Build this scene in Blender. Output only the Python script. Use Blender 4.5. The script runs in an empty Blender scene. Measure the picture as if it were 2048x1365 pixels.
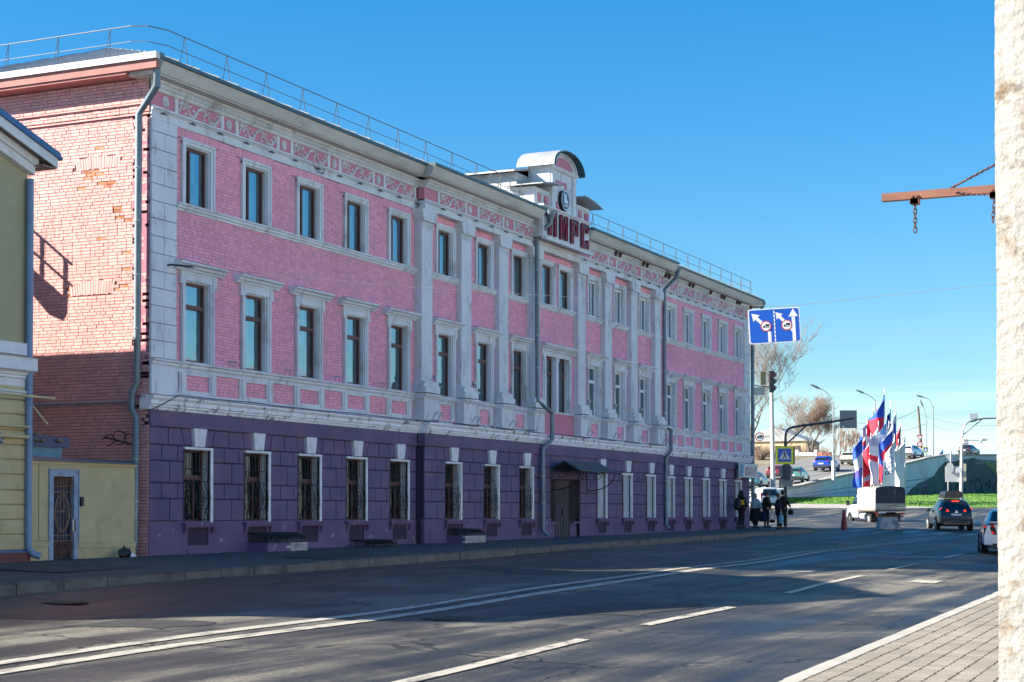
import bpy, bmesh, math, random
from mathutils import Vector, Matrix
R = math.radians
rnd = random.Random(7)
scn = bpy.context.scene
COL = scn.collection

# ------------------------------------------------------------------ camera
PITCH, YAW = R(1.2), R(24.8)          # YAW: the facade runs this far to the right of the view axis
fwd = Vector((math.cos(YAW)*math.cos(PITCH), math.sin(YAW)*math.cos(PITCH), math.sin(PITCH)))
rgt = Vector((math.sin(YAW), -math.cos(YAW), 0))
upv = rgt.cross(fwd)
cam = bpy.data.objects.new('camera', bpy.data.cameras.new('camera'))
COL.objects.link(cam)
m = Matrix((rgt, upv, -fwd)).transposed().to_4x4()
cam.matrix_world = m
cam.data.sensor_width = 36
cam.data.lens = 3350/2048*36
cam.data.shift_y = 0.1325
cam.data.clip_start = 0.1
cam.data.clip_end = 8000
scn.camera = cam

# ------------------------------------------------------------------ sky, sun, exposure
SUN_EL = R(29.7)
SUN_DIR = Vector((-.55*math.cos(SUN_EL), .835*math.cos(SUN_EL), math.sin(SUN_EL))).normalized()   # towards the sun
w = bpy.data.worlds.new('World'); scn.world = w; w.use_nodes = True
nt = w.node_tree; nt.nodes.clear()
wo = nt.nodes.new('ShaderNodeOutputWorld'); bg = nt.nodes.new('ShaderNodeBackground')
sky = nt.nodes.new('ShaderNodeTexSky'); sky.sky_type = 'NISHITA'; sky.sun_disc = False
sky.sun_elevation = SUN_EL
sky.sun_rotation = math.atan2(SUN_DIR.x, SUN_DIR.y)
sky.air_density = 1.25; sky.dust_density = 0.1; sky.ozone_density = 1.0; sky.altitude = 100
hs = nt.nodes.new('ShaderNodeHueSaturation'); hs.inputs['Saturation'].default_value = 1.36; hs.inputs['Hue'].default_value = 0.5
# thin streaks of cloud low over the horizon
geo = nt.nodes.new('ShaderNodeTexCoord')
mp = nt.nodes.new('ShaderNodeMapping'); mp.inputs['Scale'].default_value = (2.2, 2.2, 46)
nz = nt.nodes.new('ShaderNodeTexNoise'); nz.inputs['Scale'].default_value = 1.6; nz.inputs['Detail'].default_value = 5
cr = nt.nodes.new('ShaderNodeValToRGB'); cr.color_ramp.elements[0].position = .47; cr.color_ramp.elements[1].position = .66
sp = nt.nodes.new('ShaderNodeSeparateXYZ')
mr = nt.nodes.new('ShaderNodeMapRange'); mr.inputs['From Min'].default_value = .03; mr.inputs['From Max'].default_value = .085
mr.inputs['To Min'].default_value = .55; mr.inputs['To Max'].default_value = 0
mu = nt.nodes.new('ShaderNodeMath'); mu.operation = 'MULTIPLY'
mx = nt.nodes.new('ShaderNodeMix'); mx.data_type = 'RGBA'
mx.inputs['B'].default_value = (6.2, 7.6, 8.6, 1)
L = nt.links.new
L(geo.outputs['Generated'], mp.inputs['Vector']); L(mp.outputs['Vector'], nz.inputs['Vector']); L(nz.outputs['Fac'], cr.inputs['Fac'])
L(geo.outputs['Generated'], sp.inputs['Vector']); L(sp.outputs['Z'], mr.inputs['Value'])
L(cr.outputs['Color'], mu.inputs[0]); L(mr.outputs['Result'], mu.inputs[1])
tn = nt.nodes.new('ShaderNodeMix'); tn.data_type = 'RGBA'; tn.blend_type = 'MULTIPLY'; tn.inputs['Factor'].default_value = 1
tn.inputs['B'].default_value = (.62, .82, 1.07, 1)
gm = nt.nodes.new('ShaderNodeGamma'); gm.inputs['Gamma'].default_value = .85
L(sky.outputs['Color'], gm.inputs['Color']); L(gm.outputs['Color'], tn.inputs['A']); L(tn.outputs['Result'], hs.inputs['Color']); L(hs.outputs['Color'], mx.inputs['A']); L(mu.outputs['Value'], mx.inputs['Factor'])
L(mx.outputs['Result'], bg.inputs['Color']); L(bg.outputs['Background'], wo.inputs['Surface'])
bg.inputs['Strength'].default_value = 0.065

sl = bpy.data.lights.new('sun', 'SUN'); sl.energy = 4.4; sl.angle = R(.53); sl.color = (1, .93, .80)
so = bpy.data.objects.new('sun', sl); COL.objects.link(so)
so.rotation_euler = SUN_DIR.to_track_quat('Z', 'Y').to_euler()
so.location = (-20, 40, 40)

scn.view_settings.view_transform = 'Standard'
scn.view_settings.look = 'None'
scn.view_settings.exposure = 1.76
scn.view_settings.gamma = 1.0
scn.view_settings.use_curve_mapping = False
scn.render.engine = 'CYCLES'

# ------------------------------------------------------------------ materials
def mat(name, col, rough=.7, metal=0., spec=.5, var=0., vscale=2., dirt=None, dfac=.5, dscale=1.2, bump=0., bscale=40., stretch=None, attr=False, alpha=None, coat=0., dlo=.5, dhi=.7):
    """one principled material with optional brightness mottling, a dirt colour laid on by noise, and bump"""
    M = bpy.data.materials.new(name); M.use_nodes = True
    t = M.node_tree; n = t.nodes; l = t.links.new
    b = n['Principled BSDF']
    b.inputs['Base Color'].default_value = (*col, 1)
    b.inputs['Roughness'].default_value = rough; b.inputs['Metallic'].default_value = metal
    b.inputs['Specular IOR Level'].default_value = spec
    b.inputs['Coat Weight'].default_value = coat
    if not (var or dirt or bump or attr): return M
    g = n.new('ShaderNodeNewGeometry'); src = g.outputs['Position']
    if stretch:
        k = n.new('ShaderNodeMapping'); k.inputs['Scale'].default_value = stretch
        l(src, k.inputs['Vector']); src = k.outputs['Vector']
    cur = None
    def rgb():
        q = n.new('ShaderNodeRGB'); q.outputs[0].default_value = (*col, 1); return q.outputs[0]
    cur = rgb()
    if var:
        z = n.new('ShaderNodeTexNoise'); z.inputs['Scale'].default_value = vscale; z.inputs['Detail'].default_value = 6; z.inputs['Roughness'].default_value = .6
        l(src, z.inputs['Vector'])
        r = n.new('ShaderNodeMapRange'); r.inputs['From Min'].default_value = .3; r.inputs['From Max'].default_value = .7
        r.inputs['To Min'].default_value = 1-var; r.inputs['To Max'].default_value = 1+var
        l(z.outputs['Fac'], r.inputs['Value'])
        v = n.new('ShaderNodeMix'); v.data_type = 'RGBA'; v.blend_type = 'MULTIPLY'; v.inputs['Factor'].default_value = 1
        l(cur, v.inputs['A']); l(r.outputs['Result'], v.inputs['B']); cur = v.outputs['Result']
    if attr:
        a = n.new('ShaderNodeAttribute'); a.attribute_name = 'tone'
        oi = n.new('ShaderNodeObjectInfo')
        ad = n.new('ShaderNodeMath'); ad.operation = 'ADD'; l(a.outputs['Fac'], ad.inputs[0]); l(oi.outputs['Random'], ad.inputs[1])
        fr = n.new('ShaderNodeMath'); fr.operation = 'FRACT'; l(ad.outputs[0], fr.inputs[0])
        r = n.new('ShaderNodeMapRange'); r.inputs['To Min'].default_value = 1-attr; r.inputs['To Max'].default_value = 1+attr
        l(fr.outputs[0], r.inputs['Value'])
        v = n.new('ShaderNodeMix'); v.data_type = 'RGBA'; v.blend_type = 'MULTIPLY'; v.inputs['Factor'].default_value = 1
        l(cur, v.inputs['A']); l(r.outputs['Result'], v.inputs['B']); cur = v.outputs['Result']
    if dirt:
        z = n.new('ShaderNodeTexNoise'); z.inputs['Scale'].default_value = dscale; z.inputs['Detail'].default_value = 9; z.inputs['Roughness'].default_value = .68
        l(src, z.inputs['Vector'])
        r = n.new('ShaderNodeMapRange'); r.inputs['From Min'].default_value = dlo; r.inputs['From Max'].default_value = dhi
        r.inputs['To Max'].default_value = dfac; l(z.outputs['Fac'], r.inputs['Value'])
        v = n.new('ShaderNodeMix'); v.data_type = 'RGBA'; v.inputs['B'].default_value = (*dirt, 1)
        l(r.outputs['Result'], v.inputs['Factor']); l(cur, v.inputs['A']); cur = v.outputs['Result']
    l(cur, b.inputs['Base Color'])
    if bump:
        z = n.new('ShaderNodeTexNoise'); z.inputs['Scale'].default_value = bscale; z.inputs['Detail'].default_value = 5
        l(src, z.inputs['Vector'])
        u = n.new('ShaderNodeBump'); u.inputs['Strength'].default_value = bump; u.inputs['Distance'].default_value = .02
        l(z.outputs['Fac'], u.inputs['Height']); l(u.outputs['Normal'], b.inputs['Normal'])
    return M

def glow(name, col, s):
    M = bpy.data.materials.new(name); M.use_nodes = True
    b = M.node_tree.nodes['Principled BSDF']
    b.inputs['Base Color'].default_value = (*col, 1); b.inputs['Emission Color'].default_value = (*col, 1); b.inputs['Emission Strength'].default_value = s
    b.inputs['Roughness'].default_value = .3
    return M

def glass_mat(name, tint, refl=1.75, rough=.02, floor=.36):
    M = bpy.data.materials.new(name); M.use_nodes = True
    t = M.node_tree; n = t.nodes; l = t.links.new; n.clear()
    o = n.new('ShaderNodeOutputMaterial'); mxs = n.new('ShaderNodeMixShader')
    tr = n.new('ShaderNodeBsdfTransparent'); tr.inputs[0].default_value = (*tint, 1)
    gl = n.new('ShaderNodeBsdfGlossy'); gl.inputs['Roughness'].default_value = rough; gl.inputs['Color'].default_value = (.80, .95, 1, 1)
    fr0 = n.new('ShaderNodeFresnel'); fr0.inputs['IOR'].default_value = refl
    fr = n.new('ShaderNodeMath'); fr.operation = 'MAXIMUM'; fr.inputs[1].default_value = floor; l(fr0.outputs[0], fr.inputs[0])
    g = n.new('ShaderNodeNewGeometry'); z = n.new('ShaderNodeTexNoise'); z.inputs['Scale'].default_value = 2.2
    u = n.new('ShaderNodeBump'); u.inputs['Strength'].default_value = .06; u.inputs['Distance'].default_value = .05
    l(g.outputs['Position'], z.inputs['Vector']); l(z.outputs['Fac'], u.inputs['Height']); l(u.outputs['Normal'], gl.inputs['Normal'])
    l(fr.outputs[0], mxs.inputs[0]); l(tr.outputs[0], mxs.inputs[1]); l(gl.outputs[0], mxs.inputs[2]); l(mxs.outputs[0], o.inputs['Surface'])
    return M

PINK = (.84, .36, .45)
K = {}
K['pink'] = mat('pink_painted_brick', PINK, .75, var=.09, vscale=.5, attr=.09, bump=.35, bscale=60, dirt=(.50, .22, .27), dfac=.6, dscale=1.6, dlo=.56, dhi=.74, stretch=(1.2, 1.2, .4))
K['salmon'] = mat('salmon_side_brick', (.69, .35, .325), .8, var=.10, vscale=1.1, attr=.10, bump=.5, bscale=60, dirt=(.42, .19, .17), dfac=.55, dscale=1.4, dlo=.56, dhi=.72)  # side wall bricks, more salmon than the front pink
K['mortar'] = mat('mortar_joint', (.15, .06, .06), .95, bump=.4, bscale=80)
K['mortarf'] = mat('front_mortar_joint', (.42, .17, .23), .95, bump=.4, bscale=80)
K['bare'] = mat('bare_orange_brick', (.46, .18, .07), .9, var=.25, vscale=9, attr=.4, dirt=(.55, .30, .26), dfac=.9, dscale=7, dlo=.52, dhi=.58, bump=.6, bscale=90)
K['pinkpl'] = mat('pink_plaster', (.60, .215, .29), .8, var=.08, vscale=2, dirt=(.3, .12, .15), dfac=.5, dscale=2)
K['trim'] = mat('grey_white_trim', (.64, .67, .68), .8, var=.12, vscale=.8, dirt=(.27, .25, .21), dfac=.85, dscale=2.0, bump=.35, bscale=45, dlo=.53, dhi=.72, stretch=(1.3, 1.3, .55))
K['belt'] = mat('white_painted_belt', (.78, .79, .80), .75, var=.08, vscale=2.5, dirt=(.22, .20, .18), dfac=.95, dscale=3.2, bump=.3, bscale=40, dlo=.54, dhi=.62)
K['fasc'] = mat('cornice_paint', (.52, .50, .45), .7, var=.08, vscale=1.2, dirt=(.22, .19, .13), dfac=.7, dscale=1.5, stretch=(.25, 1, 1), dlo=.5, dhi=.75)
K['purple'] = mat('purple_plaster', (.125, .096, .180), .85, var=.22, vscale=.9, dirt=(.21, .12, .17), dfac=.8, dscale=1.4, bump=.5, bscale=50, dlo=.48, dhi=.7)
K['plinth'] = mat('purple_plinth_plaster', (.135, .088, .185), .85, var=.22, vscale=1.0, dirt=(.36, .32, .36), dfac=.9, dscale=3.4, bump=.5, bscale=50, dlo=.60, dhi=.66)
K['groove'] = mat('purple_groove', (.04, .026, .06), .9)
K['key'] = mat('white_keystone_paint', (.70, .71, .70), .7, var=.06, vscale=3, dirt=(.3, .3, .3), dfac=.5, dscale=4)
K['infill'] = mat('blue_grey_plaster_infill', (.40, .45, .46), .8, var=.12, vscale=2.5, dirt=(.2, .25, .3), dfac=.5, dscale=3)
K['brown'] = mat('brown_window_paint', (.115, .045, .040), .5, var=.2, vscale=6)
K['white'] = mat('white_plastic_frame', (.72, .73, .73), .35)
K['glass'] = glass_mat('window_glass', (.62, .74, .78), 2.4)
K['glassd'] = glass_mat('dim_window_glass', (.45, .52, .55), 1.35, .03, .05)
K['dark'] = mat('dark_interior', (.012, .016, .02), .9)
K['curtain'] = mat('pale_curtain', (.42, .50, .53), .9, var=.25, vscale=9, stretch=(4, 1, .12))
K['iron'] = mat('black_iron', (.018, .018, .02), .5, var=.3, vscale=8)
K['rust'] = mat('rusty_iron', (.16, .065, .028), .85, var=.35, vscale=25, dirt=(.05, .025, .02), dfac=.8, dscale=18, bump=.4, bscale=120)
K['rustbeam'] = mat('rusted_beam_paint', (.17, .070, .045), .75, var=.18, vscale=14, dirt=(.26, .12, .06), dfac=.6, dscale=30, stretch=(1, .25, 1), bump=.12, bscale=120)
K['roof'] = mat('grey_sheet_roof', (.42, .43, .43), .45, metal=.35, var=.12, vscale=1.2, dirt=(.2, .17, .13), dfac=.35, dscale=.8)
K['gutter'] = mat('dark_roof_edge', (.045, .10, .13), .45, var=.2, vscale=2)
K['pipe'] = mat('blue_grey_downpipe', (.16, .22, .25), .45, metal=.3, var=.12, vscale=2.5, dirt=(.12, .10, .08), dfac=.5, dscale=3)
K['galv'] = mat('galvanised_steel', (.36, .38, .39), .4, metal=.6, var=.15, vscale=4)
K['rail'] = mat('railing_steel', (.17, .18, .18), .5, metal=.4)
K['sred'] = mat('red_sign_edge', (.34, .02, .05), .4)
K['smar'] = mat('maroon_sign_face', (.045, .008, .022), .5)
K['sblue'] = mat('sign_blue', (.004, .10, .52), .35, spec=.4)
K['swhite'] = mat('sign_white', (.80, .80, .80), .4)
K['sblack'] = mat('sign_black', (.01, .01, .012), .5)
K['signred'] = mat('sign_red', (.6, .01, .02), .4)
K['syel'] = mat('sign_yellow_green', (.80, .92, .005), .35)
K['sback'] = mat('sign_back_grey', (.16, .20, .22), .45, metal=.3)
K['sbackl'] = mat('pale_sign_back', (.62, .62, .60), .5)
K['yel'] = mat('khaki_yellow_plaster', (.40, .36, .21), .85, var=.06, vscale=1, dirt=(.25, .22, .11), dfac=.4, dscale=1, bump=.15, bscale=60)
K['yel2'] = mat('yellow_wall_plaster', (.50, .43, .23), .85, var=.07, vscale=1.3, dirt=(.26, .22, .11), dfac=.6, dscale=1.8, bump=.2, bscale=60, dlo=.52, dhi=.75)
K['hwhite'] = mat('house_white_trim', (.70, .71, .70), .7, var=.06, vscale=2, dirt=(.4, .4, .38), dfac=.5, dscale=2)
K['hblue'] = mat('blue_roof_metal', (.035, .12, .27), .4, var=.1, vscale=1.5)
K['hpipe'] = mat('blue_downpipe', (.15, .25, .38), .4, var=.1, vscale=2)
K['soff'] = mat('brown_soffit_boards', (.20, .16, .13), .8, var=.2, vscale=6, stretch=(1, 6, 1))
K['hplinth'] = mat('red_brown_plinth', (.14, .05, .05), .8, var=.15, vscale=3)
K['pave'] = mat('left_pavement_asphalt', (.06, .066, .068), .8, var=.22, vscale=1.4, dirt=(.12, .115, .10), dfac=.5, dscale=2, bump=.35, bscale=70)
K['kerb'] = mat('old_kerb_concrete', (.125, .12, .112), .85, var=.22, vscale=2.4, dirt=(.045, .045, .045), dfac=.85, dscale=1.8, bump=.4, bscale=30, dlo=.5, dhi=.66)
K['kerb2'] = mat('pale_kerb_concrete', (.36, .34, .30), .85, var=.12, vscale=2, bump=.3, bscale=40)
K['paver'] = mat('grey_paver', (.235, .205, .165), .85, var=.14, vscale=1.2, attr=.13, dirt=(.14, .125, .11), dfac=.75, dscale=.8, bump=.3, bscale=60, dlo=.56, dhi=.7)
K['pjoint'] = mat('paver_joint_sand', (.07, .06, .05), .95)
K['paint'] = mat('worn_road_paint', (.42, .385, .32), .75, var=.15, vscale=3, dirt=(.07, .068, .062), dfac=.9, dscale=3.4, stretch=(.7, 2.2, 1), dlo=.50, dhi=.66)
K['post'] = mat('whitewashed_plaster', (.37, .355, .325), .9, var=.10, vscale=4, dirt=(.17, .115, .065), dfac=.9, dscale=5, bump=.5, bscale=30, dlo=.52, dhi=.64)
K['skin'] = mat('skin', (.45, .24, .17), .6)
K['pole'] = mat('concrete_pole', (.50, .49, .45), .8, var=.12, vscale=3)
K['tyre'] = mat('tyre_rubber', (.012, .012, .013), .8)
K['rim'] = mat('wheel_rim', (.42, .42, .42), .35, metal=.7)
K['cglass'] = mat('car_glass', (.012, .018, .025), .08, spec=.7)
K['plate'] = mat('number_plate', (.72, .72, .72), .4)
K['tail'] = glow('lit_tail_light', (.75, .03, .005), .9)
K['tail0'] = mat('red_lamp_glass', (.38, .012, .012), .2)
K['blackp'] = mat('black_plastic', (.015, .016, .018), .5)
K['chrome'] = mat('bright_metal', (.7, .7, .72), .2, metal=.9)
K['bark'] = mat('bark', (.15, .12, .10), .9, var=.3, vscale=3)
K['twig'] = mat('twigs', (.20, .165, .145), .9, var=.25, vscale=.5)
K['twig2'] = mat('brown_twigs', (.20, .135, .10), .9, var=.3, vscale=.4)
K['soil'] = mat('far_soil', (.11, .095, .06), .95, var=.3, vscale=.08)
K['concw'] = mat('retaining_wall_concrete', (.64, .66, .67), .8, var=.06, vscale=.25, dirt=(.25, .28, .30), dfac=.5, dscale=.35, bump=.2, bscale=6)

# ------------------------------------------------------------------ mesh helpers
class MB:
    def __init__(s): s.v = []; s.f = []; s.mi = []; s.k = 0; s.tone = None
    def add(s, vs, fs):
        b = len(s.v); s.v += [tuple(v) for v in vs]
        for f in fs: s.f.append([b+i for i in f]); s.mi.append(s.k)
    def box(s, x0, x1, y0, y1, z0, z1):
        s.add([(x0,y0,z0),(x1,y0,z0),(x1,y1,z0),(x0,y1,z0),(x0,y0,z1),(x1,y0,z1),(x1,y1,z1),(x0,y1,z1)],
              [(0,3,2,1),(4,5,6,7),(0,1,5,4),(1,2,6,5),(2,3,7,6),(3,0,4,7)])
        return s
    def quad(s, a, b, c, d): s.add([a,b,c,d], [(0,1,2,3)])
    def prism(s, pts, ax, a, b):
        """polygon pts extruded along axis ax from a to b; pts are (y,z), (x,z) or (x,y)"""
        n = len(pts)
        P = {'x': lambda p, t: (t, p[0], p[1]), 'y': lambda p, t: (p[0], t, p[1]), 'z': lambda p, t: (p[0], p[1], t)}[ax]
        s.add([P(p, a) for p in pts]+[P(p, b) for p in pts],
              [tuple(range(n)), tuple(range(2*n-1, n-1, -1))]+[(i, (i+1) % n, n+(i+1) % n, n+i) for i in range(n)])
        return s
    def tube(s, pts, r, n=6, cap=True):
        pts = [Vector(p) for p in pts]; N = len(pts)
        rs = r if isinstance(r, (list, tuple)) else [r]*N
        vs = []; pu = None
        for i, p in enumerate(pts):
            d = (pts[min(i+1, N-1)]-pts[max(i-1, 0)])
            if d.length < 1e-9: d = Vector((0, 0, 1))
            d.normalize()
            if pu is None:
                pu = d.orthogonal().normalized()
            else:
                pu = pu-d*pu.dot(d)
                pu = pu.normalized() if pu.length > 1e-6 else d.orthogonal().normalized()
            q = d.cross(pu)
            for j in range(n):
                a = 2*math.pi*j/n+math.pi/n
                vs.append(p+(pu*math.cos(a)+q*math.sin(a))*rs[i])
        fs = [(i*n+j, i*n+(j+1) % n, (i+1)*n+(j+1) % n, (i+1)*n+j) for i in range(N-1) for j in range(n)]
        if cap: fs += [tuple(range(n-1, -1, -1)), tuple(range((N-1)*n, N*n))]
        s.add(vs, fs); return s
    def lathe(s, prof, c=(0,0,0), n=16, ax='z'):
        vs = []
        for r, h in prof:
            for j in range(n):
                a = 2*math.pi*j/n; x, y = r*math.cos(a), r*math.sin(a)
                vs.append({'z': (c[0]+x, c[1]+y, c[2]+h), 'y': (c[0]+x, c[1]+h, c[2]+y), 'x': (c[0]+h, c[1]+x, c[2]+y)}[ax])
        N = len(prof)
        fs = [(i*n+j, i*n+(j+1) % n, (i+1)*n+(j+1) % n, (i+1)*n+j) for i in range(N-1) for j in range(n)]
        fs += [tuple(range(n)), tuple(range((N-1)*n, N*n))]
        s.add(vs, fs); return s
    def ball(s, c, rx, ry, rz, n=10, m_=6):
        vs = [(c[0]+rx*math.sin(math.pi*i/m_)*math.cos(2*math.pi*j/n), c[1]+ry*math.sin(math.pi*i/m_)*math.sin(2*math.pi*j/n), c[2]+rz*math.cos(math.pi*i/m_)) for i in range(m_+1) for j in range(n)]
        s.add(vs, [(i*n+j, i*n+(j+1) % n, (i+1)*n+(j+1) % n, (i+1)*n+j) for i in range(m_) for j in range(n)]); return s
    def grid(s, fn, nu, nv):
        s.add([fn(i/nu, j/nv) for i in range(nu+1) for j in range(nv+1)],
              [(i*(nv+1)+j, (i+1)*(nv+1)+j, (i+1)*(nv+1)+j+1, i*(nv+1)+j+1) for i in range(nu) for j in range(nv)]); return s
    def mesh(s, name, mats, smooth=False):
        me = bpy.data.meshes.new(name); me.from_pydata(s.v, [], s.f)
        for M in (mats if isinstance(mats, (list, tuple)) else [mats]): me.materials.append(M)
        if any(s.mi): me.polygons.foreach_set('material_index', s.mi)
        if smooth:
            bm = bmesh.new(); bm.from_mesh(me); bmesh.ops.remove_doubles(bm, verts=bm.verts, dist=1e-5)
            bmesh.ops.recalc_face_normals(bm, faces=bm.faces)
            for f in bm.faces: f.smooth = True
            for e in bm.edges:
                if len(e.link_faces) == 2 and e.calc_face_angle(0) > R(38): e.smooth = False
            bm.to_mesh(me); bm.free()
        if s.tone:
            a = me.attributes.new('tone', 'FLOAT', 'FACE'); a.data.foreach_set('value', s.tone)
        me.update(); return me

def wloc(o):
    v = Vector((0, 0, 0))
    while o: v += o.location; o = o.parent
    return v
def link(name, me, parent=None, loc=None, rz=0.):
    o = bpy.data.objects.new(name, me); COL.objects.link(o)
    if parent: o.parent = parent
    if loc is not None: o.location = loc
    if rz: o.rotation_euler.z = rz
    return o
SPLIT = {'pipe_collar', 'scroll_band', 'lighting_conduit', 'corner_pedestal', 'frieze_divider', 'parapet_rail', 'plinth_panel', 'belt_course', 'purple_band', 'purple_fillet', 'architrave', 'frieze_wall', 'frieze_rail', 'raking_cornice', 'soffit', 'verge_board', 'verge_metal', 'string_course'}
def obj(name, mb, M, parent=None, smooth=False, local=False, **tags):
    if name in SPLIT and len(mb.f) > 6:
        par = list(range(len(mb.v)))
        def find(i):
            while par[i] != i: par[i] = par[par[i]]; i = par[i]
            return i
        for f in mb.f:
            for i in f[1:]: par[find(i)] = find(f[0])
        groups = {}
        for k, f in enumerate(mb.f): groups.setdefault(find(f[0]), []).append(k)
        if len(groups) > 1:
            for ks in groups.values():
                q = MB(); mp_ = {}
                for k in ks:
                    for i in mb.f[k]:
                        if i not in mp_: mp_[i] = len(q.v); q.v.append(mb.v[i])
                    q.f.append([mp_[i] for i in mb.f[k]]); q.mi.append(mb.mi[k])
                o = obj_(name, q, M, parent, smooth, local, **tags)
            return o
    return obj_(name, mb, M, parent, smooth, local, **tags)
def obj_(name, mb, M, parent=None, smooth=False, local=False, **tags):
    """link mb as one object; world coordinates are made relative to the parent unless local"""
    if parent and not local:
        d = wloc(parent); mb.v = [(v[0]-d.x, v[1]-d.y, v[2]-d.z) for v in mb.v]
    o = link(name, mb.mesh(name, M, smooth), parent)
    for k, v in tags.items(): o[k] = v
    return o
def thing(name, label, cat, loc=(0,0,0), rz=0., group=None):
    o = bpy.data.objects.new(name, None); COL.objects.link(o); o.empty_display_size = .3
    o.location = loc; o.rotation_euler.z = rz; o['label'] = label; o['category'] = cat
    if group: o['group'] = group
    return o
def tag(o, label, cat, group=None):
    o['label'] = label; o['category'] = cat
    if group: o['group'] = group
    return o
def dup(root, loc, rz, label, group=None):
    r = root.copy(); COL.objects.link(r); r.location = loc; r.rotation_euler.z = rz; r['label'] = label
    if group: r['group'] = group
    for ch in list(root.children):
        c = ch.copy(); COL.objects.link(c); c.parent = r
        for g in list(ch.children):
            d = g.copy(); COL.objects.link(d); d.parent = c
    return r
def text_mesh(s, size=1., font_shear=0.):
    c = bpy.data.curves.new('t', 'FONT'); c.body = s; c.size = size; c.align_x = 'LEFT'; c.resolution_u = 2; c.shear = font_shear
    o = bpy.data.objects.new('t', c); COL.objects.link(o)
    dg = bpy.context.evaluated_depsgraph_get(); me = bpy.data.meshes.new_from_object(o.evaluated_get(dg))
    bpy.data.objects.remove(o); bpy.data.curves.remove(c)
    vs = [tuple(v.co) for v in me.vertices]; fs = [tuple(p.vertices) for p in me.polygons]
    bpy.data.meshes.remove(me); return vs, fs
def interp(x, xs, ys):
    if x <= xs[0]: return ys[0]
    for i in range(len(xs)-1):
        if x <= xs[i+1]: return ys[i]+(ys[i+1]-ys[i])*(x-xs[i])/(xs[i+1]-xs[i])
    return ys[-1]
F = 3350.
VC = 1024-F*math.tan(PITCH)
def at(u, v, d):
    """the point seen at photograph pixel (u, v), d metres deep: used to take measurements off the photograph"""
    q = fwd+rgt*((u-1024)/F)+upv*((VC-v)/F)
    k = q.x*math.cos(YAW)+q.y*math.sin(YAW)
    return q*(d/k)
# ================================================================== ground, road, pavements
D = 23.5                                # facade plane of the pink building (the eye is the origin)
X0, X1, XA, XB = 31.15, 78.2, 44.05, 64.95
def zfar(X): return interp(X, [-60, 0, 50, 90, 110, 125, 140, 160, 200, 400], [-.45, 0, .36, .57, .80, 1.15, 1.70, 2.0, 2.2, 2.2])
def zg(X, Y):
    k = 1+.25*min(max((Y-4)/16, 0), 1)
    return interp(Y, [-10, 4.2, 12.2, 19.2, 40], [-1.80, -1.78, -1.70, -1.55, -1.5])+zfar(X)*(k if X < 90 else 1+(k-1)*max(0, (120-X)/30))
def zr(X, Y):
    k = 1 if X < 75 else max(0, (95-X)/20)
    return zg(X, Y)+k*(.030*math.sin(2*math.pi*Y/4.3+.4+.03*X)+.014*math.sin(X*.33+Y*.25)+.010*math.sin(X*.61-Y*.8+1))
def zb(X): return -1.0+.0043*(X-31)      # foot of the buildings
def kerbL(X): return 19.3+.006*(X-21)
def kerbR(X): return 4.25+.03*(X-16)
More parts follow.
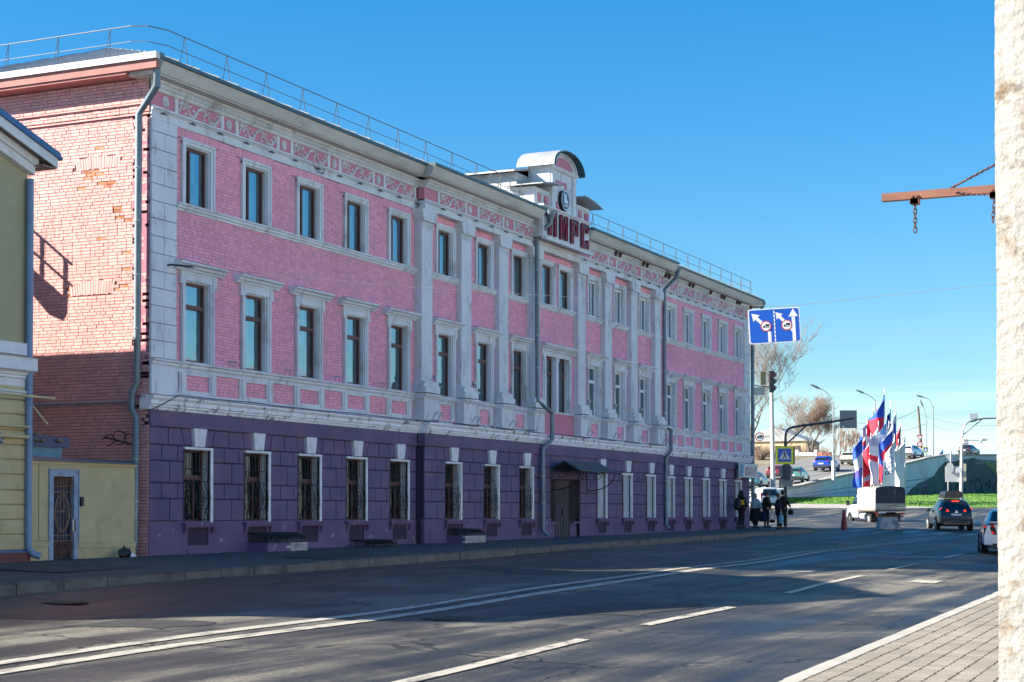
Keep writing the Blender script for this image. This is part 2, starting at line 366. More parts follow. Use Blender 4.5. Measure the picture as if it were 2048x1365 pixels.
def asphalt():
    M = bpy.data.materials.new('worn_asphalt'); M.use_nodes = True
    t = M.node_tree; n = t.nodes; l = t.links.new; b = n['Principled BSDF']
    g = n.new('ShaderNodeNewGeometry')
    k = n.new('ShaderNodeMapping'); k.inputs['Rotation'].default_value = (0, 0, R(-1.8)); k.inputs['Scale'].default_value = (.055, .75, 1)
    l(g.outputs['Position'], k.inputs['Vector'])
    def noise(src, sc, det=5, ro=.55):
        z = n.new('ShaderNodeTexNoise'); z.inputs['Scale'].default_value = sc; z.inputs['Detail'].default_value = det; z.inputs['Roughness'].default_value = ro
        l(src, z.inputs['Vector']); return z.outputs['Fac']
    def rng(src, a, c, lo, hi):
        r = n.new('ShaderNodeMapRange'); r.inputs['From Min'].default_value = a; r.inputs['From Max'].default_value = c
        r.inputs['To Min'].default_value = lo; r.inputs['To Max'].default_value = hi; l(src, r.inputs['Value']); return r.outputs['Result']
    streak = noise(k.outputs['Vector'], 1.15, 6, .6)
    grain = noise(g.outputs['Position'], 21, 4, .95)
    patch = noise(g.outputs['Position'], .45, 5)
    c = n.new('ShaderNodeValToRGB'); e = c.color_ramp.elements
    e[0].position = .36; e[0].color = (.016, .016, .017, 1); e[1].position = .66; e[1].color = (.165, .150, .118, 1)
    e.new(.5).color = (.046, .043, .040, 1)
    mixv = n.new('ShaderNodeMath'); mixv.operation = 'ADD'
    l(streak, mixv.inputs[0]); l(rng(patch, .3, .7, -.10, .10), mixv.inputs[1]); l(mixv.outputs[0], c.inputs['Fac'])
    vo = n.new('ShaderNodeTexVoronoi'); vo.feature = 'DISTANCE_TO_EDGE'; vo.inputs['Scale'].default_value = .22; wn_ = n.new('ShaderNodeTexNoise'); wn_.inputs['Scale'].default_value = 1.1; wn_.inputs['Detail'].default_value = 6
    wm = n.new('ShaderNodeMix'); wm.data_type = 'RGBA'; wm.inputs['Factor'].default_value = .22; l(g.outputs['Position'], wm.inputs['A']); l(wn_.outputs['Color'], wm.inputs['B']); l(g.outputs['Position'], wn_.inputs['Vector'])
    sc_ = n.new('ShaderNodeVectorMath'); sc_.operation = 'MULTIPLY_ADD'; l(wn_.outputs['Color'], sc_.inputs[0]); sc_.inputs[1].default_value = (2.2, 2.2, 0); l(g.outputs['Position'], sc_.inputs[2]); l(sc_.outputs[0], vo.inputs['Vector'])
    ck = n.new('ShaderNodeMix'); ck.data_type = 'RGBA'; ck.blend_type = 'MULTIPLY'; ck.inputs['Factor'].default_value = 1; l(c.outputs['Color'], ck.inputs['A']); l(rng(vo.outputs['Distance'], .004, .014, .30, 1), ck.inputs['B'])
    v = n.new('ShaderNodeMix'); v.data_type = 'RGBA'; v.blend_type = 'MULTIPLY'; v.inputs['Factor'].default_value = 1
    l(ck.outputs['Result'], v.inputs['A']); l(rng(grain, .34, .66, .35, 1.75), v.inputs['B']); l(v.outputs['Result'], b.inputs['Base Color'])
    l(rng(streak, .35, .65, .40, .75), b.inputs['Roughness'])
    b.inputs['Specular IOR Level'].default_value = .35
    u = n.new('ShaderNodeBump'); u.inputs['Strength'].default_value = .45; u.inputs['Distance'].default_value = .012
    l(grain, u.inputs['Height']); l(u.outputs['Normal'], b.inputs['Normal'])
    return M
K['asphalt'] = asphalt()

g = MB(); n_ = 64
rad = [0, 60, 150, 400, 1200, 4000]
g.add([(100+r*math.cos(2*math.pi*i/n_), 20+r*math.sin(2*math.pi*i/n_), -3.2) for r in rad for i in range(n_)],
      [(k*n_+i, k*n_+(i+1) % n_, (k+1)*n_+(i+1) % n_, (k+1)*n_+i) for k in range(5) for i in range(n_)])
obj('ground', g, K['soil'], kind='structure')

g = MB()
NX, NY = 200, 64
g.grid(lambda a, c: (lambda X: (lambda Y: (X, Y, zr(X, Y)))(kerbR(X)-.3+c*(kerbL(X)-kerbR(X)+.6)))(-18+a*102), NX, NY)
road = obj('road', g, K['asphalt'], smooth=True, kind='structure')
g = MB()
g.grid(lambda a, c: (lambda X, Y: (X, Y, zr(X, Y)-(.006 if X < 84.2 else 0)))(83+a*77, -45+c*115), 44, 46)
g.grid(lambda a, c: (lambda X, Y: (X, Y, zg(X, Y)-.012))(-18+a*101, 23.2+c*32), 30, 8)
obj('crossing_road', g, K['asphalt'], smooth=True, kind='structure')

# painted lines
def stripe(x0, x1, yf, w, seg=.8):
    g = MB(); n = max(1, int((x1-x0)/seg))
    g.grid(lambda a, c: (lambda X: (lambda Y: (X, Y, zr(X, Y)+.012))(yf(X)+(c-.5)*w))(x0+a*(x1-x0)), n, 2)
    return g
mid = lambda X: 11.93+.031*(X-13)
obj('lane_marking', stripe(-5, 76, lambda X: mid(X)+.245, .19), K['paint'], road)
obj('lane_marking', stripe(-5, 76, lambda X: mid(X)-.235, .22), K['paint'], road)
dsh = lambda X: 7.72+.035*(X-14)
for a, b_ in ((4, 8.5), (13.2, 19.2), (21.6, 26.1), (29.9, 36.9), (40.3, 44.6), (49, 53), (58, 62)):
    obj('lane_marking', stripe(a, b_, dsh, .17), K['paint'], road)
for cx, cy, lx, ly in ((39.6, 10.75, .9, .9), (36.2, 7.0, 1.0, .55), (53.0, 11.2, .5, 1.1), (49.8, 9.9, .5, 1.2)):
    obj('lane_marking', stripe(cx-lx/2, cx+lx/2, lambda X: cy, ly), K['paint'], road)
for i in range(9):                       # zebra bars by the far corner
    Y = 8.2+i*1.35
    obj('crossing_bar', stripe(79.5, 83.2, lambda X: Y, .55), K['paint'], road)

def manhole(x, y, r, lab):
    z = zr(x, y)
    t = thing('manhole_cover', lab, 'manhole', (x, y, z))
    obj('rim', MB().lathe([(r, 0.004), (r, .014), (r-.06, .014), (r-.06, .006)], (x, y, z), 28), K['rim2'], t)
    g = MB().lathe([(r-.07, .003), (r-.07, .008)], (x, y, z), 28)
    for i in range(-3, 4):
        h = math.sqrt(max(.001, (r-.1)**2-(i*.1)**2)); g.box(x+i*.1-.03, x+i*.1+.03, y-h, y+h, z+.008, z+.014)
    obj('lid', g, K['iron'], t)
K['rim2'] = mat('cast_iron', (.05, .05, .05), .6, metal=.4)
manhole(20.63, 17.14, .36, 'ribbed iron manhole cover in the shaded lane near the left kerb')
manhole(22.1, 11.25, .42, 'worn manhole cover beside the double white line at the shadow edge')

# left pavement
kp = [(x, kerbL(x)) for x in [-14+1.2*i for i in range(75)]]
kp += [(76.5, 20.0), (77.8, 20.6), (78.9, 21.4), (79.8, 22.4), (80.4, 23.6), (80.7, 25), (80.8, 27), (80.8, 30), (80.8, 36), (80.8, 45)]
ip = [(x, D+.1) for x, y in kp[:75]]+[(76.8, D+.1), (77.6, D+.1), (78.2, D+.1), (78.2, D+.2), (78.2, D+.6), (78.2, 25), (78.2, 27), (78.2, 30), (78.2, 36), (78.2, 45)]
def ztop(x, y): return zg(x, y)+.155
g = MB(); rows = 8
vs = []
for (kx, ky), (ix, iy) in zip(kp, ip):
    for j in range(rows+1):
        t = j/rows; x, y = kx+(ix-kx)*t, ky+(iy-ky)*t
        zi = zb(min(x, 79)) if iy < 26 else zg(ix, iy)+.16
        vs.append((x, y, ztop(kx, ky)*(1-t)+zi*t+.012*math.sin(x*.9+j)*math.sin(j*1.1)*(0 if j in (0, rows) else 1)))
g.add(vs, [(i*(rows+1)+j, (i+1)*(rows+1)+j, (i+1)*(rows+1)+j+1, i*(rows+1)+j+1) for i in range(len(kp)-1) for j in range(rows)])
pavL = obj('left_pavement', g, K['pave'], smooth=True, kind='structure')
def kerbstone(a, b_, w, side, zf, M, parent, jit=.012, h=.15):
    ax, ay = a; bx, by = b_; l_ = math.hypot(bx-ax, by-ay); ux, uy = (bx-ax)/l_, (by-ay)/l_; px, py = -uy*side, ux*side
    dz = rnd.uniform(-jit, jit)*.6; gp = .012; o = rnd.uniform(-jit, jit)
    g = MB(); q = []
    for (x, y, s) in ((ax, ay, gp), (bx, by, -gp)):
        x += ux*s; y += uy*s; z = zf(x, y)+dz
        for (off, zz) in ((o, z-h-.12), (o, z-.03), (o+.03, z+.006), (w, z+.006), (w, z-h-.12)):
            q.append((x+px*off, y+py*off, zz))
    g.add(q, [(0,1,6,5), (1,2,7,6), (2,3,8,7), (3,4,9,8), (0,4,3,2,1), (5,6,7,8,9)])
    return obj('kerb_stone', g, M, parent)
for a, b_ in zip(kp[20:-1], kp[21:]):
    kerbstone(a, b_, .17, 1, ztop, K['kerb'], pavL)

# right pavement: kerb and pavers
def ztr(x, y): return zg(x, kerbR(x))+.135-.01*(kerbR(x)-y)
g = MB()
g.grid(lambda a, c: (lambda X, q: (X, kerbR(X)-.2-q, ztr(X, kerbR(X)-.2-q)-.016))(-12+a*110, c*9), 60, 6)
pavR = obj('right_pavement', g, K['pjoint'], smooth=True, kind='structure')
for i in range(62):
    x = 2+1.0*i
    kerbstone((x, kerbR(x)), (x+1, kerbR(x+1)), .2, -1, ztr, K['kerb2'], pavR, .006)
pv = []
for r in range(22):
    q = .205+r*.2
    x = 8+(r % 2)*.12
    while x < 44:
        pv.append((x, kerbR(x)-q-.1, r)); x += .25
def vis(p):
    d = p[0]*math.cos(YAW)+p[1]*math.sin(YAW); lat = p[0]*math.sin(YAW)-p[1]*math.cos(YAW)
    u = 1024+F*lat/d; v = 1024+F*1.66/d
    return (0 if (1540 < u < 2000 and v < 1375) else 1000)+d
pv.sort(key=vis)
pm = MB().box(-.12, .12, -.095, .095, -.03, 0).mesh('paver', K['paver'])
pm2 = MB()
pm2.add([(-.121,-.096,-.03),(.121,-.096,-.03),(.121,.096,-.03),(-.121,.096,-.03),(-.114,-.089,0),(.114,-.089,0),(.114,.089,0),(-.114,.089,0)],
        [(4,5,6,7),(0,1,5,4),(1,2,6,5),(2,3,7,6),(3,0,4,7)])
pm = pm2.mesh('paver', K['paver'])
A_ = math.atan(.03)
rest = MB(); rest.tone = []
for i, (x, y, r) in enumerate(pv):
    z = ztr(x, y)+rnd.uniform(-.003, .003)
    if i < 300:
        o = link('paver', pm, pavR, (x, y, z), A_)
        o.rotation_euler = (rnd.uniform(-.012, .012), rnd.uniform(-.012, .012), A_)
    else:
        c_, s_ = math.cos(A_), math.sin(A_)
        rest.add([(x+px*c_-py*s_, y+px*s_+py*c_, z+pz) for px, py, pz in pm2.v], pm2.f); rest.tone += [rnd.random()]*5
obj('paver', rest, K['paver'], pavR, kind='stuff')

# patched asphalt, grit in the gutter, dry leaves on the footway
K['patch2'] = mat('footway_patch', (.045, .049, .051), .85, var=.2, vscale=2, bump=.3, bscale=60)
K['patch'] = mat('dark_asphalt_patch', (.030, .029, .029), .8, var=.25, vscale=3, bump=.4, bscale=60)
for x0, x1, y0, y1 in ((23.0, 26.4, 8.6, 10.4), (33.5, 35.4, 14.8, 17.2), (47.0, 50.5, 6.0, 7.6), (17.5, 18.8, 13.0, 14.6)):
    g = MB(); g.grid(lambda a, c: (lambda X, Y: (X, Y, zr(X, Y)+.006))(x0+a*(x1-x0)+.06*math.sin(c*9), y0+c*(y1-y0)+.08*math.sin(a*7+c)), 8, 8); obj('asphalt_patch', g, K['patch'], road)
def zpl(x, y):
    k = (y-kerbL(x))/(D+.1-kerbL(x)); return ztop(x, kerbL(x))*(1-k)+zb(x)*k
g = MB(); r4 = random.Random(4)
for i in range(900):
    x = r4.uniform(16, 74); gut = r4.random() < .6
    y = kerbL(x)-abs(r4.gauss(0, .16))-.02 if gut else D-.06-abs(r4.gauss(0, .35)) if r4.random() < .6 else r4.uniform(kerbL(x)+.2, D-.3)
    z = zr(x, y) if gut else zpl(x, y)+.012; s_ = r4.uniform(.01, .035); a = r4.uniform(0, 6.28)
    p = [(x+s_*math.cos(a+k*2.1)*r4.uniform(.6, 1.3), y+s_*math.sin(a+k*2.1)*r4.uniform(.6, 1.3), z+.003) for k in range(3)]
    g.add(p+[(x, y, z+s_*.7)], [(0, 1, 3), (1, 2, 3), (2, 0, 3)])
obj('gutter_grit', g, mat('grit_and_leaves', (.20, .17, .12), .95, var=.5, vscale=8), kind='stuff')
for x0, x1, y0, y1 in ((24.5, 27.2, 20.6, 22.4), (33.0, 36.5, 20.0, 21.2), (42.5, 44.0, 20.4, 23.0)):
    g = MB(); g.grid(lambda a, c: (lambda X, Y: (X, Y, zpl(X, Y)+.012))(x0+a*(x1-x0), y0+c*(y1-y0)), 10, 8); obj('asphalt_patch', g, K['patch2'], pavL)
# ================================================================== the pink building
def rects(u0, u1, z0, z1, holes):
    us = sorted({u0, u1, *[min(max(h[0], u0), u1) for h in holes], *[min(max(h[1], u0), u1) for h in holes]})
    out = []
    for a, b_ in zip(us, us[1:]):
        if b_-a < 1e-6: continue
        mdl = (a+b_)/2; cuts = sorted([(h[2], h[3]) for h in holes if h[0] < mdl < h[1] and h[3] > z0 and h[2] < z1])
        z = z0
        for c, e in cuts:
            if c > z: out.append((a, b_, z, min(c, z1)))
            z = max(z, e)
        if z < z1: out.append((a, b_, z, z1))
    return out
bld = thing('main_building', 'long three storey pink and purple brick building with white pilasters along the street', 'building', (X0, D, -1.0))
DM, DB = D-.06, D-.28                    # wall and base planes of the middle part
LW = [32.96, 35.45, 37.97, 40.42, 42.92]
MW = [45.78, 48.53, 51.25, 53.65, 55.22, 57.95, 60.62, 63.35]
RW = [66.75, 69.05, 71.50, 73.93, 76.35]
GL = [33.05, 35.58, 38.07, 40.54, 43.03]
GM = [45.95, 48.68, 51.40]
GI = [58.28, 60.95, 63.60]
GR = [66.75, 69.06, 71.5, 73.92, 76.36]
ZT = 9.02
up = [(c, D) for c in LW]+[(c, DM) for c in MW]+[(c, D) for c in RW]
hole3 = [(c-.5, c+.5, 7.25, 8.66) for c, y in up]
up2 = [({53.65: 53.87, 55.22: 55.04}.get(c, c), y) for c, y in up]
hole2 = [(c-.5, c+.5, 3.52, 5.45) for c, y in up2]
hg = [(c-.5, c+.5, -.25, 1.5) for c in GL+GR]
hgm = [(c-.46, c+.46, -.25, 1.5) for c in GM+GI]+[(53.5, 56.1, -1.1, 1.15)]
# backing walls with the openings left out
g = MB()
for (a, b_, y, hs_) in ((X0, XA, D, hole2+hole3), (XA, XB, DM, hole2+hole3), (XB, X1, D, hole2+hole3)):
    for r in rects(a, b_, 2.3, 9.9, [h for h in hs_ if a < h[0] < b_]): g.box(r[0], r[1], y+.010, y+.5, r[2], r[3])
obj('wall', g, K['mortarf'], bld)
g = MB()
for (a, b_, y, hs_) in ((X0+.01, XA, D, hg), (XA, XB, DB, hgm), (XB, X1-.01, D, hg)):
    for r in rects(a, b_, -1.6, 2.35, [h for h in hs_ if a < h[0] < b_]): g.box(r[0], r[1], y+.03, y+.55, r[2], r[3])
obj('base_wall', g, K['groove'], bld)
g = MB()
g.box(X0+.014, X0+.4, D+.56, 35.4, -1.6, 9.9); g.box(X1-.4, X1-.002, D+.56, 35.4, -1.6, 9.9); g.box(X0+.4, X1-.4, 35.0, 35.4, -1.6, 9.9)
obj('end_wall', g, K['mortar'], bld)
g = MB(); g.box(X0+.45, X1-.45, D+1.5, D+1.6, -1.5, 9.8)
for z in (2.4, 6.2, 9.85): g.box(X0+.45, X1-.45, D+.52, D+1.5, z, z+.1)
obj('interior', g, K['dark'], bld)

# ---- bricks
def brick_geo(g, ax, a0, a1, z0, z1, p, out, dp):
    """one brick face: ax 'x' lies along X facing -Y at plane p, 'y' lies along Y facing -X"""
    e = .004 if ax == 'x' else .003
    q = []
    for (a, z, o) in ((a0, z0, .016), (a1, z0, .016), (a1, z1, .016), (a0, z1, .016), (a0, z0, -dp+.004), (a1, z0, -dp+.004), (a1, z1, -dp+.004), (a0, z1, -dp+.004),
                      (a0+e, z0+e, -dp), (a1-e, z0+e, -dp), (a1-e, z1-e, -dp), (a0+e, z1-e, -dp)):
        q.append((a, p+o, z) if ax == 'x' else (p+o, a, z))
    g.add(q, [(8,9,10,11),(4,5,9,8),(5,6,10,9),(6,7,11,10),(7,4,8,11),(0,1,5,4),(1,2,6,5),(2,3,7,6),(3,0,4,7)])
    if g.tone is not None: g.tone += [rnd.random()]*9
def course(a0, a1, k):
    """brick ends along one course, stretchers and headers mixed"""
    x = a0-rnd.choice((0, .065, .13, .19)); pat = k % 3; out = []
    while x < a1:
        ln = .25 if (pat == 0 or (pat == 1 and rnd.random() < .55) or (pat == 2 and rnd.random() < .8)) else .12
        lo, hi = max(x, a0), min(x+ln, a1)
        if hi-lo > .03: out.append((lo, hi))
        x += ln+.010
    return out
fb = MB(); fb.tone = []
ph = .0755
def fill(a, b_, z0, z1, y, holes):
    k = 0; z = z0
    while z+.04 < z1:
        zt = min(z+ph-.0075, z1)
        segs = [(a, b_)]
        for h in holes:
            if h[2] < zt-.01 and h[3] > z+.01:
                segs = [q for (s0, s1) in segs for q in ((s0, min(s1, h[0])), (max(s0, h[1]), s1)) if q[1]-q[0] > .03]
        for s0, s1 in segs:
            for lo, hi in course(s0, s1, k): brick_geo(fb, 'x', lo, hi, z, zt, y, -1, rnd.uniform(-.002, .005))
        z += ph; k += 1
def soldier(c, y, z0, z1, hw):
    x = c-hw
    while x < c+hw-.03:
        brick_geo(fb, 'x', x, x+.058, z0, z1, y, -1, rnd.uniform(0, .006)); x += .068
h2w = [(c-.68, c+.68, 3.3, 5.9) for c, y in up2]
h3w = [(c-.66, c+.66, 7.2, 8.8) for c, y in up]
sol = [(c-.85, c+.85, 8.80, ZT) for c, y in up]
for a, b_, y in ((X0+1.0, XA, D), (XA, XB, DM), (XB, X1-.95, D)):
    hh = [h for h in h2w+h3w+sol if a-.7 < (h[0]+h[1])/2 < b_+.7]
    fill(a, b_, 3.53, 7.06, y, hh); fill(a, b_, 7.26, ZT, y, hh)
for c, y in up: soldier(c, y, 8.80, ZT-.005, .85)
for a, b_, y in ((X0+1.0, XA, D), (XA, 52.3, DM), (56.4, XB, DM), (XB, X1-.95, D)): fill(a, b_, 2.75, 3.36, y, [])
# side wall facing the gap: bricks one by one, the largest 300 as objects
side = []
z = -1.4; k = 0
AR = [(25.0, 7.97, .62, .30), (25.15, 5.05, .62, .34)]     # two bricked-up window heads: centre Y, z, half width, height
def wallx(z):
    if z > 9.35: return X0-.05
    if z > 9.12: return X0-.025
    return X0
while z < 9.92:
    for lo, hi in course(D+.02, 29.2, k):
        side.append((lo, hi, z, z+ph-.0095))
    z += ph; k += 1
def in_arch(b4):
    c = (b4[0]+b4[1])/2
    return any(abs(c-a[0]) < a[2] and a[1]-.03 < (b4[2]+b4[3])/2 < a[1]+a[3]*(1-.25*((c-a[0])/a[2])**2) for a in AR)
side = [s for s in side if not in_arch(s)]
BARE = [(24.95, 8.42, .10, .07), (25.28, 8.0, .09, .13), (25.16, 7.82, .2, .09), (25.33, 7.62, .12, .1), (24.72, 7.62, .14, .10), (23.80, 7.75, .12, .16), (23.72, 7.45, .16, .09), (24.2, 6.78, .12, .06), (23.7, 6.55, .05, .3), (24.25, 5.95, .05, .05), (24.55, 5.1, .07, .05),
        (24.1, 5.55, .08, .06), (24.22, 5.2, .07, .05), (25.75, 5.15, .1, .12), (23.62, 5.8, .04, .5), (24.5, 6.95, .2, .05), (24.9, 6.3, .06, .05)]
def bare(s):
    c, zc = (s[0]+s[1])/2, (s[2]+s[3])/2
    return any(abs(c-a) < hw+.05 and abs(zc-b_) < hh+.02 for a, b_, hw, hh in BARE)
def big(s):
    c, zc = (s[0]+s[1])/2, (s[2]+s[3])/2
    ok = 24.05 < c < 26.4 and 4.2 < zc < 9.0 and s[1]-s[0] > .2
    return (0 if ok else 1, abs(zc-7.2))
side.sort(key=big)
cache = {}
sb = MB(); sb.tone = []; bb = MB(); bb.tone = []
for i, s in enumerate(side):
    x = wallx(s[2]); dp = rnd.choice((-.002, 0, .002, .004, .006)); br = bare(s) and rnd.random() < .72
    if br: dp = -.012 if rnd.random() < .5 else -.004
    if i < 300:
        key = (round((s[1]-s[0])*100), br)
        if key not in cache:
            t = MB(); l_ = key[0]/100
            brick_geo(t, 'y', -l_/2, l_/2, 0, ph-.0095, 0, -1, 0); cache[key] = t.mesh('brick', K['bare'] if br else K['salmon'])
        o = link('brick', cache[key], bld, Vector((x-dp, (s[0]+s[1])/2, s[2]))-bld.location)
        if br: o['label'] = 'bare orange brick where the paint has flaked off'
    else:
        brick_geo(bb if br else sb, 'y', s[0], s[1], s[2], s[3], x, -1, dp)
for a in AR:                              # fans of bricks on end over the blocked windows
    n = 17
    for i in range(n):
        t = (i+.5)/n*2-1; y = a[0]+t*a[2]; h = a[3]*(1-.22*t*t)
        k0 = len(sb.v); brick_geo(sb, 'y', y-.033, y+.033, a[1]+rnd.uniform(-.02, .01), a[1]+h+rnd.uniform(-.02, .02), X0, -1, rnd.uniform(-.004, .005))
        for q in range(k0, len(sb.v)): vx, vy, vz = sb.v[q]; sb.v[q] = (vx, a[0]+(vy-a[0])*(1+.28*(vz-a[1])), vz)
obj('side_wall_brickwork', sb, K['salmon'], bld, kind='stuff')
if bb.v: obj('bare_brickwork', bb, K['bare'], bld, kind='stuff')
obj('front_brickwork', fb, K['pink'], bld, kind='stuff')
g = MB(); g.box(X0-.075, X0+.02, D+.02, 29.2, 9.345, 9.375); g.box(X0-.05, X0+.02, D+.02, 29.2, 9.10, 9.13)
obj('string_course', g, K['salmon'], bld)

# ---- mouldings
def run(name, prof, M, dz=0, ends=True, mids=True, off=.0):
    """a moulding (outline in (distance out of the wall, height)) carried along wing, middle and wing"""
    g = MB()
    for a, b_, y in ((X0-off, XA, D), (XA-.0, XB, DB), (XB, X1+off, D)):
        g.prism([(y-o, z+dz) for o, z in prof], 'x', a+(-.02 if y == DB else 0)-(0 if y != DB else prof_out(prof)), b_+(.02 if y == DB else 0)+(0 if y != DB else prof_out(prof)))
    return obj(name, g, M, bld)
def prof_out(p): return .0
belt = [(-.2, 2.34), (.05, 2.34), (.07, 2.40), (.10, 2.41), (.10, 2.45), (.13, 2.47), (.13, 2.56), (.16, 2.58), (.19, 2.62), (.19, 2.66), (-.2, 2.70)]
run('belt_course', belt, K['belt'], off=.1)
run('purple_band', [(-.2, 2.06), (.035, 2.06), (.035, 2.335), (-.2, 2.335)], K['purple'])
run('purple_fillet', [(-.2, 1.965), (.05, 1.965), (.06, 2.0), (.06, 2.055), (-.2, 2.055)], K['purple'])
for a, b_ in ((X0, XA), (XB, X1)):
    g = MB(); g.prism([(D-o, z) for o, z in ((-.2, 3.36), (.06, 3.36), (.09, 3.40), (.09, 3.45), (.15, 3.47), (.15, 3.505), (-.2, 3.525))], 'x', a, b_); obj('sill_shelf', g, K['trim'], bld)
    g = MB(); g.prism([(D-o, z) for o, z in ((-.2, 7.06), (.04, 7.06), (.05, 7.11), (.09, 7.13), (.09, 7.18), (.13, 7.20), (.13, 7.235), (-.2, 7.255))], 'x', a+(.95 if a == X0 else .02), b_-(.9 if b_ == X1 else .02)); obj('sill_course', g, K['trim'], bld)
# entablature: architrave, frieze ground, dentils, cornice
run('architrave', [(-.2, ZT), (.03, ZT), (.03, 9.20), (.06, 9.22), (.06, 9.27), (.03, 9.285), (-.2, 9.285)], K['trim'])
run('frieze_wall', [(-.2, 9.285), (.0, 9.285), (.0, 9.68), (-.2, 9.68)], K['pinkpl'])
run('frieze_rail', [(-.2, 9.285), (.03, 9.2855), (.03, 9.325), (-.2, 9.325)], K['trim'])
run('frieze_rail', [(-.2, 9.665), (.04, 9.665), (.08, 9.70), (.08, 9.73), (-.2, 9.73)], K['trim'])
for a, b_, y in ((X0, XA, D), (XA-.02, 51.7, DB), (56.1, XB+.02, DB), (XB, X1, D)):
    g = MB(); g.prism([(y-o, z) for o, z in ((-.2, 9.73), (.10, 9.73), (.10, 9.82), (.17, 9.86), (.17, 9.90), (-.2, 9.90))], 'x', a, b_); obj('dentil_bed', g, K['trim'], bld)
    g = MB(); x = a+.03
    while x < b_-.05: g.box(x, x+.045, y-.135, y-.09, 9.735, 9.815); x += .085
    obj('dentils', g, K['trim'], bld, kind='stuff')
for a, b_, y in ((X0-.40, XA, D), (XA-.45, 51.75, DB), (56.05, XB+.45, DB), (XB, X1+.55, D)):
    g = MB(); g.prism([(y-o, z) for o, z in ((-.3, 9.90), (.42, 9.90), (.42, 9.93), (.46, 9.94), (.50, 10.02), (.56, 10.16), (.56, 10.2), (-.3, 10.24))], 'x', a, b_); obj('cornice', g, K['fasc'], bld)
    g = MB(); g.prism([(y-o, z) for o, z in ((-.3, 10.243), (.60, 10.203), (.62, 10.203), (.62, 10.275), (.58, 10.285), (-.3, 10.33))], 'x', a-.02, b_+.02); obj('roof_edge', g, K['gutter'], bld)
# small bracket marks under the right cornice
for x in (59.2, 59.65, 62.2, 62.65, 65.6, 66.05, 68.7, 69.15, 71.6, 73.2, 73.6, 75.6, 76.0, 77.8):
    y = DB if x < XB else D
    g = MB(); g.box(x-.02, x+.02, y-.26, y-.16, 9.72, 9.89); g.box(x-.02, x+.07, y-.30, y-.18, 9.82, 9.86)
    obj('cornice_bracket', g, K['brown'], bld)
# frieze panels over the windows and rosettes between them
def spiral(g, cx, cz, r0, r1, t0, t1, rad, n=16):
    g.tube([(cx+(r0+(r1-r0)*i/n)*math.cos(t0+(t1-t0)*i/n), -.012, cz+(r0+(r1-r0)*i/n)*math.sin(t0+(t1-t0)*i/n)) for i in range(n+1)], [rad*(1-.45*i/n) for i in range(n+1)], 4)
g = MB(); p_ = math.pi
for sx, sc, fl in ((-.68, .95, 1), (-.28, 1.1, -1), (.15, 1.1, 1), (.60, .95, -1)):
    spiral(g, sx, .02*fl, .135*sc, .02, p_*(.9 if fl > 0 else -.9), p_*(-1.6 if fl > 0 else 1.6)+p_*(.9 if fl > 0 else -.9), .036)
    for k in range(4):
        a = k*.7+(.3 if fl > 0 else p_); g.ball((sx+.16*math.cos(a)*fl*.9, -.01, .02*fl+.13*math.sin(a)), .035, .018, .018, 6, 4)
g.tube([(-.84, -.01, -.12), (-.7, -.01, .10), (-.5, -.01, .13), (-.42, -.01, -.1), (-.2, -.01, -.13), (-.05, -.01, .1), (.12, -.01, .14), (.33, -.01, .0), (.4, -.01, -.12), (.62, -.01, -.13), (.80, -.01, .02), (.8, -.01, .13)], .026, 4)
for k in range(9): g.ball((-.75+k*.185, -.01, -.11 if k % 2 else .10), .05, .022, .034, 6, 4)
scroll = g.mesh('frieze_scroll', K['trim'])
g = MB()
for k in range(8):
    a = k*p_/4; g.ball((.065*math.cos(a), -.012, .075*math.sin(a)), .03, .02, .034, 6, 4)
g.ball((0, -.02, 0), .03, .022, .035, 6, 4)
g.tube([(.11*math.cos(k*p_/8), -.008, .125*math.sin(k*p_/8)) for k in range(17)], .012, 4)
rosette = g.mesh('frieze_rosette', K['trim'])
def panel_frame(xa, xb, y):
    g = MB()
    for x in (xa, xb): g.box(x-.06, x+.06, y-.032, y+.02, 9.3255, 9.6645)
    obj('frieze_divider', g, K['trim'], bld)
allw = [(c, D) for c in LW]+[(c, DB) for c in MW[:3]]+[(c, DB) for c in MW[5:]]+[(c, D) for c in RW]
for i, (c, y) in enumerate(allw):
    link('frieze_scroll', scroll, bld, Vector((c+.08, y-.004, 9.495))-bld.location)
    panel_frame(c-.86, c+1.0, y)
    if not any(abs(c-q) < .01 for q in (LW[-1], MW[2], RW[-1])): link('frieze_rosette', rosette, bld, Vector((c+1.30, y-.004, 9.495))-bld.location)
for x, y in ((31.7, D), (52.6, DB), (56.35, DB), (65.3, D)): link('frieze_rosette', rosette, bld, Vector((x, y-.004, 9.495))-bld.location)
g = MB()                                 # thin light pipe and lamps under the frieze
for a, b_, y in ((X0+.1, XA-.1, D), (XA, 51.8, DB), (56.3, XB, DB), (XB+.1, X1-.1, D)): g.tube([(a, y-.10, 9.245), (b_, y-.10, 9.245)], .012, 5)
obj('lighting_conduit', g, K['galv'], bld)
x = X0+.35
while x < X1:
    if not 51.9 < x < 56.2:
        y = (DB if XA < x < XB else D)-.14
        g = MB(); g.box(x-.045, x+.045, y-.03, y+.02, 9.13, 9.17); g.box(x-.01, x+.01, y+.0, y+.12, 9.16, 9.20)
        obj('facade_lamp', g, K['rail'], bld)
    x += 1.13

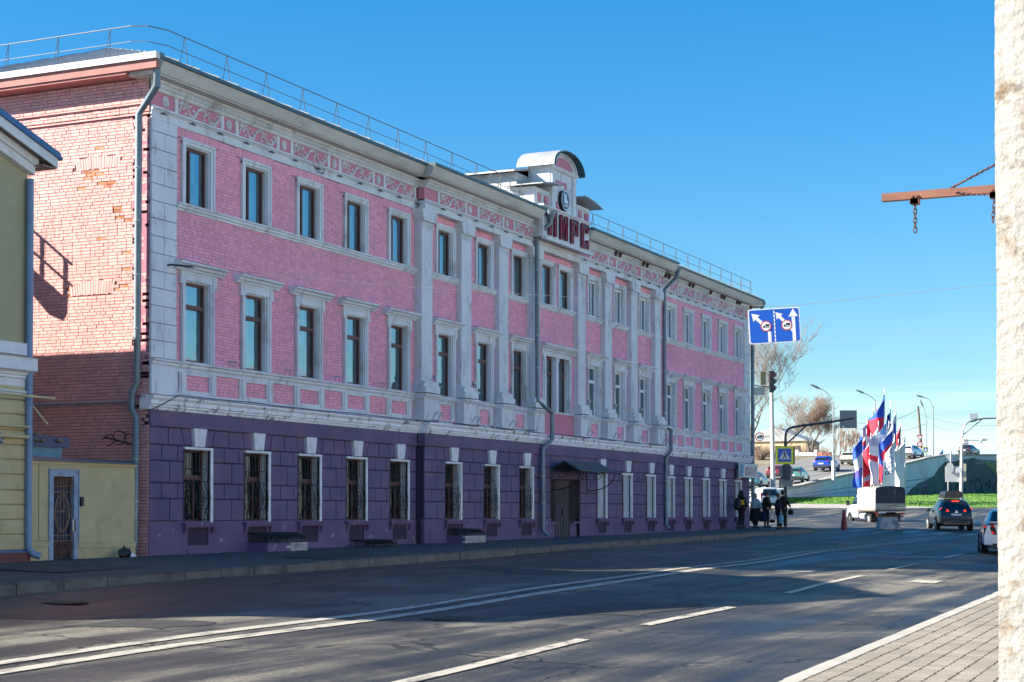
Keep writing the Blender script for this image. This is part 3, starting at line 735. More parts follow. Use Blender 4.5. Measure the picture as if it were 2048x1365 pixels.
# ---- corner quoins, left and right
def quoin(xa, xb, zs, base):
    z = zs; k = 0
    while z < ZT-.05:
        h = min(.40, ZT-z); cut = [(xa, xb)] if k % 2 else [(xa, (xa+xb)/2), ((xa+xb)/2, xb)]
        for a, b_ in cut:
            g = MB(); dy = rnd.uniform(.035, .045)
            g.add([(a+.004, D+.02, z+.004), (b_-.004, D+.02, z+.004), (b_-.004, D+.02, z+h-.004), (a+.004, D+.02, z+h-.004), (a+.010, D-dy, z+.010), (b_-.010, D-dy, z+.010), (b_-.010, D-dy, z+h-.010), (a+.010, D-dy, z+h-.010)],
                  [(4,5,6,7),(0,1,5,4),(1,2,6,5),(2,3,7,6),(3,0,4,7)])
            obj('corner_stone', g, K['trim'], bld)
        z += h; k += 1
quoin(X0, X0+.97, 3.53, 0); quoin(X1-.93, X1, 3.53, 0)
g = MB(); g.box(X0, X0+1.0, D-.055, D+.02, 2.70, 3.36); g.box(X1-.95, X1, D-.055, D+.02, 2.70, 3.36)
obj('corner_pedestal', g, K['trim'], bld)

# ---- pedestal zone of the wings: rails, strips and framed panels under the windows
for a, b_, cs in ((X0+1.0, XA-.05, LW), (XB+.05, X1-.95, RW)):
    g = MB(); g.box(a, b_, D-.05, D+.02, 2.695, 2.78); g.box(a, b_, D-.05, D+.02, 3.28, 3.358); obj('parapet_rail', g, K['trim'], bld)
    for c in cs:
        for s in (-1, 1):
            g = MB(); xa, xb = sorted((c+s*.47, c+s*.74)); g.box(xa, xb, D-.06, D+.02, 2.781, 3.279)
            xa, xb = sorted((c+s*.52, c+s*.69)); g.box(xa, xb, D-.085, D-.05, 2.781, 3.279); obj('parapet_pier', g, K['trim'], bld)
        g = MB(); g.box(c-.47, c+.47, D-.048, D+.02, 2.781, 2.85); g.box(c-.47, c+.47, D-.048, D+.02, 3.22, 3.279); obj('panel_frame', g, K['trim'], bld)
# ---- middle part: pilasters on pedestals
PIL = [(43.92, 44.62), (46.57, 47.27), (49.33, 50.03), (51.93, 52.62), (56.04, 56.76), (58.68, 59.42), (61.46, 62.20), (64.16, 64.95)]
YP = D-.25
for a, b_ in PIL:
    c = (a+b_)/2; hw = .345
    g = MB(); g.box(c-hw, c+hw, YP, D+.05, 3.88, 8.46); obj('pilaster', g, K['trim'], bld)
    for z in (4.6, 5.5, 6.3, 7.15, 7.9):
        pass
    g = MB()                             # capital: necking with flutes, echinus and abacus
    g.box(c-hw-.012, c+hw+.012, YP-.012, D+.05, 8.461, 8.50)
    for i in range(11): x = c-hw+.02+i*.065; g.box(x, x+.042, YP-.02, YP+.01, 8.50, 8.66)
    for i in range(4): y = YP+.02+i*.055; g.box(c-hw-.018, c-hw+.01, y, y+.035, 8.50, 8.66)
    g.box(c-hw-.005, c+hw+.005, YP-.004, D+.05, 8.50, 8.66)
    g.prism([(c-hw-.02, 8.661), (c+hw+.02, 8.661), (c+hw+.09, 8.78), (c+hw+.09, 8.84), (c+hw+.12, 8.86), (c+hw+.12, ZT-.002), (c-hw-.12, ZT-.002), (c-hw-.12, 8.86), (c-hw-.09, 8.84), (c-hw-.09, 8.78)], 'y', YP-.10, D+.05)
    obj('capital', g, K['trim'], bld)
    g = MB(); g.box(c-.47, c+.47, YP-.20, D+.05, 3.54, 3.72); g.prism([(c-.47, 3.721), (c+.47, 3.721), (c+.44, 3.80), (c+.38, 3.879), (c-.38, 3.879), (c-.44, 3.80)], 'y', YP-.14, D+.05); obj('pilaster_base', g, K['trim'], bld)
    g = MB(); g.box(c-.43, c+.43, YP-.14, D+.05, 2.71, 3.36); obj('pedestal', g, K['trim'], bld)
    g = MB(); g.prism([(YP-o, z) for o, z in ((-.3, 3.361), (.16, 3.361), (.20, 3.42), (.24, 3.45), (.24, 3.50), (-.3, 3.535))], 'x', c-.52, c+.52); obj('pedestal_cap', g, K['trim'], bld)
    if not 52 < c < 52.5:
        g = MB(); zz = 2.78                # wire floodlight bracket at the foot
        g.tube([(c+.05, YP-.16, zz), (c+.05, YP-.3, zz+.2), (c+.42, YP-.3, zz+.2), (c+.42, YP-.16, zz)], .012, 4); g.tube([(c+.14, YP-.3, zz+.2), (c+.16, YP-.34, zz+.04)], .012, 4); g.tube([(c+.32, YP-.3, zz+.2), (c+.30, YP-.34, zz+.04)], .012, 4)
        obj('floodlight_bracket', g, K['galv'], bld); g = MB(); g.tube([(c-.1, YP-.2, 3.92), (c+.02, YP-.24, 4.02), (c+.12, YP-.18, 3.9)], .018, 4); g.box(c-.02, c+.1, YP-.30, YP-.22, 3.98, 4.06)
        obj('floodlight', g, K['galv'], bld)
for x in (34.2, 36.7, 39.2, 41.7):
    g = MB(); g.tube([(x-.2, D-.2, 3.66), (x+.2, D-.2, 3.66)], .014, 4); g.tube([(x-.1, D-.14, 3.53), (x-.12, D-.2, 3.66)], .01, 4); g.tube([(x+.1, D-.14, 3.53), (x+.1, D-.2, 3.66)], .01, 4); obj('floodlight_bracket', g, K['galv'], bld)
for (p0, p1), c in zip(zip(PIL, PIL[1:]), [45.78, 48.53, 51.25, None, 57.95, 60.62, 63.35]):
    a, b_ = p0[1]+.02, p1[0]-.02
    if c is None:
        g = MB(); g.box(a, b_, DM-.03, D, 2.70, 3.46); obj('plain_pink_panel', g, K['pinkpl'], bld)
        g = MB(); g.box(a, b_, DM-.10, D, 3.46, 3.52); obj('sill_shelf', g, K['trim'], bld)
    else:
        g = MB(); g.prism([(DM-o, z) for o, z in ((-.2, 3.361), (.06, 3.361), (.13, 3.45), (.13, 3.50), (-.2, 3.523))], 'x', a, b_); obj('sill_shelf', g, K['trim'], bld)
        g = MB(); g.box(c-.46, c+.46, DM-.05, D, 2.705, 2.80)
        for s in (-1, 1): xa, xb = sorted((c+s*.36, c+s*.62)); g.box(xa, xb, DM-.06, D, 2.80, 3.36)
        g.box(c-.36, c+.36, DM-.045, D, 3.28, 3.36); obj('panel_frame', g, K['trim'], bld)
    g = MB(); g.prism([(DM-o, z) for o, z in ((-.2, 7.06), (.04, 7.06), (.09, 7.13), (.09, 7.18), (.13, 7.20), (.13, 7.235), (-.2, 7.255))], 'x', a-.02, b_+.02); obj('sill_course', g, K['trim'], bld)

# cables drooping along the belt and down the corner
def droop(name, pts, r, sag, M):
    q = []
    for a, b_ in zip(pts, pts[1:]):
        for i in range(8): t = i/8; q.append((a[0]+(b_[0]-a[0])*t, a[1]+(b_[1]-a[1])*t, a[2]+(b_[2]-a[2])*t-sag*4*t*(1-t)))
    q.append(pts[-1]); return obj(name, MB().tube(q, r, 4), M, bld)
droop('facade_cable', [(X0-.12, D-.10, 2.30), (32.0, D-.21, 2.71), (35.2, D-.21, 2.72), (37.0, D-.22, 2.70), (40.0, D-.21, 2.72), (43.9, D-.21, 2.72)], .011, .015, K['iron'])
droop('facade_cable', [(XA, DB-.21, 2.73), (48, DB-.21, 2.72), (51.8, DB-.21, 2.74)], .011, .02, K['iron'])
droop('facade_cable', [(53, DB-.21, 2.72), (58, DB-.21, 2.72), (64.9, DB-.21, 2.73)], .012, .02, K['iron'])
droop('facade_cable', [(38.1, D-.06, 9.30), (38.5, D-.12, 9.08), (38.6, D-.10, 9.24)], .012, .08, K['iron'])
# ================================================================== windows of the pink building
MC = {}
def cobj(key, name, fn, M, parent, loc=(0,0,0), smooth=False):
    if key not in MC:
        g = MB(); fn(g); MC[key] = g.mesh(name, M, smooth)
    return link(name, MC[key], parent, loc)
def frame_bars(g, hw, z0, z1, y, tr, mul, t=.055, d=.07):
    g.box(-hw, -hw+t, y, y+d, z0, z1); g.box(hw-t, hw, y, y+d, z0, z1); g.box(-hw+t, hw-t, y, y+d, z1-t, z1); g.box(-hw+t, hw-t, y, y+d, z0, z0+t)
    if tr: g.box(-hw+t, hw-t, y-.012, y+d, tr-.055, tr+.055); g.box(-hw+t, hw-t, y-.03, y+d-.01, tr-.02, tr+.02)
    if mul is not None: g.box(mul-.03, mul+.03, y-.004, y+d, z0+t, (tr-.056) if tr else z1-t)
def lining(g, hw, z0, z1, dep, t=.03, bottom=True):
    g.box(-hw-.002, -hw+t, 0, dep, z0, z1); g.box(hw-t, hw+.002, 0, dep, z0, z1); g.box(-hw+t, hw-t, 0, dep, z1-t, z1+.002)
    if bottom: g.box(-hw+t, hw-t, -.02, dep, z0-.002, z0+.02)
def window(kind, c, y, pvc, k):
    """casing, frame, two panes, curtain; kind 3/2/1/'b' = third floor, second floor, ground floor, blind"""
    loc = Vector((c, y, 0))-bld.location
    cm = {3: 'trim', 2: 'trim', 1: 'key', 'b': 'key'}[kind]
    def casing(g):
        if kind == 3:
            for s in (-1, 1):
                xa, xb = sorted((s*.5, s*.655)); g.box(xa, xb, -.045, .02, 7.256, 8.66); xa, xb = sorted((s*.585, s*.655)); g.box(xa, xb, -.07, -.045, 7.256, 8.735)
            g.box(-.585, .585, -.045, .02, 8.661, 8.735); g.box(-.655, .655, -.072, .02, 8.736, 8.80); lining(g, .5, 7.256, 8.66, .30)
        elif kind == 2:
            for s in (-1, 1):
                xa, xb = sorted((s*.5, s*.64)); g.box(xa, xb, -.05, .02, 3.526, 5.45); xa, xb = sorted((s*.57, s*.64)); g.box(xa, xb, -.075, -.05, 3.526, 5.36)
                xa, xb = sorted((s*.57, s*.73)); g.box(xa, xb, -.085, .02, 5.36, 5.66)
            g.box(-.57, .57, -.06, .02, 5.451, 5.66); g.box(-.57, .57, -.075, -.06, 5.60, 5.66)
            g.prism([(o, z) for o, z in ((.02, 5.661), (-.11, 5.661), (-.13, 5.71), (-.18, 5.73), (-.20, 5.78), (-.27, 5.81), (-.27, 5.86), (.02, 5.885))], 'x', -.95, .95); lining(g, .5, 3.526, 5.45, .34)
        elif kind == 1:
            g.box(-.56, .58, -.03, .06, 1.475, 1.53)
            xa, xb = .47, .575; g.box(xa, xb, -.03, .06, -.25, 1.474)
            hh_ = .5 if y == D else .46; g.box(hh_-.03, hh_+.002, 0, .36, -.25, 1.5); g.box(-hh_, hh_-.03, .0, .36, 1.47, 1.502)
        else:
            g.box(-.56, .56, -.02, .06, 1.42, 1.50); g.box(.42, .52, -.02, .06, -.25, 1.42)
    wn = cobj(('c', kind, y), 'window', casing, K[cm], bld, loc)
    if kind == 'b':
        cobj(('inf', y), 'infill_panel', lambda g: g.box(-.42, .42, .10, .2, -.25, 1.42), K['infill'], wn)
        cobj(('infj', y), 'jamb_board', lambda g: g.box(-.50, -.43, .0, .2, -.25, 1.42), K['brown'], wn)
        return wn
    z0, z1, tr, dep = {3: (7.27, 8.63, None, .10), 2: (3.545, 5.42, 4.86, .12), 1: (-.23, 1.47, .82, .22)}[kind]
    hw = .47 if not (kind == 1 and y != D) else .43
    mul = {3: -.17, 2: None, 1: .12}[kind]
    if pvc: mul = .05 if kind == 3 else None
    cobj(('f', kind, pvc, hw), 'window_frame', lambda g: frame_bars(g, hw, z0, z1, dep, tr, mul, .075 if pvc else .055), K['white' if pvc else 'brown'], wn)
    zz = [(z0+.05, z1-.05)] if not tr else [(z0+.05, tr-.05), (tr+.05, z1-.05)]
    for i, (a, b_) in enumerate(zz):
        cobj(('p', kind, i, hw), 'pane', lambda g: g.quad((-hw+.05, dep+.035, a), (hw-.05, dep+.035, a), (hw-.05, dep+.035, b_), (-hw+.05, dep+.035, b_)), K['glassd' if kind == 1 else 'glass'], wn)
    if kind != 1:
        v = k % 3
        x1 = {0: .10, 1: .20, 2: -.02}[v]; x0 = -.46 if kind == 2 else -.14+.05*v
        if kind == 3: x1 = .26
        def cur(g):
            n = 14
            g.grid(lambda a, c_: (x0+(x1-x0)*a, .27+.018*math.sin(a*22+v), z0+.05+(z1-z0-.1)*(c_ if v != 1 else .45+.55*c_)), n*2, 1)
        cobj(('cu', kind, v), 'curtain', cur, K['curtain'], wn)
    if kind == 1:
        def grille(g):
            x = -hw+.04
            zb0, zt0 = z0+.02, z1-.03
            for i in range(7):
                xx = -hw+.05+i*(2*hw-.1)/6
                bel = lambda z: -.06-.13*math.exp(-((z-.32)/.42)**2)
                g.tube([(xx, .13+bel(z), z) for z in [zb0+(zt0-zb0)*q/9 for q in range(10)]], .009, 4)
            for z in (zb0+.02, zb0+.28, .32, .72, 1.02, zt0-.02): g.tube([(-hw+.03, .13-.06-.13*math.exp(-((z-.32)/.42)**2), z), (hw-.03, .13-.06-.13*math.exp(-((z-.32)/.42)**2), z)], .009, 4)
            for cx, r in ((0, .20), (0, .11)): g.tube([(cx+r*math.cos(q*math.pi/8), -.06, .32+r*1.25*math.sin(q*math.pi/8)) for q in range(17)], .011, 4)
            for s in (-1, 1):
                for zc in (.02, .62): g.tube([(s*hw*.9, -.03, zc+.2), (s*.22, -.04, zc), (s*hw*.9, -.03, zc-.2)], .009, 4)
        cobj(('g', hw), 'window_grille', grille, K['iron'], wn)
    return wn
k = 0
for c, y in up:
    pv_ = c > 57; k += 1
    window(3, c, y, pv_, k); 
    if not (53 < c < 56): window(2, c, y, pv_, k+1)
for i, c in enumerate(GL): window(1, c, D, False, i)
for i, c in enumerate(GM): window(1, c, DB, False, i)
for c in GI: window('b', c, DB, False, 0)
for c in GR: window('b', c, D, False, 0)
# paired window over the door under one hood
def paired(g):
    for x in (-1.16, 0, 1.16): g.box(x-.10, x+.10, -.06, .02, 3.526, 5.40); g.box(x-.13, x+.13, -.08, .02, 5.30, 5.45)
    for x in (-1.12, 1.12): g.box(x-.06, x+.06, -.10, -.06, 3.526, 5.3)
    g.box(-1.30, 1.30, -.05, .02, 5.451, 5.62)
    g.prism([(o, z) for o, z in ((.02, 5.621), (-.11, 5.621), (-.13, 5.68), (-.20, 5.72), (-.28, 5.80), (-.28, 5.86), (.02, 5.885))], 'x', -1.5, 1.5)
    for s in (-1, 1):
        for q in (0, 1):
            x = s*(.1 if q == 0 else 1.06); xa, xb = sorted((x, x-.03*(1 if q else -1)*s)); g.box(xa, xb, 0, .34, 3.526, 5.45)
pw = cobj('paired', 'paired_window', paired, K['trim'], bld, Vector((54.44, DM, 0))-bld.location)
for x in (-.57, .60):
    cobj(('f', 'pair'), 'window_frame', lambda g: frame_bars(g, .47, 3.545, 5.42, .12, 4.86, None), K['brown'], pw, (x, 0, 0))
    for i, (a, b_) in enumerate(((3.6, 4.81), (4.91, 5.37))):
        cobj(('p', 2, i, .47), 'pane', None, K['glass'], pw, (x, 0, 0))
    cobj(('cu', 2, 1), 'curtain', None, K['curtain'], pw, (x, 0, 0))
# ---- ground floor: rusticated blocks, keystones, sills, niches
def block(pts, y, M='purple', name='stone_block', dp=.032):
    g = MB(); cx = sum(p[0] for p in pts)/len(pts); cz = sum(p[1] for p in pts)/len(pts); n = len(pts)
    def ins(p, e):
        dx, dz = cx-p[0], cz-p[1]; return (p[0]+(e if dx > 0 else -e), p[1]+(e if dz > 0 else -e))
    dy = dp+rnd.uniform(-.003, .003)
    a = [ins(p, .014) for p in pts]; b_ = [ins(p, .023) for p in pts]
    vs = [(x, y+.032, z) for x, z in a]+[(x, y-dy+.043, z) for x, z in a]+[(x, y-dy+.03, z) for x, z in b_]
    g.add(vs, [tuple(range(2*n, 3*n))]+[(i, (i+1) % n, n+(i+1) % n, n+i) for i in range(n)]+[(n+i, n+(i+1) % n, 2*n+(i+1) % n, 2*n+i) for i in range(n)])
    return obj(name, g, K[M], bld)
RZ = [(-.22, .30), (.30, .67), (.67, 1.18), (1.18, 1.55)]
def piers(xs, cs, y, hw=.6):
    """blocks of every pier between openings; xs = outer ends of this stretch"""
    edges = [xs[0]]+[e for c in cs for e in (c-hw, c+hw)]+[xs[1]]
    for a, b_ in zip(edges[::2], edges[1::2]):
        w_ = b_-a
        for r, (z0, z1) in enumerate(RZ):
            if w_ > .95: cuts = [a, a+w_*.60, b_] if r % 2 == 0 else [a, a+w_*.36, a+w_*.84, b_]
            elif w_ > .5: cuts = [a, a+w_*.48, b_] if r % 2 == 0 else [a, a+w_*.28, a+w_*.74, b_]
            else: cuts = [a, b_]
            for p, q in zip(cuts, cuts[1:]): block([(p, z0), (q, z0), (q, z1), (p, z1)], y)
    vs_ = [(xs[0], xs[0])]+[(c-.46, c+.46) for c in cs]+[(xs[1], xs[1])]
    for (p, a), (b_, q) in zip(vs_, vs_[1:]):   # wedge course between keystones
        la, lb = (a if a == xs[0] else a), b_
        cuts_b = []; 
        seg = [(a, a)]
        if a != xs[0]: seg = [(a-.22, a-.30+.02)]; 
        L0 = (a-.24, a-.18) if a != xs[0] else (a, a)
        L1 = (b_+.24, b_+.18) if b_ != xs[1] else (b_, b_)
        cutsx = [L0]
        if a != xs[0]: cutsx.append((a+.10, a+.22))
        mm = (a+b_)/2; cutsx.append((mm, mm))
        if b_ != xs[1]: cutsx.append((b_-.10, b_-.22))
        cutsx.append(L1)
        cutsx = [c for i, c in enumerate(cutsx) if i == 0 or c[0]-cutsx[i-1][0] > .09]
        for c0, c1 in zip(cutsx, cutsx[1:]): block([(c0[0], 1.55), (c1[0], 1.55), (c1[1], 1.965), (c0[1], 1.965)], y)
    for c in cs:
        for s0, s1 in ((-1, -.25), (-.25, 1)):
            g = MB(); bw, tw = .20, .27
            g.add([(c+s0*bw, y+.03, 1.545), (c+s1*bw, y+.03, 1.545), (c+s1*tw, y+.03, 1.972), (c+s0*tw, y+.03, 1.972), (c+s0*bw+.004, y-.06, 1.545), (c+s1*bw-.004, y-.06, 1.545), (c+s1*tw-.004, y-.07, 1.972), (c+s0*tw+.004, y-.07, 1.972)], [(4,5,6,7),(0,1,5,4),(1,2,6,5),(2,3,7,6),(3,0,4,7)])
            obj('keystone', g, K['key'], bld)
        g = MB(); g.box(c-.66, c+.66, y-.13, y+.05, -.31, -.255); g.box(c-.60, c+.60, y-.09, y+.05, -.37, -.311)
        for s in (-1, 1): g.prism([(y-.10, -.371), (y+.03, -.371), (y+.03, -.55), (y-.03, -.53), (y-.08, -.45)], 'x', c+s*.56-.05, c+s*.56+.05)
        obj('window_sill', g, K['plinth'], bld)
piers((X0+.01, XA), GL, D); piers((XA, 53.45), GM, DB, .56); piers((56.15, XB), GI, DB, .56); piers((XB, X1-.01), GR, D, .56)
# plinth with a recessed panel under each opening
for a, b_, y, cs in ((X0+.005, XA, D, GL), (XA-.005, 53.5, DB, GM), (56.1, XB+.005, DB, GI), (XB, X1-.005, D, GR)):
    g = MB()
    for r in rects(a, b_, -1.6, -.225, [(c-.42, c+.42, -.80, -.37) for c in cs]): g.box(r[0], r[1], y-.005, y+.1, r[2], r[3])
    obj('plinth', g, K['plinth'], bld)
    g = MB()
    for c in cs: g.box(c-.44, c+.42, y-.03, y+.0, -1.5, -.86)
    obj('plinth_panel', g, K['plinth'], bld)
# ---- the door with its side lights, canopy and iron brackets
dr = MB(); dr.box(54.05, 54.75, DB+.12, DB+.2, -1.05, 1.12); dr.box(54.78, 55.42, DB+.12, DB+.2, -1.05, 1.12)
for x in (54.15, 54.38, 54.62, 54.88, 55.1, 55.32): dr.box(x-.012, x+.012, DB+.10, DB+.125, -1.0, 1.1)
K['door'] = mat('weathered_grey_door_paint', (.065, .066, .066), .85, var=.25, vscale=3, dirt=(.11, .055, .10), dfac=.9, dscale=1.6, stretch=(2, 1, .9), dlo=.5, dhi=.58)
door = obj('door', dr, K['door'], bld)
g = MB(); g.box(54.7, 54.74, DB+.06, DB+.12, -.1, .1); obj('handle', g, K['iron'], door)
for a, b_ in ((53.53, 54.0), (55.46, 56.05)):
    sl_ = obj('side_light', MB().box(a, b_, DB+.14, DB+.2, -.35, 1.12), K['dark'], bld)
    g = MB()
    for i in range(5): x = a+.04+i*(b_-a-.08)/4; g.tube([(x, DB+.08, -.33), (x, DB+.0, .3), (x, DB+.08, 1.1)], .011, 4)
    for z in (-.3, .1, .5, .9): g.tube([(a, DB+.05, z), (b_, DB+.05, z)], .010, 4)
    obj('window_grille', g, K['iron'], sl_)
    g = MB(); g.box(a-.03, b_+.03, DB-.02, DB+.2, -.42, -.352); g.box(a, b_, DB+.1, DB+.2, -1.2, -.42); obj('side_light_sill', g, K['plinth'], bld)
g = MB()
g.prism([(DB+.02, 1.50), (DB-.50, 1.78), (DB-1.12, 1.45), (DB-1.12, 1.40), (DB-.50, 1.72), (DB+.02, 1.45)], 'x', 53.45, 56.75)
g.prism([(DB+.0, 1.44), (DB-.50, 1.71), (DB-1.05, 1.42)], 'x', 56.64, 56.70)
K['canopy'] = mat('dark_canopy_sheet', (.028, .045, .06), .5, var=.2, vscale=3)
cn = obj('canopy', g, K['canopy'], bld)
g = MB()
for x in (53.45, 56.75):
    g.tube([(x, DB-.02, .75)]+[(x, DB-.02-1.1*math.sin(q*math.pi/16), .75+.62*(1-math.cos(q*math.pi/16))) for q in range(1, 9)], .018, 5)
    g.tube([(x, DB-.02, 1.40), (x, DB-1.15, 1.42)], .016, 4); g.tube([(x, DB-.02, .7), (x, DB-.02, 1.5)], .016, 4)
    for r, yy, zz in ((.14, DB-.2, 1.2), (.10, DB-.45, 1.28), (.07, DB-.66, 1.33)): g.tube([(x, yy+r*math.cos(q*math.pi/6), zz+r*math.sin(q*math.pi/6)) for q in range(13)], .010, 4)
for q in range(18): x = 53.4+q*.2; g.tube([(x, DB-1.24, 1.44), (x+.1, DB-1.24, 1.33), (x+.2, DB-1.24, 1.44)], .009, 4)
obj('canopy_bracket', g, K['iron'], cn)
g = MB(); g.box(53.5, 56.1, DB+.2, DB+.25, -1.2, 1.3); obj('door_recess', g, K['dark'], bld)
g = MB(); g.box(53.45, 56.15, DB-.01, DB+.03, 1.15, 1.96); obj('door_lintel', g, K['purple'], bld)

# ---- downpipes
def downpipe(path, r, funnel=True, shoe=None):
    g = MB(); g.tube(path, r, 10)
    p = obj('downpipe', g, K['pipe'], bld, smooth=True)
    if funnel:
        x, y, z = path[0]; g = MB().lathe([(r*1.05, -.14), (r*1.9, .02), (r*2.1, .06), (r*2.1, .16), (r*1.8, .16)], (x, y, z), 14); obj('rain_funnel', g, K['pipe'], p, smooth=True)
    g = MB()
    for a, b_ in zip(path, path[1:]):
        if abs(a[2]-b_[2]) > 1.6:
            n = int(abs(a[2]-b_[2])/1.35)
            for i in range(1, n+1):
                t = i/(n+1); z = a[2]+(b_[2]-a[2])*t; x = a[0]+(b_[0]-a[0])*t; y = a[1]+(b_[1]-a[1])*t
                g.lathe([(r*1.10, -.018), (r*1.14, 0), (r*1.10, .018)], (x, y, z), 10)
    obj('pipe_collar', g, K['galv'], p)
    return p
xs_ = X0-.17
downpipe([(30.78, 23.05, 10.18), (30.78, 23.05, 9.62), (xs_, 23.70, 9.08), (xs_, 23.72, 2.95), (xs_-.02, 23.84, 2.72), (xs_-.02, 23.86, 2.36), (xs_, 23.74, 2.16), (xs_, 23.76, -.72), (xs_-.16, 23.68, -.88)], .082)
downpipe([(52.12, DB-.60, 10.08), (52.12, DB-.60, 9.85), (52.02, YP-.15, 9.35), (52.05, YP-.16, 3.78), (52.9, YP-.33, 3.40), (52.9, YP-.33, 2.5), (52.45, DB-.14, 2.15), (52.45, DB-.14, -.62), (52.55, DB-.30, -.82)], .082)
downpipe([(66.1, D-.55, 10.08), (66.1, D-.55, 9.8), (65.55, D-.17, 9.2), (65.55, D-.17, 3.55), (66.0, D-.30, 3.4), (66.0, D-.30, 2.55), (65.75, D-.15, 2.2), (65.75, D-.15, -.55), (65.8, D-.3, -.7)], .082)
downpipe([(78.85, D-.45, 10.05), (78.85, D-.45, 9.8), (78.42, D-.10, 9.3), (78.42, D-.10, -.5), (78.6, D-.2, -.6)], .09)

# ---- roof: hipped sheet metal, seams, railing
g = MB(); e0, e1, ya, yb = X0-.55, X1+.55, D-.6, 36.0
zr0, zr1 = 10.29, 12.80; ym = 29.4; ra, rb = 37.1, 72.2
g.add([(e0, ya, zr0), (e1, ya, zr0), (e1, yb, zr0), (e0, yb, zr0), (ra, ym, zr1), (rb, ym, zr1)], [(0,1,5,4),(1,2,5),(2,3,4,5),(3,0,4)])
roof = obj('roof', g, K['roof'], bld)
g = MB()
for i in range(1, 24):                   # standing seams of the near hip
    y = ya+(yb-ya)*i/24
    t = min((y-ya)/(ym-ya), (yb-y)/(yb-ym)); x1_ = e0+(ra-e0)*t; z1_ = zr0+(zr1-zr0)*t
    g.tube([(e0, y, zr0+.006), (x1_, y, z1_+.006)], .016, 4)
for i in range(1, 60):
    x = e0+(e1-e0)*i/60; t = min(1, (x-e0)/(ra-e0), (e1-x)/(e1-rb)); g.tube([(x, ya, zr0+.015), (x, ya+(ym-ya)*t, zr0+(zr1-zr0)*t+.015)], .02, 4)
obj('standing_seam', g, K['roof'], roof, kind='stuff')
g = MB(); g.box(e0+.012, e0+.14, D-.55, yb, 9.99, 10.185); g.box(e0+.05, X0+.05, D+.31, yb-.4, 9.93, 9.985); obj('side_fascia', g, mat('brown_pink_fascia_board', (.36, .15, .13), .8, var=.15, vscale=2), bld)
g = MB(); g.box(e0-.05, e0+.10, D-.59, yb, 10.19, 10.335); obj('side_flashing', g, K['hwhite'], bld)
def wall_rail(p0, p1, n, drop=0.):
    (xa, ya_, za), (xb, yb_, zb_) = p0, p1
    for i in range(n+1):
        t = i/n; x, y, z = xa+(xb-xa)*t, ya_+(yb_-ya_)*t, za+(zb_-za)*t
        dx, dy = (.17, .02) if abs(xb-xa) > abs(yb_-ya_) else (.02, .17)
        zz = 10.30+.40*(max(0, y-22.9) if dx > .1 else max(0, x-e0))
        g = MB(); g.tube([(x, y, z), (x-dx, y-.0, zz)], .011, 4); g.tube([(x, y, z), (x+dx, y+dy, zz)], .011, 4)
        obj('rail_post', g, K['rail'], rl)
g = MB()
top = [(e0+.35, 36, 11.12), (e0+.35, 23.9, 11.12), (e0+.5, 23.55, 11.12), (e0+1.0, 23.35, 11.12), (44, 23.3, 11.10), (51.3, 23.3, 11.08)]
g.tube(top, .014, 5); g.tube([(x, y, z-.36) for x, y, z in top], .010, 5)
top2 = [(57.3, 23.3, 11.08), (70, 23.3, 11.10), (X1-.2, 23.3, 11.08), (X1+.2, 23.6, 11.08), (X1+.2, 30, 11.1)]
g.tube(top2, .014, 5); g.tube([(x, y, z-.36) for x, y, z in top2], .010, 5)
rl = obj('roof_railing', g, K['rail'], bld)
wall_rail((32.2, 23.33, 11.12), (51.2, 23.3, 11.08), 11); wall_rail((57.6, 23.3, 11.08), (X1-.4, 23.3, 11.08), 13); wall_rail((e0+.35, 24.5, 11.12), (e0+.35, 33.5, 11.12), 6)

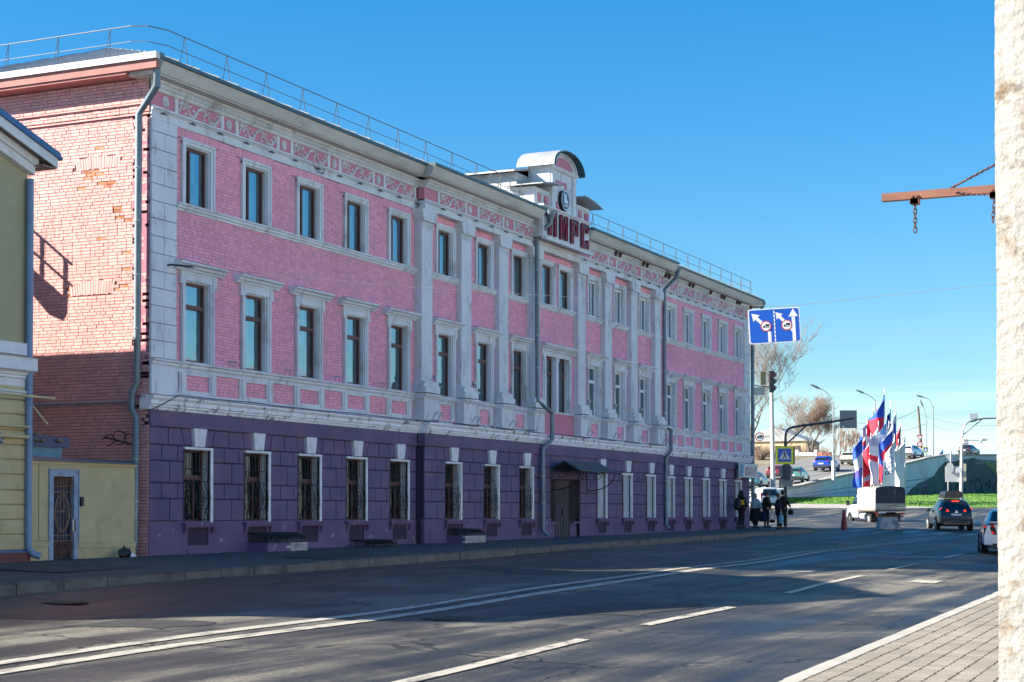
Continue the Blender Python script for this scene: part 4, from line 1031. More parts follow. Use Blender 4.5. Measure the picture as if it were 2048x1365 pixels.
# ---- attic: sign panel with red letters, side pieces, tower with barrel roof, dormer behind
ax0, ax1 = 51.88, 56.05
g = MB(); g.box(ax0, ax1, 22.82, D+.4, 9.36, 10.40); g.box(ax0-.06, ax1+.06, 22.76, D+.4, 10.40, 10.46); g.box(ax0-.05, ax1+.05, 22.70, 22.85, 9.26, 9.355)
attic = obj('attic_panel', g, K['trim'], bld)
def stroke_letter(ch, x, w, h, z0, y):
    """block letter of the facade sign: deep maroon body with a red rim"""
    t = .135
    P = {'П': [[(0,0),(t,0),(t,h-t),(w-t,h-t),(w-t,0),(w,0),(w,h),(0,h)]],
         'И': [[(0,0),(t,0),(w-t,h*.72),(w-t,0),(w,0),(w,h),(w-t,h),(t,h*.28),(t,h),(0,h)]],
         'Р': [[(0,0),(t,0),(t,h*.36),(w,h*.36),(w,h),(0,h),(0,h*.5),(t,h*.5),(t,h-t),(w-t,h-t),(w-t,h*.36+t),(t,h*.36+t),(t,h*.5),(0,h*.5)]],
         'С': [[(0,0),(w,0),(w,h*.34),(w-t,h*.34),(w-t,t),(t,t),(t,h-t),(w-t,h-t),(w-t,h*.66),(w,h*.66),(w,h),(0,h)]]}[ch]
    g = MB()
    def strip(pts):
        for p in pts: g.prism([(x+a, z0+b_) for a, b_ in p], 'y', y-.06, y)
    if ch == 'Р':
        strip([[(0,0),(t,0),(t,h),(0,h)], [(t,h-t),(w,h-t),(w,h),(t,h)], [(w-t,h*.36+t),(w,h*.36+t),(w,h-t),(w-t,h-t)], [(t,h*.36),(w,h*.36),(w,h*.36+t),(t,h*.36+t)]])
    else: strip(P)
    o = obj('sign_letter', g, K['smar'], attic)
    g = MB(); ins = .0
    outl = {'Р': [(0,0),(t,0),(t,h*.36),(w,h*.36),(w,h),(0,h)]}.get(ch, P[0])
    pts = [(x+a, y-.066, z0+b_) for a, b_ in outl]; g.tube(pts+[pts[0], pts[1]], .03, 4)
    if ch == 'Р':
        q = [(t,h*.36+t),(w-t,h*.36+t),(w-t,h-t),(t,h-t)]; pts = [(x+a, y-.066, z0+b_) for a, b_ in q]; g.tube(pts+[pts[0], pts[1]], .026, 4)
    return obj('letter_rim', g, K['sred'], attic)
for ch, x in zip('ПИРС', (52.28, 53.25, 54.22, 55.18)): stroke_letter(ch, x, .58, .84, 9.46, 22.80)
# low side pieces with small curved roofs
for s, xa, xb in ((-1, 52.0, 53.28), (1, 55.62, 56.95)):
    g = MB(); g.box(xa, xb, 23.2, 24.1, 10.29 if s > 0 else 10.45, 11.12)
    for q in (xa+.06, xb-.16): g.box(q, q+.10, 23.15, 23.2, 10.47, 11.0)
    g.box(xa+.16, xb-.16, 23.16, 23.2, 10.95, 11.06); g.box(xa+.16, xb-.16, 23.16, 23.2, 10.47, 10.60)
    pc = obj('attic_wing', g, K['trim'], bld)
    for q in (.22, .74):
        g = MB(); x = xa+q*(xb-xa)-.12; g.box(x, x+.30, 23.13, 23.2, 10.66, 10.90); obj('pink_tile', g, K['pinkpl'], pc)
    g = MB(); n = 8; lo, hi = (xa-.3, xb+.05) if s < 0 else (xa-.05, xb+.3)
    prof = [(lo+(hi-lo)*i/n, 11.13+.20*math.sin(math.pi*(.5*i/n+(0 if s < 0 else .5)))) for i in range(n+1)]
    g.prism(prof+[(x, z+.035) for x, z in prof[::-1]], 'y', 22.75, 24.3); obj('curved_roof', g, K['roof'], pc)
# tower
tx0, tx1, tc = 53.32, 55.58, 54.45
g = MB(); g.box(tx0, tx1, 23.18, 24.0, 10.46, 11.98)
g.prism([(23.18, 11.98), (23.10, 11.99), (23.05, 12.06), (23.05, 12.10), (24.0, 12.10), (24.0, 11.98)], 'x', tx0-.06, tx1+.06)
n = 14; hw = (tx1-tx0)/2+.04
arc = [(tc+hw*math.cos(math.pi*(1-i/n)), 12.101+.56*math.sin(math.pi*i/n)) for i in range(n+1)]
g.prism(arc, 'y', 23.16, 24.05)
for k_ in (0, .12):                        # two raised bands round the arched gable
    r0, r1 = 1-k_*1.0, .93-k_*1.0
    o_ = [(tc+hw*r0*math.cos(math.pi*(1-i/n)), 12.101+.56*r0*math.sin(math.pi*i/n)) for i in range(n+1)]
    i_ = [(tc+hw*r1*math.cos(math.pi*(1-i/n)), 12.101+.56*r1*math.sin(math.pi*i/n)) for i in range(n+1)]
    for a in range(n): g.prism([o_[a], o_[a+1], i_[a+1], i_[a]], 'y', 23.08+.04*k_*8, 23.16)
for x in (tx0+.02, tx1-.34): g.box(x, x+.13, 23.10, 23.18, 10.47, 11.97); g.box(x+.18, x+.31, 23.12, 23.18, 10.47, 11.97)
tw = obj('tower', g, K['trim'], bld)
g = MB(); seg = [(tc+hw*.72*math.cos(math.pi*(1-i/n)), 12.13+.56*.68*math.sin(math.pi*i/n)) for i in range(n+1)]; g.prism(seg, 'y', 23.145, 23.2); obj('pink_lunette', g, K['pinkpl'], tw)
g = MB()
for q in ((-.62, 11.55, .9, .11), (-.62, 10.62, .9, .11), (.18, 11.45, .12, .24), (.18, 10.68, .12, .22), (-.62, 11.45, .12, .2), (-.62, 10.7, .12, .2)): g.box(tc+q[0], tc+q[0]+q[2], 23.165-.01*(q[3] > .12), 23.2, q[1], q[1]+q[3])
obj('pink_fretwork', g, K['pinkpl'], tw)
g = MB(); sh = [(tc+(hw+.16)*math.cos(math.pi*(1-i/n)), 12.06+.66*math.sin(math.pi*i/n)) for i in range(n+1)]
sh2 = [(tc+(hw+.20)*math.cos(math.pi*(1-i/n)), 12.06+.70*math.sin(math.pi*i/n)) for i in range(n+1)]
g.prism(sh2+sh[::-1], 'y', 22.92, 24.35); brl = obj('barrel_roof', g, K['roof'], tw)
n2 = 40; sh3 = [(tc+(hw+.155-.012*(i % 2))*math.cos(math.pi*(1-i/n2)), 12.06+(.655-.012*(i % 2))*math.sin(math.pi*i/n2)) for i in range(n2+1)]
sh4 = [(tc+(hw+.14-.012*(i % 2))*math.cos(math.pi*(1-i/n2)), 12.06+(.64-.012*(i % 2))*math.sin(math.pi*i/n2)) for i in range(n2+1)]
g = MB(); g.prism(sh3+sh4[::-1], 'y', 22.85, 24.3); obj('corrugated_lining', g, K['gutter'], brl)
# oval emblem on the tower: blue disc, white rim, white mark
def ell(g, rx, rz, y0, y1, cz, n=24): g.prism([(tc-.08+rx*math.cos(2*math.pi*i/n), cz+rz*math.sin(2*math.pi*i/n)) for i in range(n)], 'y', y0, y1)
g = MB(); ell(g, .36, .36, 23.04, 23.18, 11.0); em = obj('oval_emblem', g, K['sblack'], tw)
g = MB(); ell(g, .345, .345, 23.03, 23.04, 11.0); obj('emblem_rim', g, K['swhite'], em)
g = MB(); ell(g, .31, .31, 23.02, 23.03, 11.0); obj('emblem_face', g, mat('emblem_blue', (.02, .08, .20), .4), em)
g = MB(); c_ = tc-.08
g.prism([(c_-.16, 10.90), (c_+.17, 10.90), (c_+.17, 11.0), (c_+.05, 11.02), (c_+.02, 11.22), (c_-.16, 11.22)], 'y', 23.01, 23.02)
for q in range(4): g.box(c_-.15+q*.08, c_-.095+q*.08, 23.01, 23.02, 10.78, 10.85)
obj('emblem_mark', g, K['swhite'], em)
# dormer behind
g = MB(); g.box(52.3, 56.6, 24.0, 29.5, 10.6, 11.72); dm = obj('dormer', g, K['galv2'] if 'galv2' in K else K['roof'], bld)
g = MB(); g.prism([(52.0, 11.70), (54.45, 12.16), (56.9, 11.70), (56.9, 11.76), (54.45, 12.24), (52.0, 11.76)], 'y', 23.95, 29.6); obj('dormer_roof', g, K['roof'], dm)
g = MB()
for q in range(9): y = 24.2+q*.65; g.tube([(52.0, y, 11.77), (54.45, y, 12.25)], .018, 4)
obj('dormer_seam', g, K['roof'], dm)
# thin wire lattice left of the dormer
g = MB()
for q in range(4): x = 49.4+q*.75; g.tube([(x, 23.6, 10.5), (x+.5, 23.8, 11.25)], .012, 4); g.tube([(x+.5, 23.8, 11.25), (x+.55, 24.1, 10.6)], .012, 4); g.tube([(x, 24, 10.9), (x+.9, 24, 10.95)], .010, 4)
obj('wire_frame', g, K['rail'], bld)
# shop board at the far end of the ground floor
bd = obj('shop_board', MB().box(75.6, 78.55, D-.30, D-.24, 1.62, 2.28), K['sbackl'], bld)
g = MB(); g.prism([(75.66, 1.66), (76.15, 1.66), (76.30, 2.24), (75.66, 2.24)], 'y', D-.306, D-.30); obj('board_picture', g, mat('board_picture_blue', (.05, .22, .36), .5, var=.6, vscale=5), bd)
K['bred'] = mat('board_print_red', (.40, .05, .06), .5, var=.3, vscale=14, stretch=(3, 1, 1))
g = MB(); r3 = random.Random(3)
x = 76.5
while x < 78.35:
    w_ = r3.uniform(.05, .09); h_ = r3.uniform(.2, .38); g.box(x, x+w_, D-.305, D-.30, 1.72, 1.72+h_); g.box(x, x+w_*1.5, D-.306, D-.301, 1.72+h_, 1.80+h_); x += r3.uniform(.14, .2)
obj('board_print', g, K['bred'], bd)
# gas pipe and cable on the side wall, spray paint, dark streaks
g = MB(); g.tube([(X0-.10, 23.75, 2.52), (X0-.10, 31, 2.52)], .035, 6); obj('wall_pipe', g, K['galv'], bld)
g = MB()
for cy, cz, r in ((24.05, 1.66, .13), (24.32, 1.70, .16), (24.62, 1.66, .13)): g.tube([(X0-.012, cy+r*(1.15+.25*math.sin(q*1.9+cy*9))*math.cos(q*math.pi/6.5), cz+r*(1+.2*math.sin(q*2.3+cy*5))*math.sin(q*math.pi/6.5)) for q in range(12)], .012, 4)
g.tube([(X0-.012, 23.9, 1.52), (X0-.012, 24.2, 1.60), (X0-.012, 24.75, 1.72)], .022, 4)
obj('spray_paint', g, mat('spray_paint_blue', (.10, .045, .075), .85), bld)
# ================================================================== yellow gabled house at the left
HX0, HX1, HA = 13.3, 27.05, 20.2
house = thing('yellow_house', 'yellow gabled house with white cornice and blue roof edge at the left', 'building', (HX1, D, -1.07))
rk = .31; ze = 7.44                       # rake slope, roof edge height at the right eave (X = 27.5)
def zrk(x): return ze+rk*(27.5-x) if x > HA else ze+rk*(27.5-HA)-rk*(HA-x)
g = MB(); g.box(HX0, HX1, D+.005, 38, -1.5, 7.0); g.prism([(HX0, 7.0), (HX1, 7.0), (HX1, zrk(HX1)-.28), (HA, zrk(HA)-.28), (HX0, zrk(HX0)-.28)], 'y', D+.006, 37.99)
obj('wall', g, K['yel'], house)
z = -.78; i = 0
while z < 2.3:
    h = .30 if i % 4 else .32
    g = MB(); g.prism([(D-.035, z+.012), (D-.045, z+.03), (D-.045, z+h-.03), (D-.035, z+h-.012), (D+.02, z+h-.012), (D+.02, z+.012)], 'x', HX0, HX1-.02); obj('plaster_band', g, K['yel2'], house); z += h; i += 1
g = MB(); g.box(HX0-.03, HX1+.03, D-.10, D+.3, -1.5, -.81); obj('plinth', g, K['hplinth'], house)
g = MB(); g.prism([(D-.14, -.83), (D-.14, -.81), (D-.02, -.76), (D+.02, -.76), (D+.02, -.83)], 'x', HX0-.04, HX1+.05); obj('plinth_flashing', g, K['hblue'], house)
for nm, prof in (('lower_moulding', [(.02, 2.36), (-.06, 2.36), (-.06, 2.42), (-.10, 2.44), (-.10, 2.47), (.02, 2.47)]), ('frieze_board', [(.02, 2.475), (-.04, 2.475), (-.04, 2.72), (.02, 2.72)]),
                 ('cornice_board', [(.02, 2.725), (-.08, 2.725), (-.08, 2.78), (-.11, 2.80), (-.11, 2.83), (-.17, 2.87), (-.24, 2.88), (-.24, 3.13), (-.27, 3.15), (.02, 3.18)]), ('upper_board', [(.02, 3.20), (-.10, 3.20), (-.10, 3.44), (-.12, 3.45), (.02, 3.47)])):
    g = MB(); g.prism([(D+o, z) for o, z in prof], 'x', HX0-.05, HX1-(.02 if nm == 'frieze_board' else -.06)); obj(nm, g, K['hwhite'], house)
# raking cornice, soffit, white verge board, blue metal edge
def rake(name, y0, y1, lo, hi, M, over=0.):
    g = MB(); xe = HX1+over
    for a, b_ in ((HA, xe), (HX0-over, HA)):
        g.prism([(a, zrk(a)-lo), (b_, zrk(b_)-lo), (b_, zrk(b_)-hi), (a, zrk(a)-hi)], 'y', y0, y1)
    return obj(name, g, M, house)
rake('raking_cornice', D-.14, D+.02, .62, .27, K['hwhite'], .06); rake('raking_cornice', D-.20, D+.02, .44, .275, K['hwhite'], .10)
rake('soffit', D-.38, D-.14, .28, .255, K['soff'], .40); rake('verge_board', D-.42, D-.38, .32, .125, K['hwhite'], .43); rake('verge_metal', D-.47, D-.37, .12, .0, K['hblue'], .47)
g = MB()
for s in (1, -1):
    xa, xb = (HA, HX1+.48) if s > 0 else (HX0-.48, HA)
    g.prism([(xa, zrk(xa)-.02), (xb, zrk(xb)-.02), (xb, zrk(xb)+.02), (xa, zrk(xa)+.02)], 'y', D-.45, 38.2)
obj('roof', g, K['hblue'], house)
g = MB(); g.box(HX1+.02, HX1+.42, D-.37, 38, zrk(27.45)-.34, zrk(27.45)-.31); obj('side_soffit', g, K['soff'], house)
g = MB(); g.box(HX1+.42, HX1+.45, D-.37, 38, zrk(27.5)-.33, zrk(27.5)-.10); obj('side_board', g, K['hwhite'], house)
g = MB(); g.tube([(HX1+.50, D-.46, zrk(27.5)-.10), (HX1+.50, 38, zrk(27.5)-.10)], .045, 8); obj('eave_gutter', g, K['hblue'], house, smooth=True)
g = MB(); g.tube([(HX1-.03, D-.09, 6.85), (HX1-.03, D-.09, -.72), (HX1+.02, D-.16, -.86), (HX1+.14, D-.26, -.92)], .075, 10); dp = obj('downpipe', g, K['hpipe'], house, smooth=True)
g = MB()
for z in (-.3, .55, 1.45, 2.2, 3.9, 5.0, 6.1): g.lathe([(.082, -.015), (.086, 0), (.082, .015)], (HX1-.03, D-.09, z), 10)
obj('pipe_collar', g, K['hpipe'], dp)
g = MB(); g.tube([(24.5, D-.55, 2.33), (HX1+.22, D-.55, 2.33)], .028, 6); g.tube([(HX1+.02, D-.1, 2.22), (HX1+.30, D-.3, 1.80)], .022, 6); g.box(25.4, HX1-.06, D-.16, D-.05, 1.72, 1.76); g.box(25.4, HX1-.14, D-.20, D-.05, 1.50, 1.56)
obj('awning_arm', g, K['yel2'], house)
for c in (24.2, 21.6, 18.8, 16.2):
    for z0, z1, nm in ((.2, 1.9, 1), (4.0, 5.9, 2)):
        g = MB(); g.box(c-.62, c+.62, D-.09, D, z0-.1, z0); g.box(c-.62, c-.5, D-.07, D, z0, z1); g.box(c+.5, c+.62, D-.07, D, z0, z1); g.box(c-.62, c+.62, D-.07, D, z1, z1+.12)
        w_ = obj('window', g, K['hwhite'], house)
        g = MB(); g.box(c-.5, c+.5, D-.046, D-.04, z0, z1); obj('pane', g, K['cglass'], w_)
        g = MB(); g.box(c-.03, c+.03, D-.056, D-.047, z0, z1); g.box(c-.5, c+.5, D-.056, D-.047, z1-.5, z1-.45); obj('window_frame', g, K['white'], w_)
# round blue house number plate, only its last signs in view
pc_ = MB().lathe([(.115, -.055), (.115, -.075), (.105, -.078)], (26.20, D, 1.48), 24, 'y'); np_ = obj('number_plate', pc_, mat('plate_blue', (.012, .045, .12), .4), house)
vs, fs = text_mesh('/с', .16); g = MB(); g.add([(26.17+x, D-.0785, 1.43+y) for x, y, z in vs], fs); obj('plate_text', g, K['swhite'], np_)

# ---- wall with the iron gate between the two buildings
FX0, FX1, FY = 27.13, X0-.44, D+.06
fence = thing('boundary_wall', 'plastered yellow wall with a cap sheet between house and pink building', 'wall', (28.9, FY, -1.07))
gx0, gx1, gzt = 27.80, 28.72, .87
g = MB()
for r in rects(FX0, FX1, -1.5, 1.0, [(gx0, gx1, -1.6, gzt)]): g.box(r[0], r[1], FY, FY+.3, r[2], r[3])
obj('wall_body', g, K['yel2'], fence)
g = MB(); g.box(FX0, FX1, FY-.05, FY+.34, 1.0, 1.06); obj('cap_moulding', g, K['yel2'], fence)
g = MB(); g.prism([(FY-.12, 1.065), (FY-.12, 1.085), (FY+.12, 1.15), (FY+.40, 1.09), (FY+.40, 1.065)], 'x', FX0, FX1+.02); obj('cap_sheet', g, K['gutter'], fence)
g = MB(); g.box(FX0, gx0-.02, FY-.03, FY, -1.5, -.74); g.box(gx1+.02, FX1, FY-.03, FY, -1.5, -.80); g.prism([(FY-.03, -.74), (FY-.045, -.72), (FY-.045, -.62), (FY, -.60), (FY, -.74)], 'x', FX0, gx0-.02); g.prism([(FY-.03, -.80), (FY-.045, -.78), (FY-.045, -.68), (FY, -.66), (FY, -.80)], 'x', gx1+.02, FX1)
obj('wall_base', g, K['yel2'], fence)
for a, b_, z0, z1 in ((gx0-.30, gx0-.02, -.59, .995), (gx1+.02, gx1+.27, -.65, .995), (gx0-.019, gx1+.019, gzt+.04, .996)):
    obj('plaster_strip', MB().box(a, b_, FY-.022, FY+.01, z0, z1), K['yel2'], fence)
gate = thing('iron_gate', 'narrow rusty ironwork gate in a blue frame set in the yellow wall', 'gate', ((gx0+gx1)/2, FY, -1.07))
g = MB(); gy = FY-.04
for x in (gx0, gx1-.13): g.box(x, x+.13, gy, gy+.16, -1.3, gzt)
g.box(gx0+.13, gx1-.13, gy, gy+.16, gzt-.12, gzt); g.box(gx0-.02, gx0, gy-.02, gy+.1, -.65, gzt+.03); g.box(gx1, gx1+.02, gy-.02, gy+.1, -.65, gzt+.03); g.box(gx0, gx1, gy-.02, gy+.1, gzt+.001, gzt+.03)
obj('gate_frame', g, mat('pale_blue_gate_frame', (.24, .34, .46), .6, var=.15, vscale=5, dirt=(.2, .1, .06), dfac=.6, dscale=4), gate)
a, b_ = gx0+.14, gx1-.14; c = (a+b_)/2; y = gy+.05
g = MB(); g.box(a, b_, y+.06, y+.08, -1.3, gzt-.12); obj('gate_sheet', g, mat('dark_blue_gate_sheet', (.01, .02, .06), .6), gate)
K['iron2'] = mat('weathered_gate_iron', (.22, .17, .12), .7, var=.3, vscale=20, dirt=(.17, .065, .025), dfac=.9, dscale=9, dlo=.45, dhi=.6)
g = MB(); hw = (b_-a)/2
def cir(g, cx, cz, rx, rz, r=.010, n=20): g.tube([(cx+rx*math.cos(2*math.pi*i/n), y, cz+rz*math.sin(2*math.pi*i/n)) for i in range(n+1)], r, 4)
cir(g, c, -.02, .235, .40, .014); cir(g, c, -.02, .21, .36, .008); cir(g, c, .14, .075, .13, .014)
obj('oval_bars', g, K['iron2'], gate)
g = MB()
for x in (a+.02, c-.14, c-.05, c+.05, c+.14, b_-.02): g.tube([(x, y, -.62), (x, y, gzt-.14)], .010, 4)
for z in (-.62, -.5, .0, .42, .54): g.tube([(a, y, z), (b_, y, z)], .012, 4)
obj('gate_bars', g, K['iron2'], gate)
g = MB()
for z0, z1 in ((.56, .74), (-.84, -.64)):
    for q in range(6): x = a+.05+q*(b_-a-.1)/5; cir(g, x, (z0+z1)/2, .05, .075, .012, 10)
    g.box(a, b_, y-.012, y+.012, z0-.02, z0); g.box(a, b_, y-.012, y+.012, z1, z1+.02)
obj('scroll_band', g, K['rust'], gate)
g = MB()
for s in (0, 1):
    xa = a+s*(b_-a)/2+.01; xb = xa+(b_-a)/2-.02; xm = (xa+xb)/2
    for p, q in (((xa, -1.22), (xb, -.86)), ((xb, -1.22), (xa, -.86)), ((xa, -1.24), (xa, -.85)), ((xb, -1.24), (xb, -.85)), ((xm, -1.24), (xm, -.85)), ((xa, -1.23), (xb, -1.23)), ((xa, -1.04), (xb, -1.04))): g.tube([(p[0], y, p[1]), (q[0], y, q[1])], .010, 4)
obj('lower_lattice', g, K['rust'], gate)
g = MB(); g.box(b_-.04, b_+.06, y-.05, y-.01, -.42, -.16); obj('lock_box', g, K['galv'], gate)
g = MB(); g.box(gx1+.05, gx1+.13, FY-.09, FY-.02, .12, .32); obj('intercom', g, K['blackp'], gate)
# ---- blue skip behind the wall
sk = thing('rubbish_skip', 'blue metal skip heaped with debris behind the yellow wall', 'skip', (28.9, 25.2, -1.2))
g = MB(); g.add([(27.9,24.5,-1.2),(28.9,24.5,-1.2),(28.9,25.9,-1.2),(27.9,25.9,-1.2),(27.5,24.3,1.42),(29.15,24.3,1.42),(29.15,26.1,1.42),(27.5,26.1,1.42)], [(0,1,5,4),(1,2,6,5),(2,3,7,6),(3,0,4,7),(4,5,6,7)])
obj('skip_body', g, mat('pale_blue_skip_paint', (.07, .22, .33), .5, var=.2, vscale=3), sk)
g = MB(); g.box(27.4, 29.25, 24.2, 24.32, 1.40, 1.62); g.box(27.4, 29.25, 26.08, 26.2, 1.40, 1.62); g.box(29.13, 29.25, 24.32, 26.08, 1.40, 1.62); g.box(27.4, 27.5, 24.32, 26.08, 1.4, 1.66)
obj('skip_rim', g, mat('dark_blue_skip_paint', (.012, .03, .11), .45), sk)
g = MB()
for i in range(60): g.ball((27.55+rnd.random()*1.4, 24.15+rnd.random()*1.0, 1.50+rnd.uniform(0, .2)), .10, .08, .05, 6, 4)
obj('debris', g, mat('dry_debris', (.18, .15, .12), .95, var=.4, vscale=15), sk, kind='stuff')
# ---- outside stair on the end wall of the pink building, further back in the gap
st = thing('fire_escape', 'rusty metal stair on the brick end wall high in the gap', 'staircase', (30.2, 28, 5.0))
for x in (29.6, 30.4):
    y0, z0, y1, z1 = 28.25, 6.55, 33.0, 10.15
    g = MB(); g.prism([(y0, z0-.30), (y0, z0), (y1, z1), (y1, z1-.45), (29.7, 7.2), (28.75, 6.25), (28.35, 6.1)], 'x', x-.03, x+.03); obj('stringer', g, K['rust'], st)
    for h in (.45, .95): obj('hand_rail', MB().tube([(x, y0-.15, z0+h-.10), (x, y1, z1+h)], .035, 6), K['rust'], st)
    g = MB()
    for q in range(6): yy = y0+.02+q*.7; zz = z0+(z1-z0)*(yy-y0)/(y1-y0); g.box(x-.03, x+.03, yy-.03, yy+.03, zz-.2, zz+.98)
    obj('rail_post', g, K['rust'], st)
g = MB()
for q in range(14): yy = y0+.1+q*.33; zz = z0+(z1-z0)*(yy-y0)/(y1-y0); g.box(29.6, 30.4, yy-.12, yy+.12, zz-.05, zz-.02)
obj('tread', g, K['rust'], st)

# ---- light wells with iron cages on the pavement
def well(x0, x1, dep, h, curb, lab):
    y = (DB if x0 > XA else D)-.01; zb_ = zb((x0+x1)/2)-.02
    t = thing('light_well', lab, 'light well', ((x0+x1)/2, y-dep/2, zb_), 0, 'basement light wells along the purple plinth')
    if curb:
        n = int((x1-x0)/.26)
        for r in range(3):
            for i in range(n):
                a = x0+i*(x1-x0)/n+(.06 if r % 2 else 0)
                if curb == 2 or a > x0+(x1-x0)*.45: obj('brick', MB().box(a+.005, min(a+(x1-x0)/n-.008, x1), y-dep, y-dep+.11, zb_+.005+r*.075, zb_+.07+r*.075), K['wb'], t)
        obj('curb', MB().box(x0+.01, x1-.01, y-dep+.012, y, zb_, zb_+.225), K['plinth'], t)
    z = zb_+(.23 if curb else .02); g = MB()
    n = int((x1-x0)/.11)
    for i in range(n):
        x = x0+.05+i*(x1-x0-.1)/(n-1)
        g.tube([(x, y-.02, z), (x+.03, y-.02, z+h), (x+.02, y-dep*.55, z+h*.95), (x+.05, y-dep+.02, z+h*.35), (x, y-dep+.02, z)], .016, 4)
    for q in range(int((x1-x0)/.22)): x = x0+.11+q*.22; g.tube([(x+.1*math.cos(k*math.pi/5), y-dep+.0, z+.10+.09*math.sin(k*math.pi/5)) for k in range(11)], .014, 4)
    for yy, zz in ((y-.02, z+h), (y-dep*.55, z+h*.95), (y-dep+.02, z+h*.35), (y-dep+.02, z+.01)): g.tube([(x0+.03, yy, zz), (x1-.03, yy, zz)], .016, 4)
    obj('iron_cage', g, K['iron'], t)
K['wb'] = mat('whitewashed_brick', (.42, .42, .40), .85, var=.15, vscale=3, dirt=(.14, .14, .14), dfac=.8, dscale=5)
well(35.1, 36.95, .62, .24, 1, 'light well of whitewashed brick with a black cage under the second window')
well(40.15, 41.6, .75, .17, 0, 'low black iron cage lying on the pavement under the fourth window')
well(45.55, 47.0, .60, .20, 2, 'light well of grey brick with twisted bars right of the wall step')
bg_ = MB()
r5 = random.Random(5)
g = MB(); g.ball((0, 0, .09), .17, .13, .12, 10, 7); g.v = [(x*(1+r5.uniform(-.25, .25)), y*(1+r5.uniform(-.25, .25)), max(0, z*(1+r5.uniform(-.3, .4)))) for x, y, z in g.v]
g.v = [(x+29.95, y+D-.25, z+zb(30)-.01) for x, y, z in g.v]
tag(obj('rubbish_bag', g, K['blackp']), 'crumpled black rubbish bag at the foot of the yellow wall', 'rubbish')
g = MB(); g.add([(30.12, D-.3, zb(30)+.005), (30.28, D-.34, zb(30)+.01), (30.26, D-.24, zb(30)+.10), (30.14, D-.22, zb(30)+.06)], [(0,1,2,3)]); g.add([(30.12, D-.3, zb(30)+.005), (30.14, D-.22, zb(30)+.06), (30.10, D-.18, zb(30)+.004)], [(0,1,2)])
tag(obj('paper_scrap', g, K['swhite']), 'white paper scrap beside the rubbish bag', 'rubbish')

# ---- overhead cable and lane sign hung from it
c0 = Vector((32.25, D-.35, 5.72)); c1 = Vector((33.92, 9.45, 4.27)); c2 = Vector((34.9, 5.36, 4.62)); c3 = Vector((37.5, -7.5, 6.2))
g = MB(); pts = []
for p, q, sg in ((c0, c1, .12), (c1, c2, .0), (c2, c3, .15)):
    for i in range(14): t = i/14; v = p.lerp(q, t); v.z -= sg*4*t*(1-t); pts.append(v)
pts.append(c3)
g.tube(pts, .004, 4)
tag(obj('overhead_cable', g, mat('pale_cable', (.26, .25, .23), .6)), 'thin pale cable strung from the facade across the street', 'cable')
g = MB(); g.tube([(31.75, D-.0, 5.70), (31.78, D-.12, 5.72), (32.30, D-.38, 5.72)], .022, 6); obj('cable_bracket', g, K['iron'], bld)
sgn = thing('lane_sign', 'blue two lane arrow sign with lorry discs hung from the cable', 'road sign', (33.95, 9.66, 3.9))
ux = Vector((.38, -.925, 0)).normalized(); uz = Vector((0, 0, 1)); nn = Vector((-.925, -.38, 0)).normalized()
rot_ = math.radians(3.2); ux2 = ux*math.cos(rot_)+uz*math.sin(rot_); uz2 = uz*math.cos(rot_)-ux*math.sin(rot_)
SC = Vector((33.96, 9.66, 3.885))
def S(x, y, o): return SC+ux2*x+uz2*y+nn*o
def flat(g, pts, o):
    g.add([S(x, y, o) for x, y in pts], [tuple(range(len(pts)))])
def rrect(w, h, r, n=5):
    return [(sx*(w-r)+r*math.cos(a), sy*(h-r)+r*math.sin(a)) for sx, sy, a0 in ((1,1,0),(-1,1,90),(-1,-1,180),(1,-1,270)) for a in [R(a0+90*i/n) for i in range(n+1)]]
W_, H_ = .535, .365
g = MB(); pp = rrect(W_, H_, .05); n = len(pp); g.add([S(x, y, 0) for x, y in pp]+[S(x, y, -.02) for x, y in pp], [tuple(range(n)), tuple(range(2*n-1, n-1, -1))]+[(i, (i+1) % n, n+(i+1) % n, n+i) for i in range(n)])
pnl = obj('sign_panel', g, K['swhite'], sgn)
g = MB(); flat(g, rrect(W_-.022, H_-.022, .04), .003); obj('blue_field', g, K['sblue'], pnl)
def arrow(g, tail, tip, w, hw, hl, o):
    (ax, ay), (bx, by) = tail, tip; l_ = math.hypot(bx-ax, by-ay); dx, dy = (bx-ax)/l_, (by-ay)/l_; px, py = -dy, dx
    nx, ny = bx-dx*hl, by-dy*hl
    flat(g, [(ax+px*w, ay+py*w), (ax-px*w, ay-py*w), (nx-px*w, ny-py*w), (nx+px*w, ny+py*w)], o); flat(g, [(nx-px*hw, ny-py*hw), (bx, by), (nx+px*hw, ny+py*hw)], o)
g = MB()
flat(g, [(-.145, -.343), (-.075, -.343), (-.075, -.13), (-.145, -.09)], .006); arrow(g, (-.11, -.09), (-.465, .275), .035, .095, .15, .0062)
flat(g, [(.365, -.343), (.435, -.343), (.435, .17), (.365, .17)], .006); flat(g, [(.30, .17), (.40, .335), (.50, .17)], .0062); arrow(g, (.385, -.13), (.035, .275), .032, .085, .13, .0064)
for i in range(8): flat(g, [(-.008, -.33+i*.083), (.018, -.33+i*.083), (.018, -.27+i*.083), (-.008, -.27+i*.083)], .006)
obj('arrows', g, K['swhite'], pnl)
def disc(x, y, r, o, M, nm):
    g = MB(); flat(g, [(x+r*math.cos(2*math.pi*i/24), y+r*math.sin(2*math.pi*i/24)) for i in range(24)], o); obj(nm, g, M, pnl)
